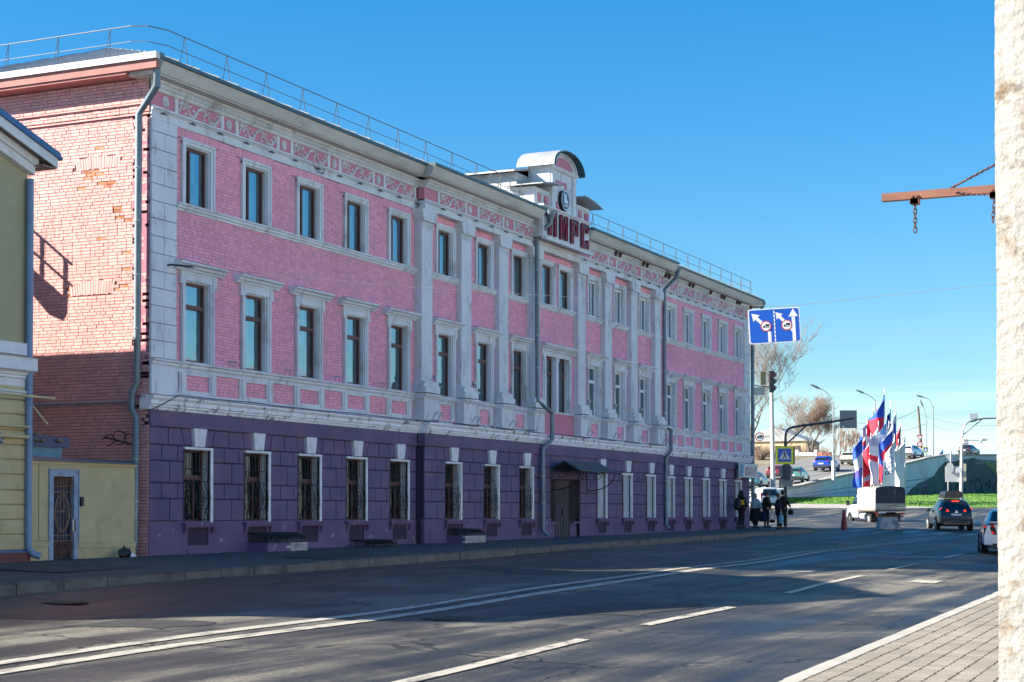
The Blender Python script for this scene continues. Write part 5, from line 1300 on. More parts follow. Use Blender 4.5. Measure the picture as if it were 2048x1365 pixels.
for x, y in ((-.175, -.005), (.255, -.005)):
    disc(x, y, .112, .009, K['signred'], 'disc_rim'); disc(x, y, .092, .011, K['swhite'], 'disc_face')
    g = MB(); flat(g, [(x-.012, y-.005), (x+.068, y-.005), (x+.068, y+.043), (x-.012, y+.043)], .013); flat(g, [(x-.065, y-.022), (x-.022, y-.022), (x-.022, y+.012), (x-.048, y+.012), (x-.065, y-.005)], .013); flat(g, [(x-.065, y-.03), (x+.07, y-.03), (x+.07, y-.02), (x-.065, y-.02)], .013)
    obj('lorry_mark', g, K['sblack'], pnl)
g = MB()
for x in (-.40, .40): g.tube([S(x, H_-.02, -.03), S(x, H_+.03, -.03)], .012, 4)
obj('hanger', g, K['galv'], sgn)

# ---- whitewashed pillar close by on the right, with a rusty bracket and chains
PX, PY = 7.2, 1.094
g = MB(); r6 = random.Random(6)
def plaster(u_, v_, face):
    z = -1.75+v_*5.6
    d_ = .003*math.sin(z*9+u_*5)+.002*math.sin(z*23+2*u_)+.0015*math.sin(z*61+u_*17)
    if face == 0: return (PX+d_-.003*math.sin(u_*20), PY-u_*.62+ (.0016*math.sin(z*5)+.0008*math.sin(z*37)+.0006*math.sin(z*83) if u_ == 0 else 0), z)
    return (PX+u_*.62+(d_ if u_ == 0 else 0), PY+(.0016*math.sin(z*5)+.0008*math.sin(z*37)+.0006*math.sin(z*83)), z)
g.grid(lambda a, c: plaster(a, c, 0), 8, 160); g.grid(lambda a, c: plaster(a, c, 1), 8, 160)
g.add([(PX, PY-.62, -1.75), (PX+.62, PY-.62, -1.75), (PX+.62, PY-.62, 3.85), (PX, PY-.62, 3.85), (PX+.62, PY, -1.75), (PX+.62, PY, 3.85), (PX, PY, 3.85)], [(0,1,2,3), (1,4,5,2), (3,2,5,6)])
pil = tag(obj('white_pillar', g, K['post'], smooth=False), 'rough whitewashed pillar close by at the right edge', 'pillar')
br = thing('sign_bracket', 'rusty iron bracket with hanging chains fixed to the white pillar', 'bracket', (PX+.2, PY, 1.38))
bx = PX+.2; bz = 1.375
g = MB(); g.box(bx-.014, bx+.014, PY-.02, 1.612, bz, bz+.032); g.box(bx-.016, bx+.018, PY-.02, 1.612, bz-.002, bz+.003); obj('beam', g, K['rustbeam'], br)
for yy in (1.468, 1.128):
    g = MB(); g.box(bx-.024, bx+.024, yy-.018, yy+.018, bz-.024, bz-.001); g.box(bx-.024, bx-.015, yy-.02, yy+.02, bz-.024, bz+.012)
    for s in (-.01, .01): g.lathe([(.007, 0), (.007, .014)], (bx-.03, yy+s, bz+.008), 6, 'x')
    obj('clamp', g, K['rustbeam'], br)
def chain_link(p, d, L_, w, rot, M, name='chain_link'):
    d = d.normalized(); s_ = d.orthogonal().normalized(); s2 = d.cross(s_); e = s_*math.cos(rot)+s2*math.sin(rot); g = MB()
    g.tube([p+d*(L_/2*math.cos(q*math.pi/6))+e*(w*math.sin(q*math.pi/6)) for q in range(13)], .0026, 5); return obj(name, g, M, br)
K['chain'] = mat('dark_rusty_chain', (.085, .045, .05), .55, metal=.4, var=.3, vscale=60)
for yy, n, lean in ((1.468, 6, 0.), (1.128, 5, .002)):
    p = Vector((bx, yy, bz-.034))
    for i in range(n): chain_link(p+Vector((0, lean*i, -.0205*i)), Vector((0, lean*.3, -1)), .0285, .0085, (i % 2)*1.35+.25, K['chain'])
a = Vector((bx, 1.315, bz+.034)); b_ = Vector((bx, PY-.01, 1.515)); d_ = (b_-a); n = int(d_.length/.0125)
for i in range(n):
    if 2 < i < 6: continue
    chain_link(a+d_*((i+.5)/n), d_, .0175, .0045, (i % 2)*1.4+.2, K['chain'])
g = MB(); g.tube([a+d_*(2/n), a+d_*(6.2/n)], .0055, 6); obj('turnbuckle', g, K['chain'], br)
a = Vector((bx-.018, 1.29, bz+.012)); b_ = Vector((bx-.018, PY+.02, bz-.008))
g = MB()
for i in range(16):
    t = (i+.5)/16; p = a.lerp(b_, t)-Vector((0, 0, .008*4*t*(1-t))); e = Vector((0, 0, 1)) if i % 2 else Vector((1, 0, 0)); dd = (b_-a).normalized()
    g.tube([p+dd*(.0085*math.cos(q*math.pi/5))+e*(.0035*math.sin(q*math.pi/5)) for q in range(11)], .0018, 4)
obj('side_chain', g, K['chain'], br)
# ================================================================== the row added across the street, unseen, for bounced light and window reflections
K['cream'] = mat('cream_plaster', (.56, .55, .58), .85, var=.08, vscale=.8)
K['ochre'] = mat('ochre_plaster', (.52, .46, .45), .85, var=.08, vscale=.8)
K['offw'] = mat('off_white_plaster', (.62, .62, .65), .85, var=.06, vscale=.8)
for x0, x1, h, mk, lab in ((-34, -6, 8.2, 'ochre', 'added unseen ochre plaster house across the street from the yellow gable'), (-5, 24, 8.8, 'cream', 'added unseen cream three storey house across the street beside the white pillar'),
                           (25, 58, 8.4, 'offw', 'added unseen off white plaster house facing the pink building'), (59, 92, 8.6, 'cream', 'added unseen long cream house facing the far end of the pink building')):
    t = thing('added_opposite_house', lab, 'building', (x0, -5, -1.8), 0, 'added unseen houses across the street')
    Y = -4.6; wins = [(x0+1.6+i*2.9, z) for i in range(int((x1-x0-2)/2.9)) for z in (-.2, 3.4) if z+2 < h-1.5]
    g = MB(); g.box(x0, x1, Y-9, Y, -2.5, h-1.8); obj('wall', g, K[mk], t)
    g = MB(); g.box(x0-.2, x1+.2, Y-9.3, Y+.4, h-1.79, h-1.4); obj('cornice', g, K['hwhite'], t)
    g = MB(); g.prism([(Y+.45, h-1.39), (Y-4.5, h+.2), (Y-9.4, h-1.39)], 'x', x0-.2, x1+.2); obj('roof', g, K['roof'], t)
    key = 'ow'
    for wx, wz in wins:
        o = cobj(key, 'window', lambda g: (g.box(-.62, .62, 0, .07, 1.9, 2.05), g.box(-.62, -.5, 0, .06, 0, 1.9), g.box(.5, .62, 0, .06, 0, 1.9), g.box(-.66, .66, 0, .10, -.1, 0)), K['hwhite'], t, Vector((wx+.6, Y+.002, wz))-t.location)
        cobj('owp', 'pane', lambda g: g.box(-.5, .5, 0, .012, 0, 1.9), K['cglass'], o)
# ================================================================== beyond the corner: kerb, grass, retaining wall, ramp
fh = Vector((math.cos(YAW), math.sin(YAW), 0))
WALL = [(1440, 150, 1000, 1010), (1500, 154, 986, 1006), (1572, 158, 977, 1004), (1600, 163, 973, 1003), (1640, 172, 963, 1001), (1690, 184, 951, 999), (1740, 193, 942, 997), (1812, 208, 928, 994), (1860, 216, 916, 992), (1891, 221, 911, 990), (1950, 231, 910.5, 989), (2060, 250, 910, 988), (2240, 290, 914, 990)]
wt = [at(u, t, d) for u, d, t, b_ in WALL]; wb = [at(u, b_, d) for u, d, t, b_ in WALL]
BN = Vector((0, 1, 0))
rw = thing('retaining_wall', 'long pale retaining wall of the rising bridge approach', 'wall', tuple(wb[2]))
g = MB(); n = len(wt)
g.add([p for p in wb]+[p for p in wt]+[p+BN*.6 for p in wt]+[p+BN*.6-Vector((0, 0, 6)) for p in wb]+[p-Vector((0, 0, 3)) for p in wb],
      [(i, i+1, n+i+1, n+i) for i in range(n-1)]+[(n+i, n+i+1, 2*n+i+1, 2*n+i) for i in range(n-1)]+[(2*n+i, 2*n+i+1, 3*n+i+1, 3*n+i) for i in range(n-1)]+[(4*n+i, 4*n+i+1, i+1, i) for i in range(n-1)])
obj('wall_face', g, K['concw'], rw)
def along(lo, hi, out, i0=2, i1=None):
    """a strip on the wall between two height fractions, standing out from its face"""
    g = MB(); a = []; i1 = i1 or n
    for p, q in list(zip(wb, wt))[i0:i1]:
        for f_, o in ((lo, .0), (lo, out), (hi, out), (hi, .0)):
            a.append(p.lerp(q, f_)-BN*o)
    m_ = len(a)//4
    g.add(a, [(i*4+k, i*4+k+1, i*4+k+5, i*4+k+4) for i in range(m_-1) for k in range(3)]); return g
g = MB(); a = []
for p in wt[2:]: a += [p-BN*.12+Vector((0, 0, -.12)), p-BN*.12+Vector((0, 0, .13)), p+BN*.7+Vector((0, 0, .13)), p+BN*.7+Vector((0, 0, -.12))]
g.add(a, [(i*4+k, i*4+k+1, i*4+k+5, i*4+k+4) for i in range(len(a)//4-1) for k in range(3)]); obj('coping', g, K['kerb2'], rw)
K['groove_shade'] = mat('wall_groove_shadow_paint', (.16, .22, .26), .8)
for f0 in (.46, .27): obj('groove_shade_strip', along(f0, f0+.022, .03, 2, 9), K['groove_shade'], rw)  # dark strips paint the shade of two grooves on the wall
# painted landscape on the right part of the wall
M = bpy.data.materials.new('landscape_mural_paint'); M.use_nodes = True; t = M.node_tree; nn_ = t.nodes; l_ = t.links.new
gg = nn_.new('ShaderNodeNewGeometry'); zn = nn_.new('ShaderNodeTexNoise'); zn.inputs['Scale'].default_value = .55; zn.inputs['Detail'].default_value = 8; zn.inputs['Roughness'].default_value = .7
rp = nn_.new('ShaderNodeValToRGB'); e = rp.color_ramp.elements; e[0].position = .36; e[0].color = (.004, .022, .032, 1); e[1].position = .68; e[1].color = (.07, .14, .10, 1); x_ = e.new(.52); x_.color = (.012, .06, .07, 1)
l_(gg.outputs['Position'], zn.inputs['Vector']); l_(zn.outputs['Fac'], rp.inputs['Fac']); l_(rp.outputs['Color'], nn_['Principled BSDF'].inputs['Base Color']); nn_['Principled BSDF'].inputs['Roughness'].default_value = .7
def wall_at(u):
    us = [q[0] for q in WALL]; i = max(0, min(len(us)-2, [k for k in range(len(us)-1) if us[k] <= u][-1])); f_ = (u-us[i])/(us[i+1]-us[i])
    return wb[i].lerp(wb[i+1], f_), wt[i].lerp(wt[i+1], f_)
g = MB(); a = []
prof = [(1812, .05), (1822, .22), (1835, .36), (1850, .42), (1866, .50), (1878, .70), (1890, .84), (1905, .83), (1918, .88), (1932, .90), (1948, .93), (1962, .88), (1985, .86), (2010, .80), (2060, .78), (2140, .72)]
for u, f_ in prof:
    p, q = wall_at(u); a += [p-BN*.02, p.lerp(q, f_)-BN*.02]
g.add(a, [(2*i, 2*i+2, 2*i+3, 2*i+1) for i in range(len(prof)-1)]); mur = obj('mural', g, M, rw)
r9 = random.Random(9); g = MB()
for i in range(60):                      # pale round dabs of the mural's lower part
    p, q = wall_at(r9.uniform(1902, 2010)); f_ = r9.uniform(.06, .40); c = p.lerp(q, f_)-BN*(.03+.0008*i); r_ = r9.uniform(.25, .42)
    g.add([c+Vector((r_*math.cos(k*math.pi/5), 0, r_*.85*math.sin(k*math.pi/5))) for k in range(10)], [tuple(range(10))])
obj('mural_dab', g, mat('mural_dab_paint', (.055, .15, .16), .8, var=.5, vscale=1.1), mur, kind='stuff')
g = MB(); a = []
for u, lo, hi in ((1862, .36, .44), (1876, .08, .64), (1884, .06, .70), (1896, .06, .60)):
    pass
p, q = wall_at(1962)
g.add([wall_at(u)[0].lerp(wall_at(u)[1], f_)-BN*.035 for u, f_ in ((1962, .84), (2060, .80), (2060, .45), (1990, .55))], [(0, 1, 2, 3)]); obj('mural_field', g, mat('mural_field_paint', (.12, .20, .06), .8, var=.3, vscale=.6), mur)
# railing on top
g = MB()
for i in range(40):
    u = 1948+i*4.2; p, q = wall_at(min(u, 2230)); g.box(q.x-.03, q.x+.03, q.y-.10, q.y-.04, q.z-1.25, q.z+.02)
obj('picket_rail', g, K['hwhite'], rw, kind='stuff')

# ramp road and land behind it
g = MB(); a = []
for p in wt:
    for o, dz in ((.55, -.12), (8, .0), (16, .15)): a.append(p+BN*o+Vector((0, 0, dz)))
g.add(a, [(i*3+k, i*3+k+1, i*3+k+4, i*3+k+3) for i in range(len(wt)-1) for k in range(2)])
ramp = obj('ramp_road', g, mat('ramp_asphalt', (.20, .19, .18), .8, var=.14, vscale=.25, stretch=(.2, 1, 1)), kind='structure')
for o, w_ in ((4.2, .18), (7.9, .3), (11.6, .18)):
    g = MB(); a = []
    for p in wt[1:]: a += [p+BN*(o-w_)+Vector((0, 0, -.12+o*.016+.03)), p+BN*(o+w_)+Vector((0, 0, -.12+o*.016+.03))]
    g.add(a, [(2*i, 2*i+1, 2*i+3, 2*i+2) for i in range(len(a)//2-1)]); obj('lane_marking', g, K['paint'], ramp)
g = MB(); a = []
for p in wt:
    for o, dz in ((16, .12), (20, .25), (60, .6), (160, -2)): a.append(p+BN*o+Vector((0, 0, dz)))
e_ = wt[-1]
g.add(a, [(i*4+k, i*4+k+1, i*4+k+5, i*4+k+4) for i in range(len(wt)-1) for k in range(3)])
obj('hillside', g, mat('dry_hillside', (.20, .17, .11), .95, var=.35, vscale=.3), kind='structure')

FK = [(1540, 153, 1017.5), (1600, 152, 1019), (1680, 151, 1020), (1760, 149, 1021), (1850, 146, 1022.5), (1930, 142, 1025), (2000, 138, 1028), (2120, 132, 1032)]
FB = [(1540, 157, 1007), (1600, 157, 1007.5), (1680, 157, 1008.5), (1760, 156, 1010.5), (1850, 154, 1014), (1930, 150, 1018), (2000, 146, 1021), (2120, 140, 1025)]
fk = [at(u, v, d) for u, d, v in FK]; fbk = [at(u, v, d) for u, d, v in FB]
g = MB(); a = []
for p, q in zip(fk, fbk): a += [p-Vector((0, 0, .8)), p-Vector((0, 0, .0)), p+Vector((0, 0, .17)), q]
g.add(a, [(i*4+k, i*4+k+1, i*4+k+5, i*4+k+4) for i in range(len(fk)-1) for k in range(3)])
fp = obj('far_pavement', g, mat('far_pavement_concrete', (.36, .33, .29), .85, var=.15, vscale=.8), kind='structure')
for i in range(len(fk)-1):
    for k in range(4):
        p, q = fk[i].lerp(fk[i+1], k/4), fk[i].lerp(fk[i+1], (k+.97)/4); gd = (q-p).normalized(); b2 = Vector((-gd.y, gd.x, 0))
        if b2.dot(fh) < 0: b2 = -b2
        g = MB(); z = Vector((0, 0, .20)); g.add([p-b2*.04-z*3, q-b2*.04-z*3, q-b2*.04+z, p-b2*.04+z, p+b2*.2+z, q+b2*.2+z], [(0,1,2,3), (3,2,5,4)]); obj('kerb_stone', g, K['kerb2'], fp)
K['grass'] = mat('spring_grass', (.10, .22, .022), .85, var=.35, vscale=.5, dirt=(.09, .075, .035), dfac=.7, dscale=.25, dlo=.56, dhi=.7)
def grass_pt(u, f_):
    i = max(0, min(len(FB)-2, sum(1 for q in FB[1:-1] if q[0] <= u))); t_ = (u-FB[i][0])/(FB[i+1][0]-FB[i][0])
    a = fbk[i].lerp(fbk[i+1], t_); b_ = wall_at(max(1575, min(u, 2100)))[0]+Vector((0, -.05, .12))
    p = a.lerp(b_, f_); p.z += .35*math.sin(math.pi*f_); return p
g = MB(); g.grid(lambda a, c: grass_pt(1560+a*540, c), 60, 10)
obj('lawn', g, K['grass'], smooth=True, kind='structure')
g = MB()
for i in range(14000):
    u = rnd.uniform(1572, 2030); p = grass_pt(u, rnd.random()**1.3); a = rnd.uniform(0, 6.28); h = rnd.uniform(.04, .13); w_ = .04
    g.add([p+Vector((w_*math.cos(a), w_*math.sin(a), 0)), p-Vector((w_*math.cos(a), w_*math.sin(a), 0)), p+Vector((rnd.uniform(-.1, .1), rnd.uniform(-.1, .1), h))], [(0, 1, 2)])
obj('grass', g, mat('grass_blades', (.13, .27, .03), .8, var=.4, vscale=.6), kind='stuff')

# ------------------------------------------------------------------ trees
def bare_tree(name, label, base, h, spread, seed, group=None, M='bark', MT='twig', stems=1, lean=0., levels=5, dens=3, up=.25, tw=.012):
    r_ = random.Random(seed); t = thing(name, label, 'tree', tuple(base), 0, group); tk = MB(); tg = MB()
    def grow(p, d, ln, rad, lv):
        n_ = 4 if lv < 3 else 3; pts = [p.copy()]; q = p.copy(); dd = d.copy()
        for i in range(n_):
            dd = (dd+Vector((r_.uniform(-.18, .18), r_.uniform(-.18, .18), r_.uniform(-.06, .14)))*(1 if lv else .5)).normalized(); q = q+dd*ln/n_; pts.append(q.copy())
        rs = [rad*(1-.55*i/n_) for i in range(n_+1)]
        (tk if lv < 3 else tg).tube(pts, rs, 6 if lv < 2 else 3, cap=False)
        if lv >= levels: return
        k = dens+(1 if lv > 1 else 0)
        for j in range(k):
            i = n_ if j == 0 else r_.randint(max(1, n_-2), n_) if lv else r_.randint(2, n_)
            a = r_.uniform(0, 6.283); sd = Vector((math.cos(a), math.sin(a), r_.uniform(-.1, .5)))
            nd = (dd*(1.1 if j == 0 else .65)+sd*spread+Vector((0, 0, up))).normalized()
            grow(pts[i], nd, ln*r_.uniform(.58, .82), max(tw, rs[i]*.62), lv+1)
    for s in range(stems):
        grow(Vector((s*.5*(-1)**s, .1*s, -.5)), Vector((lean+r_.uniform(-.18, .18)*(stems > 1), r_.uniform(-.1, .1), 1)).normalized(), h*.34, h*.022, 0)
    obj('trunk', tk, K[M], t, local=True, smooth=True); obj('twigs', tg, K[MT], t, local=True); return t
def onland(u, d, v): return at(u, v, d)
bare_tree('bare_tree', 'tall bare tree rising behind the traffic light pole', onland(1497, 196, 938), 17, .75, 11, None, levels=6, dens=3, lean=.10, tw=.017)
bare_tree('bare_tree', 'bushy bare tree with two stems behind the crossing sign arm', onland(1622, 232, 926), 10.5, .85, 4, None, stems=3, levels=6, dens=3, MT='twig2', tw=.015)
bare_tree('bare_tree', 'small bare tree standing left of the crossing sign', onland(1578, 226, 926), 8.0, .8, 23, None, levels=5, dens=3, tw=.018)
for i in range(12):
    u = 1668+i*4.3+r9.uniform(-1, 1)
    bare_tree('young_poplar', ['first', 'second', 'third', 'fourth', 'fifth', 'sixth', 'seventh', 'eighth', 'ninth', 'tenth', 'eleventh', 'last'][i]+' thin brown sapling from the left in the row beyond the ramp', onland(u, 262+r9.uniform(-6, 6), 925), r9.uniform(5.0, 7.2), .16, 40+i, 'brown saplings in a row', M='twig2', MT='twig2', levels=4, dens=3, up=.75, tw=.018)
def shrub(u, d, v, w_, h, seed, lab):
    r_ = random.Random(seed); t = thing('shrub', lab, 'shrub', tuple(onland(u, d, v)), 0, 'brown shrubs by the ramp'); g = MB()
    for i in range(150):
        a = r_.uniform(0, 6.28); q = Vector((w_*r_.uniform(0, .25)*math.cos(a), w_*r_.uniform(0, .25)*math.sin(a), 0)); e_ = Vector((w_*math.cos(a)*r_.uniform(.2, 1), w_*math.sin(a)*r_.uniform(.2, 1), h*r_.uniform(.5, 1)))
        m_ = q.lerp(e_, .5)+Vector((r_.uniform(-.2, .2), r_.uniform(-.2, .2), .2)); g.tube([q, m_, e_], [.03, .022, .014], 3, cap=False)
    obj('branches', g, K['twig2'], t, local=True)
shrub(1520, 222, 922, 2.2, 2.6, 1, 'brown leafless shrub beside the downpipe at the far corner'); shrub(1545, 226, 922, 2.0, 2.0, 2, 'low brown shrub right of the pale pole'); shrub(1600, 236, 922, 2.6, 2.8, 3, 'brown shrub under the bushy bare tree'); shrub(1640, 240, 922, 2.0, 2.2, 4, 'brown shrub left of the blue car'); shrub(1562, 230, 920, 1.6, 1.8, 5, 'small brown shrub behind the yellow edged sign')
# low house, red wall and barrier blocks behind the ramp
def simple_house(u, d, v, w_, dep, h, mk, lab, rf):
    p = onland(u, d, v); t = thing('far_house', lab, 'building', tuple(p)); g = MB(); g.box(-dep/2, dep/2, -w_/2, w_/2, -2, h); obj('wall', g, mk, t, local=True)
    g = MB(); g.prism([(-w_/2-.4, h), (w_/2+.4, h), (0, h+w_*.22)], 'x', -dep/2-.4, dep/2+.4); obj('roof', g, rf, t, local=True)
    for s in range(3):
        o = obj('window', MB().box(-dep/2-.03, -dep/2, -w_/2+1+s*w_/3.4, -w_/2+2.1+s*w_/3.4, h*.35, h*.75), K['cglass'], t, local=True)
simple_house(1560, 300, 921, 12, 9, 3.2, mat('pale_ochre_wall', (.55, .42, .24), .85, var=.1), 'pale ochre house half hidden behind the bare trees', K['roof'])
t = thing('brick_wall', 'low red wall with white piers along the far side of the ramp', 'wall', tuple(onland(1535, 232, 923)))
K['redw'] = mat('faded_red_wall', (.42, .17, .12), .85, var=.2, vscale=.8)
for i in range(6):
    y = 6-i*2.6
    obj('wall_panel', MB().box(-.1, .1, y-2.0, y, -.6, 1.15), K['redw'] if i % 2 else K['offw'] if 'offw' in K else K['hwhite'], t, local=True); obj('pier', MB().box(-.16, .16, y, y+.45, -.6, 1.5), K['hwhite'], t, local=True)
K['block'] = mat('barrier_concrete', (.55, .54, .48), .85, var=.15, dirt=(.15, .3, .15), dfac=.7, dscale=.9)
for i, u in enumerate((1602, 1612, 1622, 1632)):
    p = onland(u, 228, 927.5); g = MB(); g.prism([(-.3, 0), (.3, 0), (.2, .5), (.15, .95), (-.15, .95), (-.2, .5)], 'y', -.28+.0, .28); g.v = [(x, y*2.2, z) for x, y, z in g.v]
    o = link('barrier_block', g.mesh('barrier_block', K['block']), None, p); tag(o, 'pale concrete barrier block under the bushy tree, '+['first', 'second', 'third', 'last'][i]+' of the row from the left', 'barrier', 'barrier blocks by the ramp')

# ------------------------------------------------------------------ poles, lamps, lights, signs
def pxm(d): return F/d
def pole_thing(name, label, cat, u, vb, vt, d, r0, r1, M, group=None, du=0):
    b_ = at(u, vb, d); tp = at(u+du, vt, d); t = thing(name, label, cat, tuple(b_), 0, group)
    obj('pole', MB().tube([b_, b_.lerp(tp, .5), tp], [r0, (r0+r1)/2, r1], 10), M, t, smooth=True); return t
def lampost(label, u, vb, vt, d, armpts, r0=.13, r1=.07, sleeve=True, M='galv'):
    t = pole_thing('street_lamp', label, 'street lamp', u, vb, vt, d, r0, r1, K[M], 'street lamps along the bridge approach')
    pts = [at(a, b_, d) for a, b_ in armpts]; obj('arm', MB().tube(pts, .045, 6), K['galv'], t, smooth=True)
    p, q = pts[-2], pts[-1]; dd = (q-p).normalized(); g = MB(); g.tube([q-dd*.15, q+dd*.25, q+dd*.85, q+dd*1.0], [.05, .13, .11, .04], 6); g.v = [(x, y, q.z+(z-q.z)*.55) if False else (x, y, z) for x, y, z in g.v]; obj('lantern', g, K['sback'], t, smooth=True)
    if sleeve:
        b_ = at(u, vb, d); m_ = at(u, vb-(vb-vt)*.28, d); obj('base_sleeve', MB().tube([b_, m_], [r0*1.55, r0*1.45], 10), K['hwhite'], t, smooth=True)
    return t
def arc_px(p0, p1, p2, n=8): return [((1-t)**2*p0[0]+2*t*(1-t)*p1[0]+t*t*p2[0], (1-t)**2*p0[1]+2*t*(1-t)*p1[1]+t*t*p2[1]) for t in [i/n for i in range(n+1)]]
lampost('street lamp with white lower sleeve nearest the flags, arm to the left', 1667, 967, 806, 176, arc_px((1664.5, 808), (1664, 787), (1638, 777)))
lampost('street lamp whose curved arm shows above the flag cluster', 1751, 945, 800, 205, arc_px((1750.5, 803), (1748, 795), (1727, 786.5)))
lampost('street lamp with left arm standing tallest right of the flags', 1866, 916, 812, 238, arc_px((1864, 815), (1864, 798), (1846, 794.5)), sleeve=False)
lampost('shorter street lamp right of the leaning pole', 1853, 921, 840, 236, arc_px((1853, 843), (1852, 825), (1846, 813)), .1, .07, sleeve=False)
t = pole_thing('leaning_pole', 'dark utility pole leaning left with small signs right of the flags', 'utility pole', 1845, 924, 813, 232, .19, .15, K['bark'], None, -9)
for v0, s in ((876, 'tri'), (889, 'disc'), (899, 'rect')):
    c = at(1839.5, v0, 231.5); g = MB(); r_ = .42
    ux_, uz_ = rgt, Vector((0, 0, 1))
    pts = {'tri': [(-.5, .4), (.5, .4), (0, -.45)], 'disc': [(r_*math.cos(k*math.pi/8), r_*math.sin(k*math.pi/8)) for k in range(16)], 'rect': [(-.5, -.14), (.5, -.14), (.5, .14), (-.5, .14)]}[s]
    nrm = -fh*.03; m_ = len(pts); g.add([c+ux_*x+uz_*y for x, y in pts]+[c+nrm+ux_*x+uz_*y for x, y in pts], [tuple(range(m_)), tuple(range(2*m_-1, m_-1, -1))]+[(i, (i+1) % m_, m_+(i+1) % m_, m_+i) for i in range(m_)])
    pl = obj('small_sign', g, K['signred'] if s != 'rect' else K['swhite'], t)
    if s != 'rect': g = MB(); g.add([c+nrm*1.2+ux_*x*.68+uz_*y*.68 for x, y in pts], [tuple(range(m_))]); obj('sign_face', g, K['swhite'], pl)
def panel(name, c, w_, h, M, parent, th=.03, face=None, side=-1, round_=False):
    """flat plate facing the camera side, built across the view direction at its own place"""
    n_ = -fh*th; pts = [(w_/2*math.cos(k*math.pi/12), h/2*math.sin(k*math.pi/12)) for k in range(24)] if round_ else [(-w_/2, -h/2), (w_/2, -h/2), (w_/2, h/2), (-w_/2, h/2)]
    m_ = len(pts); g = MB(); g.add([c+rgt*x+Vector((0, 0, y)) for x, y in pts]+[c+n_+rgt*x+Vector((0, 0, y)) for x, y in pts], [tuple(range(m_)), tuple(range(2*m_-1, m_-1, -1))]+[(i, (i+1) % m_, m_+(i+1) % m_, m_+i) for i in range(m_)])
    return obj(name, g, M, parent)
def plate_on(name, c, pts, M, parent, o):
    g = MB(); g.add([c-fh*o+rgt*x+Vector((0, 0, y)) for x, y in pts], [tuple(range(len(pts)))]); return obj(name, g, M, parent)
# small distant crossing sign
t = pole_thing('crossing_sign', 'tiny far crossing sign on a thin pole on the bridge approach', 'road sign', 1851, 925, 893, 230, .05, .05, K['galv'])
c = at(1851, 899.5, 229.8); p_ = panel('sign_panel', c, .75, .8, K['syel'], t); plate_on('blue_field', c, [(-.28, -.3), (.28, -.3), (.28, .3), (-.28, .3)], K['sblue'], p_, .035); plate_on('triangle', c, [(-.24, -.2), (.24, -.2), (0, .24)], K['swhite'], p_, .04)

# pale pole with the traffic lights
tl = pole_thing('traffic_light_pole', 'pale concrete pole with traffic lights and a dark arm near the far corner', 'traffic light', 1547, 1008, 778, 160, .24, .17, K['pole'], None, -4)
c = at(1543, 764, 159.4)
def tbox(name, c, w_, h, dd, M, parent): g = MB(); x, y, z = c; r2 = rgt*w_/2; f2 = fh*dd/2; zz = Vector((0, 0, h/2)); g.add([c+r2*a+f2*b_+zz*e for e in (-1, 1) for a, b_ in ((-1,-1),(1,-1),(1,1),(-1,1))], [(0,3,2,1),(4,5,6,7),(0,1,5,4),(1,2,6,5),(2,3,7,6),(3,0,4,7)]); return obj(name, g, M, parent)
hd = tbox('signal_head', c, .42, 2.05, .3, K['blackp'], tl)
K['lens'] = mat('unlit_lens', (.05, .06, .09), .25); K['lensr'] = mat('dull_red_lens', (.20, .06, .10), .3)
for i, dz in enumerate((.64, 0, -.64)):
    cc = c+rgt*.14-fh*.16+Vector((0, 0, dz)); g = MB(); g.tube([cc+fh*.02, cc-fh*.02-rgt*0], [.27, .27], 12); obj('lens', g, K['lensr'] if i == 0 else K['lens'], hd)
    g = MB(); rr = [cc+rgt*.29*math.cos(k*math.pi/8)+Vector((0, 0, .29*math.sin(k*math.pi/8))) for k in range(-1, 10)]; m_ = len(rr); g.add(rr+[p-fh*.35 for p in rr], [(k, k+1, m_+k+1, m_+k) for k in range(m_-1)]); obj('visor', g, K['blackp'], hd)
tbox('second_head', at(1526, 757, 160), .50, 1.25, .3, mat('olive_signal_back', (.10, .11, .07), .7), tl)
obj('arm', MB().tube([at(1505, 771, 160), at(1541, 775, 160)], .07, 6), K['rail'], tl)
tbox('hanging_board', at(1517, 783, 160), 1.2, .75, .06, K['pipe'], tl)
c = at(1519, 874, 159.5); rs_ = panel('round_sign', c, .86, .86, K['signred'], tl, .03, round_=True); plate_on('sign_face', c, [(.35*math.cos(k*math.pi/10), .35*math.sin(k*math.pi/10)) for k in range(20)], K['swhite'], rs_, .04)
plate_on('lorry_mark', c, [(-.04, -.05), (.26, -.05), (.26, .14), (-.04, .14)], K['sblack'], rs_, .05); plate_on('lorry_mark', c, [(-.24, -.10), (-.07, -.10), (-.07, .07), (-.18, .07), (-.24, -.02)], K['sblack'], rs_, .05); plate_on('lorry_mark', c, [(-.24, -.15), (.26, -.15), (.26, -.10), (-.24, -.10)], K['sblack'], rs_, .05)
obj('bracket', MB().tube([at(1519, 874, 159.7), at(1545, 874, 160)], .04, 5), K['galv'], tl)

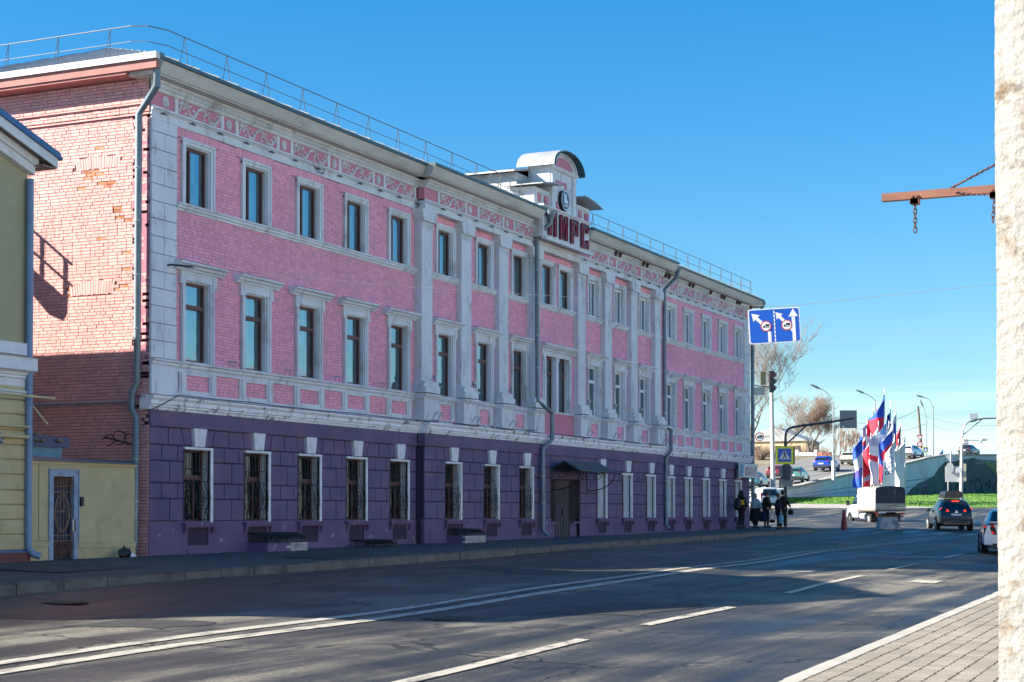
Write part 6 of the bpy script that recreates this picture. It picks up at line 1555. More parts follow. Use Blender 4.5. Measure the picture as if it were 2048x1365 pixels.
# crossing sign gantry at the kerb corner
gb = at(1571.5, 1059, 78.6)
gt = thing('crossing_sign_gantry', 'dark pole with yellow edged crossing sign and long arm to the right', 'road sign', tuple(gb))
K['gpole'] = mat('dark_blue_grey_pole', (.035, .055, .075), .45, metal=.3)
path = [(1571.5, 1059), (1571, 960), (1571, 893), (1571, 875), (1572.5, 865), (1577, 858), (1585, 855), (1610, 851), (1650, 846), (1690, 840), (1707, 837)]
obj('pole', MB().tube([at(u, v, 78.6) for u, v in path], [.075]*3+[.055]*6+[.045, .03], 8), K['gpole'], gt, smooth=True)
obj('brace', MB().tube([at(1571.5, 890, 78.6), at(1613, 851.5, 78.6)], .04, 6), K['gpole'], gt)
c = at(1569.5, 911, 78.4)
bx_ = tbox('sign_box', c+fh*.02+rgt*.03, .85, .84, .20, K['gpole'], gt)
c = at(1569, 911, 78.28)
panel('yellow_border', c, .82, .82, K['syel'], bx_, .02); plate_on('blue_field', c, [(-.31, -.31), (.31, -.31), (.31, .31), (-.31, .31)], K['sblue'], bx_, .026)
plate_on('white_triangle', c, [(-.265, -.19), (.265, -.19), (0, .265)], K['swhite'], bx_, .030)
def q_(pts): plate_on('walking_figure', c, pts, K['sblack'], bx_, .034)
q_([(.03*math.cos(k*math.pi/5)+.0, .175+.036*math.sin(k*math.pi/5)) for k in range(10)]); q_([(-.035, .13), (.03, .135), (.045, .02), (-.01, .0)]); q_([(-.01, .02), (.04, .02), (.10, -.17), (.06, -.17)]); q_([(-.015, .01), (.025, .0), (-.06, -.17), (-.105, -.17)]); q_([(-.03, .12), (-.09, .04), (-.075, .025), (-.01, .09)]); q_([(.025, .12), (.095, .03), (.08, .015), (.02, .08)])
for k in range(-2, 3):
    if k: q_([(k*.09-.025, -.175), (k*.09+.02, -.175), (k*.085+.01, -.135), (k*.085-.012, -.135)])
sb_ = panel('round_sign_back', at(1572, 943, 78.4), .68, .68, K['sback'], gt, .02, round_=True); panel('plate_back', at(1571.5, 967, 78.4), .64, .32, K['sback'], gt, .02)
tbox('arrow_light', at(1574, 945, 78.3), .28, .72, .22, K['gpole'], gt); panel('sticker', at(1563, 969.5, 78.36), .06, .08, K['swhite'], gt, .004); panel('sticker', at(1563.5, 951, 78.36), .06, .08, K['galv'], gt, .004)
sq = panel('square_sign_back', at(1696.5, 839, 78.5), .80, .84, K['sback'], gt, .02); panel('sticker', at(1686, 854, 78.44), .11, .08, K['swhite'], gt, .004); 
obj('sign_clamp', MB().tube([at(1676, 842, 78.40), at(1708, 837, 78.40)], .03, 5), K['gpole'], gt)

# pole with sign backs, camera arm and long bracket on the right
rp_ = pole_thing('sign_pole', 'pale pole with sign backs, camera arm and long bent bracket near the right edge', 'road sign', 1922, 1022, 873, 136, .17, .12, K['pole'], None, 2)
obj('bent_arm', MB().tube([at(u, v, 136) for u, v in [(1925, 876)]+arc_px((1925, 865), (1926, 846), (1945, 841), 6)+[(1965, 837.5), (2010, 836), (2040, 835)]], .075, 6), K['galv'], rp_, smooth=True)
obj('brace', MB().tube([at(1926, 870, 136), at(1965, 838, 136)], .05, 5), K['galv'], rp_)
g = MB(); p, q = at(1938, 843.5, 135.8), at(1956, 839, 135.8); g.tube([p, p.lerp(q, .3), p.lerp(q, .8), q], [.05, .14, .12, .04], 8); obj('lantern', g, K['sback'], rp_, smooth=True)
panel('wire_screen', at(1947.5, 833, 136), .68, .45, mat('pale_screen', (.55, .58, .60), .6), rp_)
obj('camera_arm', MB().tube([at(1926, 881, 136), at(1963, 881.5, 136)], .03, 5), K['galv'], rp_)
for u, v in ((1931, 880), (1931, 886), (1968, 878.5)):
    g = MB(); p = at(u, v, 135.8); g.tube([p+rgt*.22, p-rgt*.22], [.15, .15], 8); obj('camera', g, K['sbackl'], rp_)
g = MB(); p = at(1962, 883.5, 135.8); g.ball(tuple(p), .10, .10, .10, 8, 6); obj('camera', g, K['sback'], rp_)
c = at(1903, 914, 136)
obj('side_post', MB().tube([at(1901.5, 900, 136), at(1901.5, 945, 136)], .07, 6), K['galv'], rp_)
for v in (912, 918, 933, 939): obj('strut', MB().tube([at(1901, v, 136.05), at(1924, v, 136.05)], .025, 4), K['galv'], rp_)
plate_on('triangle_back', at(1902, 916, 136), [(-.50, .18), (.38, .30), (-.0, -.42)], K['sbackl'], rp_, .02)
panel('arch_back', at(1900, 936, 135.9), .6, .85, K['sbackl'], rp_, .03, round_=True)
panel('board_back', at(1911, 949, 136.1), 1.68, 1.25, K['sbackl'], rp_); panel('board_back', at(1917, 941, 135.8), .42, .4, K['swhite'], rp_)
panel('striped_board', at(1929.5, 945, 135.9), .22, 1.4, K['syel2'] if 'syel2' in K else mat('faded_yellow_board', (.62, .56, .36), .6), rp_)
obj('thin_post', MB().tube([at(1896, 964, 136), at(1896, 1010, 136)], .025, 5), K['hwhite'], rp_)
for i, (a, b_, m_) in enumerate((((1713, 846, 178), (1837, 818, 232), 840), ((1846, 831, 232), (2030, 848, 190), 838), ((1868, 851, 238), (2030, 864, 190), 858), ((1713, 858, 178), (1851, 848, 236), 862))):
    p, q = at(*a), at(*b_); pts = [p.lerp(q, k/12)-Vector((0, 0, .7*4*(k/12)*(1-k/12))) for k in range(13)]
    tag(obj('power_line', MB().tube(pts, .03, 3), K['rail']), ['upper wire from the square sign back to the leaning pole', 'upper wire right of the leaning pole', 'lower wire right of the tallest lamp', 'lower wire behind the flag tops'][i], 'power line', 'wires along the bridge approach')

# ------------------------------------------------------------------ flags
def fm(n, c): return mat('flag_'+n, c, .75, var=.10, vscale=2)
FM = [fm('blue', (.015, .085, .52)), fm('red', (.78, .018, .05)), fm('white', (.78, .78, .80)), fm('sky', (.12, .33, .62)), fm('violet', (.10, .07, .34)), fm('lilac', (.50, .47, .62))]
def flag(label, u, vt, vb, w_, d, bands, seed, txt=None, tail=1.0, vend=1012, tm=None):
    r_ = random.Random(seed); tp, bt = at(u, vt, d), at(u, vend, d); t = thing('flag', label, 'flag', tuple(bt), 0, 'party flags on tall poles behind the truck')
    obj('pole', MB().tube([bt, tp], .045, 6), K['hwhite'], t, smooth=True)
    w_ *= 1.22; vb = max(vb, 940)+(12 if seed % 3 else 0); ln = (at(u, vt, d)-at(u, vb, d)).length; W = w_/pxm(d); ph1, ph2 = r_.uniform(0, 6), r_.uniform(0, 6)
    def cp(a, b_):
        ww = W*min(1, .10+b_*4.2)*(1-.15*math.sin(b_*5+ph1)*a); z = tp.z-.05-b_*ln*(1-.0*a)-a*W*.95*(1-b_)**1.5
        f_ = .32*a*math.sin(a*6.5+b_*5+ph1)+.12*math.sin(b_*11+ph2)*a
        return Vector((tp.x, tp.y, z))-rgt*(a*ww)+fh*f_*W*.9+rgt*.05*a*math.sin(b_*14+ph2)
    g = MB(); nu, nv = 10, 44
    for i in range(nu+1):
        for j in range(nv+1): g.v.append(tuple(cp(i/nu, j/nv)))
    for i in range(nu):
        for j in range(nv):
            g.f.append([i*(nv+1)+j, (i+1)*(nv+1)+j, (i+1)*(nv+1)+j+1, i*(nv+1)+j+1]); x = j/nv+.10*(i/nu-.5)*(1 if seed % 2 else -1)
            g.mi.append([m_ for lim, m_ in bands if x <= lim][0] if x <= bands[-1][0] else bands[-1][1])
    cl = obj('cloth', g, FM, t, smooth=True)
    if txt:
        s, b0, b1, M_ = txt; vs, fs = text_mesh(s, 1.0); xm = max(v[0] for v in vs); g = MB()
        g.add([cp(.20+.6*v[1]/.75, b1-(b1-b0)*v[0]/xm)-fh*.05-rgt*.0 for v in vs], fs); obj('cloth_print', g, M_, cl)
B, Rd, Wh, Sk, Vi, Li = range(6)
K['fnavy'] = mat('flag_print_navy', (.03, .05, .20), .7)
flag('tallest flag, blue top over a red and white field', 1769, 777, 905, 30, 163, [(.26, B), (.50, Rd), (.62, Wh), (.85, B), (1, Rd)], 1)
flag('second tallest flag, deep blue with pale blue top', 1781, 800, 930, 26, 164, [(.14, Sk), (.45, B), (.60, Rd), (.85, B), (1, Sk)], 2)
flag('white blue and red striped flag right of the deep blue flag', 1792, 815, 905, 20, 165, [(.18, Wh), (.36, B), (.50, Rd), (.62, Wh), (.8, B), (1, Rd)], 3)
flag('narrow red flag with white border near the right of the cluster', 1801, 843, 955, 15, 166, [(1, Rd)], 4)
flag('plain white flag at the right end of the cluster', 1810, 865, 985, 19, 160, [(1, Wh)], 5)
flag('blue flag with violet foot at the left end of the cluster', 1725, 860, 975, 16, 158, [(.42, B), (.66, Li), (.8, Vi), (1, B)], 6)
flag('orange topped flag with blue centre second from the left', 1733, 858, 955, 15, 162, [(.14, Wh), (.24, Rd), (.42, B), (.62, Rd), (1, Vi)], 7)
flag('bright red flag standing third from the left', 1742, 866, 976, 17, 159, [(.12, Wh), (.7, Rd), (.78, Li), (1, Rd)], 8)
flag('white and lilac flag hanging in front of the blue ones', 1757, 842, 968, 15, 158.5, [(.2, Wh), (.34, Li), (.5, Wh), (.6, Rd), (1, Li)], 9)
flag('white flag with slanted dark lettering left of the tallest flag', 1747, 815, 900, 18, 164.5, [(.2, Wh), (.36, Li), (.55, Wh), (.75, Rd), (1, B)], 10)
flag('flag of blue and red waves hanging low in the middle', 1766, 868, 966, 20, 159.2, [(.15, Li), (.32, B), (.52, Rd), (.8, B), (1, Sk)], 12)
flag('blue flag with red fold right of the middle', 1778, 842, 955, 19, 161, [(.16, Wh), (.4, B), (.58, Rd), (1, B)], 13)
flag('white flag with navy vertical lettering', 1789, 868, 975, 19, 157.5, [(1, Wh)], 14, ('В ЕДИНС', .12, .66, K['fnavy']))
flag('violet and white flag behind the red one at the left', 1734, 838, 970, 15, 166, [(.2, Wh), (.45, Vi), (.6, Rd), (.8, Wh), (1, B)], 21)
flag('red flag with white middle just left of the tallest flag', 1755, 806, 965, 17, 166.5, [(.22, Rd), (.4, Wh), (.55, B), (1, Rd)], 22)
flag('pale blue flag half hidden in the middle of the cluster', 1773, 826, 975, 19, 158.8, [(.2, Sk), (.32, Wh), (.62, B), (.85, Rd), (1, Wh)], 23)
flag('striped flag with red foot behind the lettered white flag', 1786, 838, 978, 19, 158.2, [(.15, Wh), (.35, B), (.5, Rd), (.65, Wh), (.85, B), (1, Rd)], 24)
flag('blue and white flag low beside the narrow red flag', 1797, 878, 982, 15, 162, [(.2, Wh), (.5, B), (.7, Wh), (1, Rd)], 25)
t = flag('small blue and red flag far off on the bridge approach', 1886, 892, 912, 9, 226, [(.7, B), (1, Rd)], 15, vend=916)
# ================================================================== vehicles
def paint(n, c, r=.25): return mat('car_paint_'+n, c, r, spec=.6, coat=.6)
def wheel(parent, x, y, r, w_, rimr=.62, M='rim'):
    s = 1 if y > 0 else -1
    g = MB(); g.lathe([(r*.6, -w_/2), (r*.93, -w_/2), (r, -w_/2+.03), (r, w_/2-.03), (r*.93, w_/2), (r*.6, w_/2)], (0, 0, 0), 18, 'y')
    t = obj('wheel', g, K['tyre'], parent, smooth=True, local=True); t.location = (x, y, r)
    g = MB(); o = s*(w_/2+.004); g.lathe([(r*rimr, o), (r*rimr*.9, o-s*.03), (r*.12, o-s*.02), (r*.1, o)], (0, 0, 0), 14, 'y')
    for k in range(5):
        a = 2*math.pi*k/5; c, s_ = math.cos(a), math.sin(a); b = r*rimr; g.tube([(c*b*.1, o, s_*b*.1), (c*b*.95, o, s_*b*.95)], r*.07, 4)
    obj('rim', g, K[M], t, local=True); return t
def ring(st):
    x, zb_, wb_, zbt, wbt, zrf, wrf = st
    h = [(0, zb_), (wb_*.80, zb_), (wb_, zb_+.14), (max(wb_, wbt)*1.0, (zb_+zbt)/2+.02), (wbt, zbt), (wbt*.45+wrf*.55, zbt+(zrf-zbt)*.55), (wrf, zrf-.05 if zrf-zbt > .15 else zrf-.012), (wrf*.72, zrf), (0, zrf+.012)]
    return [(x, y, z) for y, z in h]+[(x, -y, z) for y, z in h[-2:0:-1]]
def car(name, label, cat, loc, rz, stations, P, L_, wr=.33, wx=(.8, -.8), trk=.74, cab=None, rear=None, front=None, group=None, panes=(), lit=False, extras=None):
    """body lofted through cross-sections; panes lie just outside it. x forward, z up"""
    t = thing(name, label, cat, loc, rz, group)
    g = MB(); rs = [ring(s) for s in stations]; m_ = len(rs[0])
    g.add([p for r in rs for p in r], [(i*m_+k, i*m_+(k+1) % m_, (i+1)*m_+(k+1) % m_, (i+1)*m_+k) for i in range(len(rs)-1) for k in range(m_)]+[tuple(range(m_)), tuple(range((len(rs)-1)*m_, len(rs)*m_))])
    body = obj('body', g, P, t, smooth=True, local=True)
    def rp(x):
        i = max(0, min(len(stations)-2, sum(1 for s in stations[1:-1] if s[0] >= x) if stations[0][0] > stations[-1][0] else 0)); a, b = stations[i], stations[i+1]; f_ = (x-a[0])/(b[0]-a[0]) if b[0] != a[0] else 0
        return ring(tuple(p+(q-p)*f_ for p, q in zip(a, b)))
    for x0, x1, x0t, x1t in panes:            # side panes: bottom from x0 to x1, top from x0t to x1t
        for s in (1, -1):
            def pt(x, f_):
                r = rp(x); a, b = Vector(r[4]), Vector(r[6]); p = a.lerp(b, f_); p.y += .014; p.y *= s; return p
            g = MB(); g.add([pt(x0, .08), pt(x1, .08), pt((x1+x1t)/2, .5)+Vector((0, .006*s, 0)), pt(x1t, .90), pt(x0t, .90), pt((x0+x0t)/2, .5)+Vector((0, .006*s, 0))], [tuple(range(6))]); obj('side_window', g, K['cglass'], t, local=True)
    for nm, q in (('rear_window', rear), ('windscreen', front)):
        if q:
            (xb, zb_, wb_), (xt, zt_, wt_) = q; g = MB(); g.add([(xb, -wb_, zb_), (xb, wb_, zb_), (xt, wt_, zt_), (xt, -wt_, zt_)], [(0, 1, 2, 3)]); obj(nm, g, K['cglass'], t, local=True)
    for x in wx:
        for s in (1, -1):
            g = MB(); g.lathe([(wr*1.18, -.02), (wr*1.18, .012)], (x, s*(trk+.13), wr*1.02), 18, 'y'); obj('wheel_arch', g, K['blackp'], t, local=True)
            wheel(t, x, s*trk+s*.045, wr, .22)
    if extras: extras(t, body)
    return t
def bx(name, a, M, t, **k): return obj(name, MB().box(*a), M, t, local=True, **k)
def poly(name, pts, M, t): g = MB(); g.add(pts, [tuple(range(len(pts)))]); return obj(name, g, M, t, local=True)
def mirror_(t, x, y, z, M): 
    g = MB(); g.ball((x, y, z), .10, .13, .09, 8, 6); return obj('door_mirror', g, M, t, local=True, smooth=True)
# ---- dark blue SUV with roof box
SUV = [(2.28, .42, .60, .72, .60, .76, .5), (2.15, .28, .80, .86, .80, .92, .70), (1.35, .25, .89, 1.0, .86, 1.06, .78), (.95, .25, .90, 1.05, .86, 1.12, .78), (.25, .25, .90, 1.07, .86, 1.60, .62), (-.5, .25, .90, 1.09, .86, 1.67, .64), (-1.5, .25, .90, 1.13, .85, 1.62, .62), (-1.85, .27, .89, 1.14, .84, 1.55, .58), (-2.14, .30, .87, 1.12, .80, 1.18, .72), (-2.27, .36, .80, .95, .76, .98, .66)]
def suv_x(t, b):
    P = b.data.materials[0]
    for s in (1, -1):
        poly('tail_light', [(-2.10, s*.83, 1.16), (-2.19, s*.78, 1.03), (-2.275, s*.36, 1.02), (-2.20, s*.40, 1.10), (-2.10, s*.70, 1.22)], K['tail'], t)
        bx('reflector', (-2.33, -2.29, min(s*.5, s*.76), max(s*.5, s*.76), .52, .58), K['tail0'], t)
        mirror_(t, .75, s*1.0, 1.10, K['blackp'])
        obj('roof_rail', MB().tube([(.35, s*.56, 1.66), (.2, s*.58, 1.72), (-1.5, s*.58, 1.70), (-1.65, s*.56, 1.62)], .022, 5), K['galv'], t, local=True)
    poly('brake_light', [(-1.90, -.20, 1.575), (-1.90, .20, 1.575), (-1.93, .18, 1.535), (-1.93, -.18, 1.535)], K['tail'], t)
    bx('number_plate', (-2.325, -2.305, -.27, .27, .80, .91), K['plate'], t)
    g = MB(); g.prism([(-.12, .005), (.0, .0), (.0, .0)], 'x', 0, .001) if False else None
    for dy, dz in ((0, .05), (-.045, -.02), (.045, -.02)): poly('badge', [(-2.315, dy, .985+dz+.045), (-2.315, dy+.035, .985+dz), (-2.315, dy, .985+dz-.03), (-2.315, dy-.035, .985+dz)], K['chrome'], t)
    bx('rear_bumper', (-2.36, -2.2, -.82, .82, .40, .66), K['blackp'], t)
    g = MB(); g.tube([(-2.37, -.62, .42), (-2.38, -.5, .50), (-2.38, .5, .50), (-2.37, .62, .42)], .025, 5); obj('skid_trim', g, K['chrome'], t, local=True)
    for x in (-.9, .1): bx('cross_bar', (x-.04, x+.04, -.60, .60, 1.70, 1.735), K['galv'], t)
SUVP = paint('dark_blue', (.002, .006, .016), .35)
sp_ = at(1899, 1062, 88.5)
car('parked_car', 'dark blue SUV with a roof box and lit tail lights', 'car', tuple(sp_), R(19), SUV, SUVP, 4.6, .36, (1.38, -1.32), .78, panes=((.85, .02, .40, -.05), (-.05, -.85, -.08, -.85), (-.93, -1.75, -.93, -1.55)),
    rear=((-2.15, 1.165, .68), (-1.905, 1.52, .52)), front=((.98, 1.10, .74), (.32, 1.57, .60)), extras=suv_x)
rb = thing('roof_box', 'black rounded roof box on top of the dark blue SUV', 'roof box', tuple(sp_+Vector((0, 0, 1.735))), R(19))
g = MB(); g.prism([(-.44, .02), (-.36, .0), (.36, .0), (.44, .02), (.46, .16), (.40, .30), (.28, .36), (-.28, .36), (-.40, .30), (-.46, .16)], 'x', -1.5, .55); g.prism([(-.44, .02), (.44, .02), (.40, .2), (.28, .26), (-.28, .26), (-.40, .2)], 'x', .55, .85)
obj('box_shell', g, K['blackp'], rb, local=True); obj('seam', MB().box(-1.505, .5, -.463, .463, .145, .155), K['iron'], rb, local=True)
# ---- pale saloon cut by the pillar
SED = [(2.30, .36, .62, .60, .60, .64, .5), (2.15, .24, .82, .74, .78, .80, .66), (1.2, .22, .88, .90, .84, .96, .74), (.85, .22, .88, .92, .85, 1.0, .74), (.1, .22, .885, .93, .85, 1.42, .60), (-.6, .22, .885, .94, .85, 1.45, .60), (-1.2, .22, .89, .96, .84, 1.36, .58), (-1.72, .24, .89, 1.0, .82, 1.06, .70), (-2.15, .28, .87, 1.0, .79, 1.04, .66), (-2.28, .34, .84, .90, .76, .95, .64)]
K['sedl'] = glow('dim_tail_light', (.60, .02, .008), .25)
def sed_x(t, b):
    for s in (1, -1):
        poly('tail_light', [(-2.10, s*.862, .96), (-2.22, s*.845, .68), (-2.315, s*.46, .66), (-2.32, s*.56, .98), (-2.2, s*.74, 1.0)], K['blackp'], t)
        for z in (.90, .72): poly('tail_strip', [(-2.13, s*.872, z+.04), (-2.20, s*.858, z-.03), (-2.33, s*.52, z-.03), (-2.33, s*.58, z+.05)], K['sedl'], t)
        mirror_(t, .7, s*.96, .98, b.data.materials[0])
    bx('boot_lip', (-2.30, -2.12, -.70, .70, 1.03, 1.06), b.data.materials[0], t)
    bx('number_plate', (-2.345, -2.33, -.26, .26, .60, .71), K['plate'], t)
    bx('rear_bumper', (-2.37, -2.15, -.85, .85, .36, .58), b.data.materials[0], t); bx('diffuser', (-2.385, -2.2, -.60, .60, .26, .40), K['blackp'], t)
    for s in (1, -1): g = MB(); g.tube([(-2.40, s*.42, .30), (-2.2, s*.42, .30)], .055, 8); obj('exhaust', g, K['chrome'], t, local=True)
    bx('crease', (-2.33, -2.30, -.50, .50, .86, .875), K['galv'], t)
car('parked_car', 'pale silver saloon partly hidden by the white pillar', 'car', tuple(at(2019, 1110, 53)), R(11), SED, paint('pale_silver', (.50, .56, .60)), 4.6, .33, (1.35, -1.35), .76,
    panes=((.8, .05, .3, -.02), (-.02, -.75, -.05, -.75), (-.80, -1.45, -.80, -1.15)), rear=((-1.74, 1.05, .66), (-1.20, 1.375, .56)), front=((.88, .98, .72), (.16, 1.40, .58)), extras=sed_x)
# ---- white truck with canvas
tk = thing('truck', 'small white truck with a grey canvas bed turning at the crossing', 'truck', tuple(at(1748, 1049, 112)), R(35))
WH = paint('white', (.78, .78, .76), .35)
CAB = [(2.75, .42, .70, .86, .62, .90, .52), (2.62, .36, .88, 1.02, .84, 1.08, .72), (2.05, .34, .95, 1.18, .90, 1.26, .80), (1.75, .34, .96, 1.24, .92, 1.34, .80), (1.25, .34, .96, 1.26, .92, 1.95, .74), (.75, .34, .96, 1.27, .92, 2.05, .76), (.42, .34, .95, 1.27, .92, 2.0, .76)]
g = MB(); rs = [ring(s) for s in CAB]; m_ = len(rs[0]); g.add([p for r in rs for p in r], [(i*m_+k, i*m_+(k+1) % m_, (i+1)*m_+(k+1) % m_, (i+1)*m_+k) for i in range(len(rs)-1) for k in range(m_)]+[tuple(range(m_)), tuple(range((len(rs)-1)*m_, len(rs)*m_))]); obj('cab', g, WH, tk, smooth=True, local=True)
for s in (1, -1):
    poly('side_window', [(1.62, s*.915, 1.34), (.72, s*.93, 1.34), (.72, s*.83, 1.88), (1.28, s*.82, 1.86)], K['cglass'], tk)
    bx('door_mirror', (1.75, 1.85, min(s*1.02, s*1.22), max(s*1.02, s*1.22), 1.28, 1.62), K['blackp'], tk)
    obj('mirror_arm', MB().tube([(1.7, s*.9, 1.35), (1.8, s*1.1, 1.35)], .02, 4), K['blackp'], tk, local=True)
bed0, bed1 = .32, -2.75
bx('bed_floor', (bed1, bed0, -1.02, 1.02, .88, .98), K['bark'], tk)
K['plank'] = mat('weathered_truck_planks', (.48, .42, .33), .8, var=.2, vscale=3, dirt=(.30, .16, .07), dfac=.8, dscale=2)
for i in range(3):
    z = .99+i*.135
    for s in (1, -1): bx('side_board', (bed1, bed0, min(s*1.02, s*1.06), max(s*1.02, s*1.06), z, z+.125), K['plank'], tk)
    bx('tail_board', (bed1-.05, bed1-.005, -1.06, 1.06, z, z+.125), K['plank'], tk)
K['canv'] = mat('grey_truck_canvas', (.35, .345, .31), .8, var=.08, vscale=1.5, dirt=(.35, .32, .27), dfac=.6, dscale=1.2); K['canv_shade'] = mat('rear_canvas_shade_paint', (.035, .038, .05), .6, var=.3, vscale=2, dirt=(.40, .37, .32), dfac=.75, dscale=1.0, dlo=.60, dhi=.66, stretch=(1, 1, .4))  # rear canvas colour has the shade of that side painted in
def canvas_pt(x, c):
    q = [(1.045, 1.38), (1.04, 1.75), (1.03, 2.25), (.96, 2.42), (.6, 2.50), (0, 2.53)]; q = q+[(-y, z) for y, z in q[-2::-1]]
    f_ = c*(len(q)-1); i = min(int(f_), len(q)-2); f_ -= i; y, z = q[i][0]*(1-f_)+q[i+1][0]*f_, q[i][1]*(1-f_)+q[i+1][1]*f_
    return (x, y*(1+.012*math.sin(x*4.2)*math.sin(z*3)), z-.02*abs(math.sin(x*2.1)))
g = MB(); g.grid(lambda a, c: canvas_pt(bed0+.02+(bed1-bed0-.02)*a, c), 16, 20); obj('canvas', g, K['canv'], tk, smooth=True, local=True)
g = MB()
def rearc(a, c):
    y = -1.03+2.06*a; zt = interp(abs(y), [0, .6, .96, 1.03], [2.52, 2.49, 2.41, 2.25]); z = 1.385+(zt-1.385)*c
    return (bed1-.01-.05*math.sin(a*19+c*3)*(1-c)*.7-.03*math.sin(a*41)*(1-c), y, z)
g.grid(rearc, 26, 8); obj('rear_canvas', g, K['canv_shade'], tk, smooth=True, local=True)
bx('front_canvas', (bed0, bed0+.02, -1.02, 1.02, 1.0, 2.40), K['canv'], tk)
for s in (1, -1):
    bx('chassis_rail', (bed1+.1, 2.2, min(s*.35, s*.45), max(s*.35, s*.45), .62, .80), K['blackp'], tk)
    wheel(tk, 1.85, s*.86, .35, .2, .6, 'hubw'if 'hubw' in K else 'rim'); wheel(tk, -1.55, s*.88, .35, .24, .6, 'rim'); wheel(tk, -1.55, s*.62, .35, .2)
    bx('mud_flap', (-2.06, -2.04, min(s*.66, s*1.0), max(s*.66, s*1.0), .22, .75), K['blackp'], tk)
    bx('tail_light', (bed1-.02, bed1+.06, min(s*.70, s*.98), max(s*.70, s*.98), .66, .78), K['tail0'], tk)
    g = MB(); g.lathe([(.44, -.02), (.44, .02)], (1.85, s*.965, .40), 18, 'y'); obj('wheel_arch', g, K['blackp'], tk, local=True)
g = MB(); g.tube([(.1, .80, .55), (-.7, .80, .55)], .2, 10); obj('fuel_tank', g, K['plate'], tk, local=True)
bx('under_bar', (bed1+.0, bed1+.08, -.9, .9, .50, .60), K['rust'], tk); bx('number_plate', (bed1-.03, bed1-.01, .3, .82, .74, .85), K['plate'], tk)
g = MB(); g.ball((-1.55, 0, .38), .2, .55, .17, 8, 6); obj('rear_axle', g, K['blackp'], tk, local=True); bx('spare_wheel_rack', (-2.6, -2.1, -.4, .35, .42, .62), K['blackp'], tk)
# ---- white van behind the people
VAN = [(2.1, .36, .6, .72, .58, .76, .48), (1.95, .26, .80, .86, .76, .93, .64), (1.2, .24, .86, 1.08, .82, 1.15, .72), (.9, .24, .86, 1.1, .83, 1.3, .72), (.3, .24, .87, 1.12, .84, 1.78, .66), (-.4, .24, .87, 1.14, .84, 1.85, .68), (-1.8, .24, .87, 1.14, .84, 1.84, .68), (-2.02, .26, .86, 1.14, .82, 1.78, .64), (-2.14, .30, .85, 1.0, .81, 1.06, .76)]
def van_x(t, b):
    for s in (1, -1):
        poly('tail_light', [(-2.16, s*.84, .95), (-2.165, s*.70, .95), (-2.09, s*.68, 1.42), (-2.05, s*.80, 1.42)], K['tail0'], t); mirror_(t, .85, s*.95, 1.2, b.data.materials[0])
    bx('rear_bumper', (-2.26, -2.05, -.84, .84, .28, .52), K['blackp'], t); bx('grip_bar', (-2.185, -2.16, -.46, .46, .98, 1.05), K['blackp'], t); bx('number_plate', (-2.19, -2.17, -.26, .26, .78, .89), K['plate'], t)
    bx('door_gap', (-2.18, -2.10, -.008, .008, .55, 1.75), K['blackp'], t)
car('white_van', 'small white van seen from behind beyond the waiting people', 'van', tuple(at(1527, 1018, 147)), R(31), VAN, paint('van_white', (.74, .76, .76)), 4.3, .31, (1.3, -1.35), .74, panes=((.85, .0, .42, -.05),), rear=((-2.155, 1.12, .72), (-2.06, 1.70, .56)), front=((.92, 1.16, .7), (.36, 1.74, .62)), extras=van_x)
# ---- cars on the ramp
def ramp_pt(u, o):
    best = None
    for i in range(len(wt)-1):
        for k in range(40):
            p = wt[i].lerp(wt[i+1], k/40)+BN*o; d = p.dot(fh); uu = 1024+F*(p.dot(rgt))/d
            if best is None or abs(uu-u) < best[0]: best = (abs(uu-u), p+Vector((0, 0, -.10+o*.016)), wt[i+1]-wt[i])
    return best[1], best[2]
HATCH = [(2.05, .36, .6, .62, .58, .66, .48), (1.9, .24, .80, .76, .76, .82, .64), (1.0, .22, .85, .90, .82, .97, .72), (.72, .22, .85, .92, .82, 1.0, .72), (.05, .22, .855, .94, .82, 1.40, .60), (-.7, .22, .855, .96, .82, 1.44, .61), (-1.55, .22, .855, .98, .81, 1.38, .60), (-1.78, .24, .85, .98, .80, 1.28, .58), (-1.98, .28, .84, .94, .78, 1.0, .70), (-2.06, .34, .80, .80, .74, .84, .64)]
def small_x(t, b):
    for s in (1, -1): poly('tail_light', [(-2.0, s*.80, .82), (-2.07, s*.58, .82), (-2.03, s*.60, 1.0), (-1.96, s*.78, 1.02)], K['tail0'], t)
    bx('number_plate', (-2.09, -2.07, -.26, .26, .62, .73), K['plate'], t); bx('rear_bumper', (-2.12, -1.95, -.80, .80, .32, .52), K['blackp'], t)
def rcar(lab, u, o, P, st=HATCH, sc=1., rev=False):
    p, dr_ = ramp_pt(u, o); c = car('passing_car', lab, 'car', tuple(p), math.atan2(dr_.y, dr_.x)+(math.pi if rev else 0), st, P, 4.1, .30, (1.25, -1.25), .72, panes=((.66, .0, .25, -.03), (-.08, -.8, -.08, -.8), (-.88, -1.7, -.88, -1.55)), rear=((-2.0, 1.02, .66), (-1.80, 1.26, .52)), front=((.75, 1.0, .68), (.12, 1.37, .56)), extras=small_x, group='cars on the bridge approach')
    c.scale = (sc, sc, sc); return c
rcar('teal car half hidden by the downpipe at the far corner', 1511, 3.2, paint('teal', (.02, .14, .17)), sc=1.1)
rcar('green estate car right behind the round sign back', 1594, 2.2, paint('green', (.07, .20, .17)), sc=1.1)
rcar('dark red car almost hidden left of the round sign back', 1556, 6.0, paint('dark_red', (.20, .02, .03)))
rcar('bright blue car behind the sleeved lamp post', 1655, 5.4, paint('bright_blue', (.01, .045, .36)), HATCH, 1.18)
rcar('beige saloon left of the flag cluster', 1704, 6.6, paint('beige', (.40, .40, .30)), sc=1.12)
rcar('white car right of the flag cluster', 1824, 2.8, paint('white_car', (.70, .74, .78)), sc=1.15)
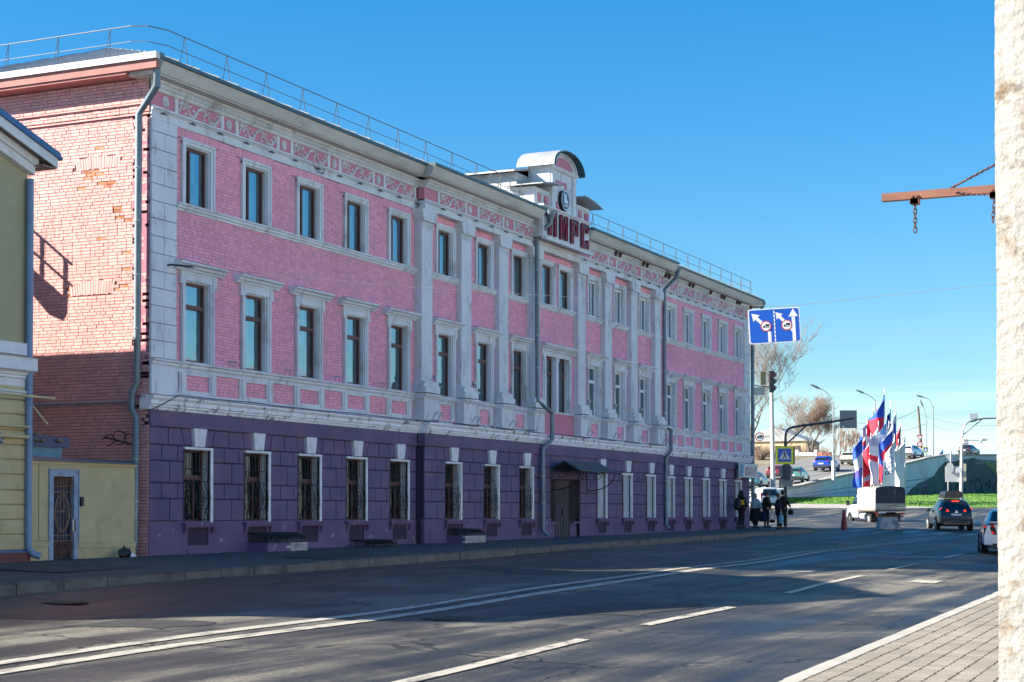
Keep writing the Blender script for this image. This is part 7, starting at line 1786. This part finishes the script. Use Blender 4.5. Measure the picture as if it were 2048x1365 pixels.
rcar('black car showing only its roof behind the wall top', 1940, 3.0, paint('black', (.012, .013, .016)), sc=1.05)

# ---- traffic cone and concrete block
p = at(1688, 1064, 83); t = thing('traffic_cone', 'dark red traffic cone standing on the shaded crossing', 'traffic cone', tuple(p))
g = MB(); g.lathe([(.19, .05), (.06, 1.05), (.045, 1.08)], (0, 0, 0), 14); obj('cone', g, mat('dull_red_plastic', (.22, .012, .02), .5), t, smooth=True, local=True); obj('base', MB().box(-.26, .26, -.26, .26, 0, .05), K['blackp'], t, local=True); g = MB(); g.lathe([(.131, .42), (.108, .6)], (0, 0, 0), 14); obj('sleeve', g, mat('dull_red_sleeve', (.30, .03, .04), .4), t, smooth=True, local=True)
p = at(1776, 1061, 84); t = thing('concrete_block', 'weathered tapered concrete block standing on the road behind the truck', 'block', tuple(p), R(25))
g = MB(); q = []
for z, w_ in ((0, .52), (.06, .52), (.66, .40)): q += [(-w_, -w_, z), (w_, -w_, z), (w_, w_, z), (-w_, w_, z)]
g.add(q, [(i*4+k, i*4+(k+1) % 4, (i+1)*4+(k+1) % 4, (i+1)*4+k) for i in range(2) for k in range(4)]+[(8, 9, 10, 11)]); obj('block', g, mat('peeling_concrete', (.42, .43, .42), .85, var=.1, dirt=(.10, .12, .14), dfac=.85, dscale=3.2, dlo=.46, dhi=.58), t, local=True)
obj('foot', MB().box(-.60, .60, -.60, .60, 0, .045), K['blackp'], t, local=True)

# ================================================================== people waiting at the corner
def skin_obj(name, V, E, Rr, M, parent, root=0, sub=1):
    me = bpy.data.meshes.new(name); me.from_pydata([tuple(v) for v in V], E, []); o = link(name, me, parent); me.materials.append(M)
    sm = o.modifiers.new('skin', 'SKIN'); sm.use_smooth_shade = True
    for i, r in enumerate(Rr): me.skin_vertices[0].data[i].radius = r if isinstance(r, tuple) else (r, r)
    me.skin_vertices[0].data[root].use_root = True
    if sub: s = o.modifiers.new('subsurf', 'SUBSURF'); s.levels = sub; s.render_levels = sub
    return o
class Sk:
    def __init__(s): s.V = []; s.E = []; s.R = []
    def v(s, p, r, par=None):
        s.V.append(p); s.R.append(r); i = len(s.V)-1
        if par is not None: s.E.append((par, i))
        return i
def person(label, loc, rz, H, coat, coat_len, legs, hairM, hood=False, arm_l=(.1, 0), arm_r=(.1, 0), wide=1., skirt=False, stoop=0., turn=0., shoes='blackp', hat=None):
    """standing figure, x is forward; arms given as (outward, forward) offsets of the hands"""
    t = thing('person', label, 'person', loc, rz); k = H/1.75; S_ = lambda *a: tuple(q*k for q in a)
    hx = stoop
    b = Sk()                                  # one body: trunk, head, arms with fingers, legs
    pv = b.v(S_(0, 0, .95), .13*k*wide); ch = b.v(S_(hx*.4, 0, 1.25), .145*k*wide, pv); nk = b.v(S_(hx*.8, 0, 1.48), .055*k, ch); hb = b.v(S_(hx+.01, 0, 1.58), .078*k, nk); ht = b.v(S_(hx+.02, 0, 1.68), .082*k, hb)
    ns = b.v(S_(hx+.115, turn, 1.615), .014*k, hb)
    hands = []
    for s, (ou, fo) in ((1, arm_l), (-1, arm_r)):
        sh = b.v(S_(hx*.6, s*.19*wide, 1.42), .055*k, ch); el = b.v(S_(hx*.5+fo*.3-.02, s*(.23*wide+ou*.4), 1.14), .042*k, sh); wr_ = b.v(S_(hx*.5+fo, s*(.22*wide+ou), .90+abs(fo)*.35), .03*k, el); pm_ = b.v(S_(hx*.5+fo+.02, s*(.22*wide+ou), .83+abs(fo)*.35), .034*k, wr_)
        P_ = b.V[pm_]; hands.append(Vector(P_))
        for q in range(4): f0 = b.v((P_[0]+(q-1.5)*.017*k, P_[1], P_[2]-.035*k), .0085*k, pm_); b.v((P_[0]+(q-1.5)*.018*k+.006, P_[1]-s*.012*k, P_[2]-(.075+.01*(q in (1, 2)))*k), .0075*k, f0)
        th = b.v((P_[0]+.04*k, P_[1]-s*.008*k, P_[2]+.01*k), .010*k, pm_); b.v((P_[0]+.05*k, P_[1]-s*.018*k, P_[2]-.03*k), .009*k, th)
    for s in (1, -1):
        hp = b.v(S_(0, s*.09, .90), .085*k, pv); kn = b.v(S_(.02, s*.10, .50), .058*k, hp); an = b.v(S_(-.01, s*.10, .09), .04*k, kn); b.v(S_(.14, s*.12, .035), .038*k, an)
    skin_obj('body', b.V, b.E, b.R, K['skin'], t)
    c = Sk(); w0 = .165*wide                   # coat over trunk and sleeves
    a = c.v(S_(0, 0, coat_len), (w0*k*1.12, w0*k*.95)); m1 = c.v(S_(hx*.1, 0, (coat_len+1.2)/2), (w0*k*1.05, w0*k*.92), a); m2 = c.v(S_(hx*.4, 0, 1.26), (w0*k*1.1, w0*k*.95), m1); m3 = c.v(S_(hx*.7, 0, 1.44), (.105*k, .10*k), m2); c.v(S_(hx*.85, 0, 1.51), .075*k, m3)
    for s, (ou, fo) in ((1, arm_l), (-1, arm_r)):
        sh = c.v(S_(hx*.6, s*.19*wide, 1.41), .080*k, m2); el = c.v(S_(hx*.5+fo*.3-.02, s*(.23*wide+ou*.4), 1.14), .068*k, sh); c.v(S_(hx*.5+fo*.93, s*(.22*wide+ou*.95), .94+abs(fo)*.33), .055*k, el)
    skin_obj('coat', c.V, c.E, c.R, coat, t)
    if skirt:
        g = MB(); g.lathe([(.20*wide*k, 1.0*k), (.235*wide*k, .7*k), (.25*wide*k, .38*k), (.22*k, .36*k)], (0, 0, 0), 14); obj('skirt', g, legs, t, smooth=True, local=True)
    l_ = Sk(); r0 = l_.v(S_(0, 0, .96), .135*k*wide)
    for s in (1, -1): hp = l_.v(S_(0, s*.09, .86), .10*k*wide, r0); kn = l_.v(S_(.02, s*.10, .50), .074*k*wide, hp); l_.v(S_(-.01, s*.10, .10), .058*k, kn)
    skin_obj('trousers', l_.V, l_.E, l_.R, legs, t)
    for s in (1, -1):
        g = MB(); g.ball((.06*k, s*.11*k, .05*k), .15*k, .058*k, .055*k, 10, 6); g.box(-.08*k, .18*k, s*.11*k-.045*k, s*.11*k+.045*k, 0, .02); obj('shoe', g, K[shoes], t, smooth=True, local=True)
    if hood:
        g = MB(); g.ball(tuple(Vector(S_(hx-.01, 0, 1.63))), .135*k, .125*k, .16*k, 12, 8); g.ball(tuple(Vector(S_(hx-.07, 0, 1.50))), .14*k, .15*k, .09*k, 10, 6)
        g.f = [f for f in g.f if not (sum(g.v[i][0] for i in f)/len(f) > (hx+.085)*k and sum(g.v[i][2] for i in f)/len(f) < 1.72*k)]; obj('hood', g, coat, t, smooth=True, local=True)
    g = MB(); cx = S_(hx-.005, 0, 1.655); g.ball(cx, .108*k, .102*k, .115*k, 12, 8); g.f = [f for f in g.f if sum(g.v[i][2] for i in f)/len(f) > cx[2]-.02*k or sum(g.v[i][0] for i in f)/len(f) < cx[0]-.02*k]
    obj('hat' if hat else 'hair', g, hat or hairM, t, smooth=True, local=True)
    for s in (1, -1): g = MB(); g.ball(S_(hx+.098, turn+s*.032, 1.625), .008, .012, .008, 6, 4); obj('eye', g, K['sblack'], t, local=True)
    g = MB(); g.ball(S_(hx+.098, turn, 1.545), .008, .024, .006, 6, 4); obj('mouth', g, K['tail0'], t, local=True)
    return t, [Vector(loc)+Matrix.Rotation(rz, 3, 'Z') @ h for h in hands]
def cloth_m(n, c): return mat('cloth_'+n, c, .9, var=.15, vscale=9)
def stand(u, v, d): return at(u, v, d)
DK = cloth_m('black', (.010, .011, .014)); NV = cloth_m('navy', (.012, .016, .035)); PB = cloth_m('pale_blue', (.36, .50, .56)); HB = mat('dark_hair', (.03, .02, .015), .7); HG = mat('grey_hair', (.30, .27, .25), .8)
def foot(u, v, d):
    p = at(u, v, d); return (p.x, p.y, p.z)
P1 = foot(1483, 1057, 77.5)
pz1, h1 = person('person in a black hooded jacket leaning on the wall with backpack', P1, R(-25), 1.74, DK, .80, NV, HB, hood=True, arm_l=(.02, .10), arm_r=(.02, .10), wide=1.0)
t = thing('backpack', 'black backpack on the hooded person at the wall', 'backpack', P1, R(-25)); g = MB(); g.ball((-.26, 0, 1.12), .17, .19, .30, 12, 8); g.ball((-.36, 0, 1.0), .10, .15, .17, 10, 6); obj('pack', g, K['blackp'], t, smooth=True, local=True)
for s in (1, -1): obj('strap', MB().tube([(-.18, s*.10, 1.38), (-.02, s*.12, 1.50), (.14, s*.13, 1.38), (.17, s*.13, 1.15), (-.1, s*.18, .95)], .022, 5), K['blackp'], t, local=True)
bpy.context.view_layer.update()
v_ = Matrix.Rotation(R(-25), 3, 'Z').inverted() @ (-rgt*.0-fh)     # direction of the viewer in the person's frame
sd = v_.normalized(); g = MB(); c = Vector((.04, 0, 1.20))+sd*.215; q = sd.cross(Vector((0, 0, 1))).normalized()
g.add([c+q*.09*a+Vector((0, 0, .11*b_)) for a, b_ in ((-1, -1), (1, -1), (1, 1), (-1, 1))]+[c-sd*.03+q*.09*a+Vector((0, 0, .11*b_)) for a, b_ in ((-1, -1), (1, -1), (1, 1), (-1, 1))], [(0,1,2,3), (4,7,6,5), (0,4,5,1), (1,5,6,2), (2,6,7,3), (3,7,4,0)]); obj('sleeve_patch', g, mat('yellow_patch', (.70, .42, .01), .6), pz1, local=True)
P2 = foot(1511, 1057, 77.5)
pz2, h2_ = person('person in a pale blue padded jacket and dark skirt with bag', P2, R(-35), 1.62, PB, .88, DK, HG, arm_l=(.03, .16), arm_r=(.03, .20), wide=1.25, skirt=True)
def bag(label, hand, w_, h, dp, M, rz=0., hl=.18):
    t = thing('bag', label, 'bag', tuple(hand+Vector((0, 0, -hl-h))), rz); g = MB(); g.add([(-dp*.9, -w_*.9, 0), (dp*.9, -w_*.9, 0), (dp*.9, w_*.9, 0), (-dp*.9, w_*.9, 0), (-dp*1.2, -w_*1.05, h*.55), (dp*1.2, -w_*1.05, h*.55), (dp*1.2, w_*1.05, h*.55), (-dp*1.2, w_*1.05, h*.55), (-dp*.5, -w_, h), (dp*.5, -w_, h), (dp*.5, w_, h), (-dp*.5, w_, h)], [(0,3,2,1), (8,9,10,11)]+[(i*4+k, i*4+(k+1) % 4, (i+1)*4+(k+1) % 4, (i+1)*4+k) for i in range(2) for k in range(4)])
    obj('bag_body', g, M, t, local=True)
    for s in (-.35, .35): obj('handle', MB().tube([(dp*s, -w_*.5, h), (dp*s*.5, -w_*.3, h+hl), (dp*s*.5, w_*.3, h+hl), (dp*s, w_*.5, h)], .010, 4), M, t, local=True)
    return t
bag('large dark blue shopping bag held by the pale jacket person', h2_[1]+Vector((0, -.04, 0)), .22, .46, .10, cloth_m('bag_navy', (.015, .03, .09)), R(-35), .06)
P3 = foot(1533, 1056, 77.2)
pz3, h3_ = person('slim person in a black coat and dark jeans standing mid group', P3, R(-30), 1.66, DK, .82, NV, HB, arm_l=(.04, .04), arm_r=(.05, .08), wide=.86)
t = thing('bag', 'open handbag with long loop handles hanging from the slim person', 'bag', tuple(h3_[1]+Vector((0, -.05, -.45)))); obj('handle', MB().tube([(.0, -.10, .0), (.02, -.10, .25), (0, 0, .44), (.02, .10, .25), (0, .12, 0)], .012, 5), DK, t, local=True); g = MB(); g.ball((0, .01, -.06), .05, .14, .09, 8, 6); obj('bag_body', g, DK, t, smooth=True, local=True)
P4 = foot(1557, 1059, 76.2)
pz4, h4_ = person('person in a long dark coat with light brown hair carrying a pale bag', P4, R(-60), 1.62, NV, .62, DK, mat('brown_hair', (.16, .07, .04), .7), arm_l=(.05, .04), arm_r=(.05, .05), wide=1.1)
bag('pale blue patterned carrier bag at the foot of the long coat', h4_[1]+Vector((-.10, .0, -.02)), .18, .38, .08, mat('pale_blue_bag', (.12, .36, .50), .6, var=.4, vscale=14), R(-60), .12)
P5 = foot(1566, 1058, 76.9)
pz5, h5_ = person('tall person in dark clothes right next to the sign pole', P5, R(-15), 1.76, DK, .74, DK, HB, arm_l=(.04, .10), arm_r=(.05, .22), wide=1.0)
bag('small dark bag held out by the tall person', h5_[1], .11, .22, .06, DK, R(-15), .05)
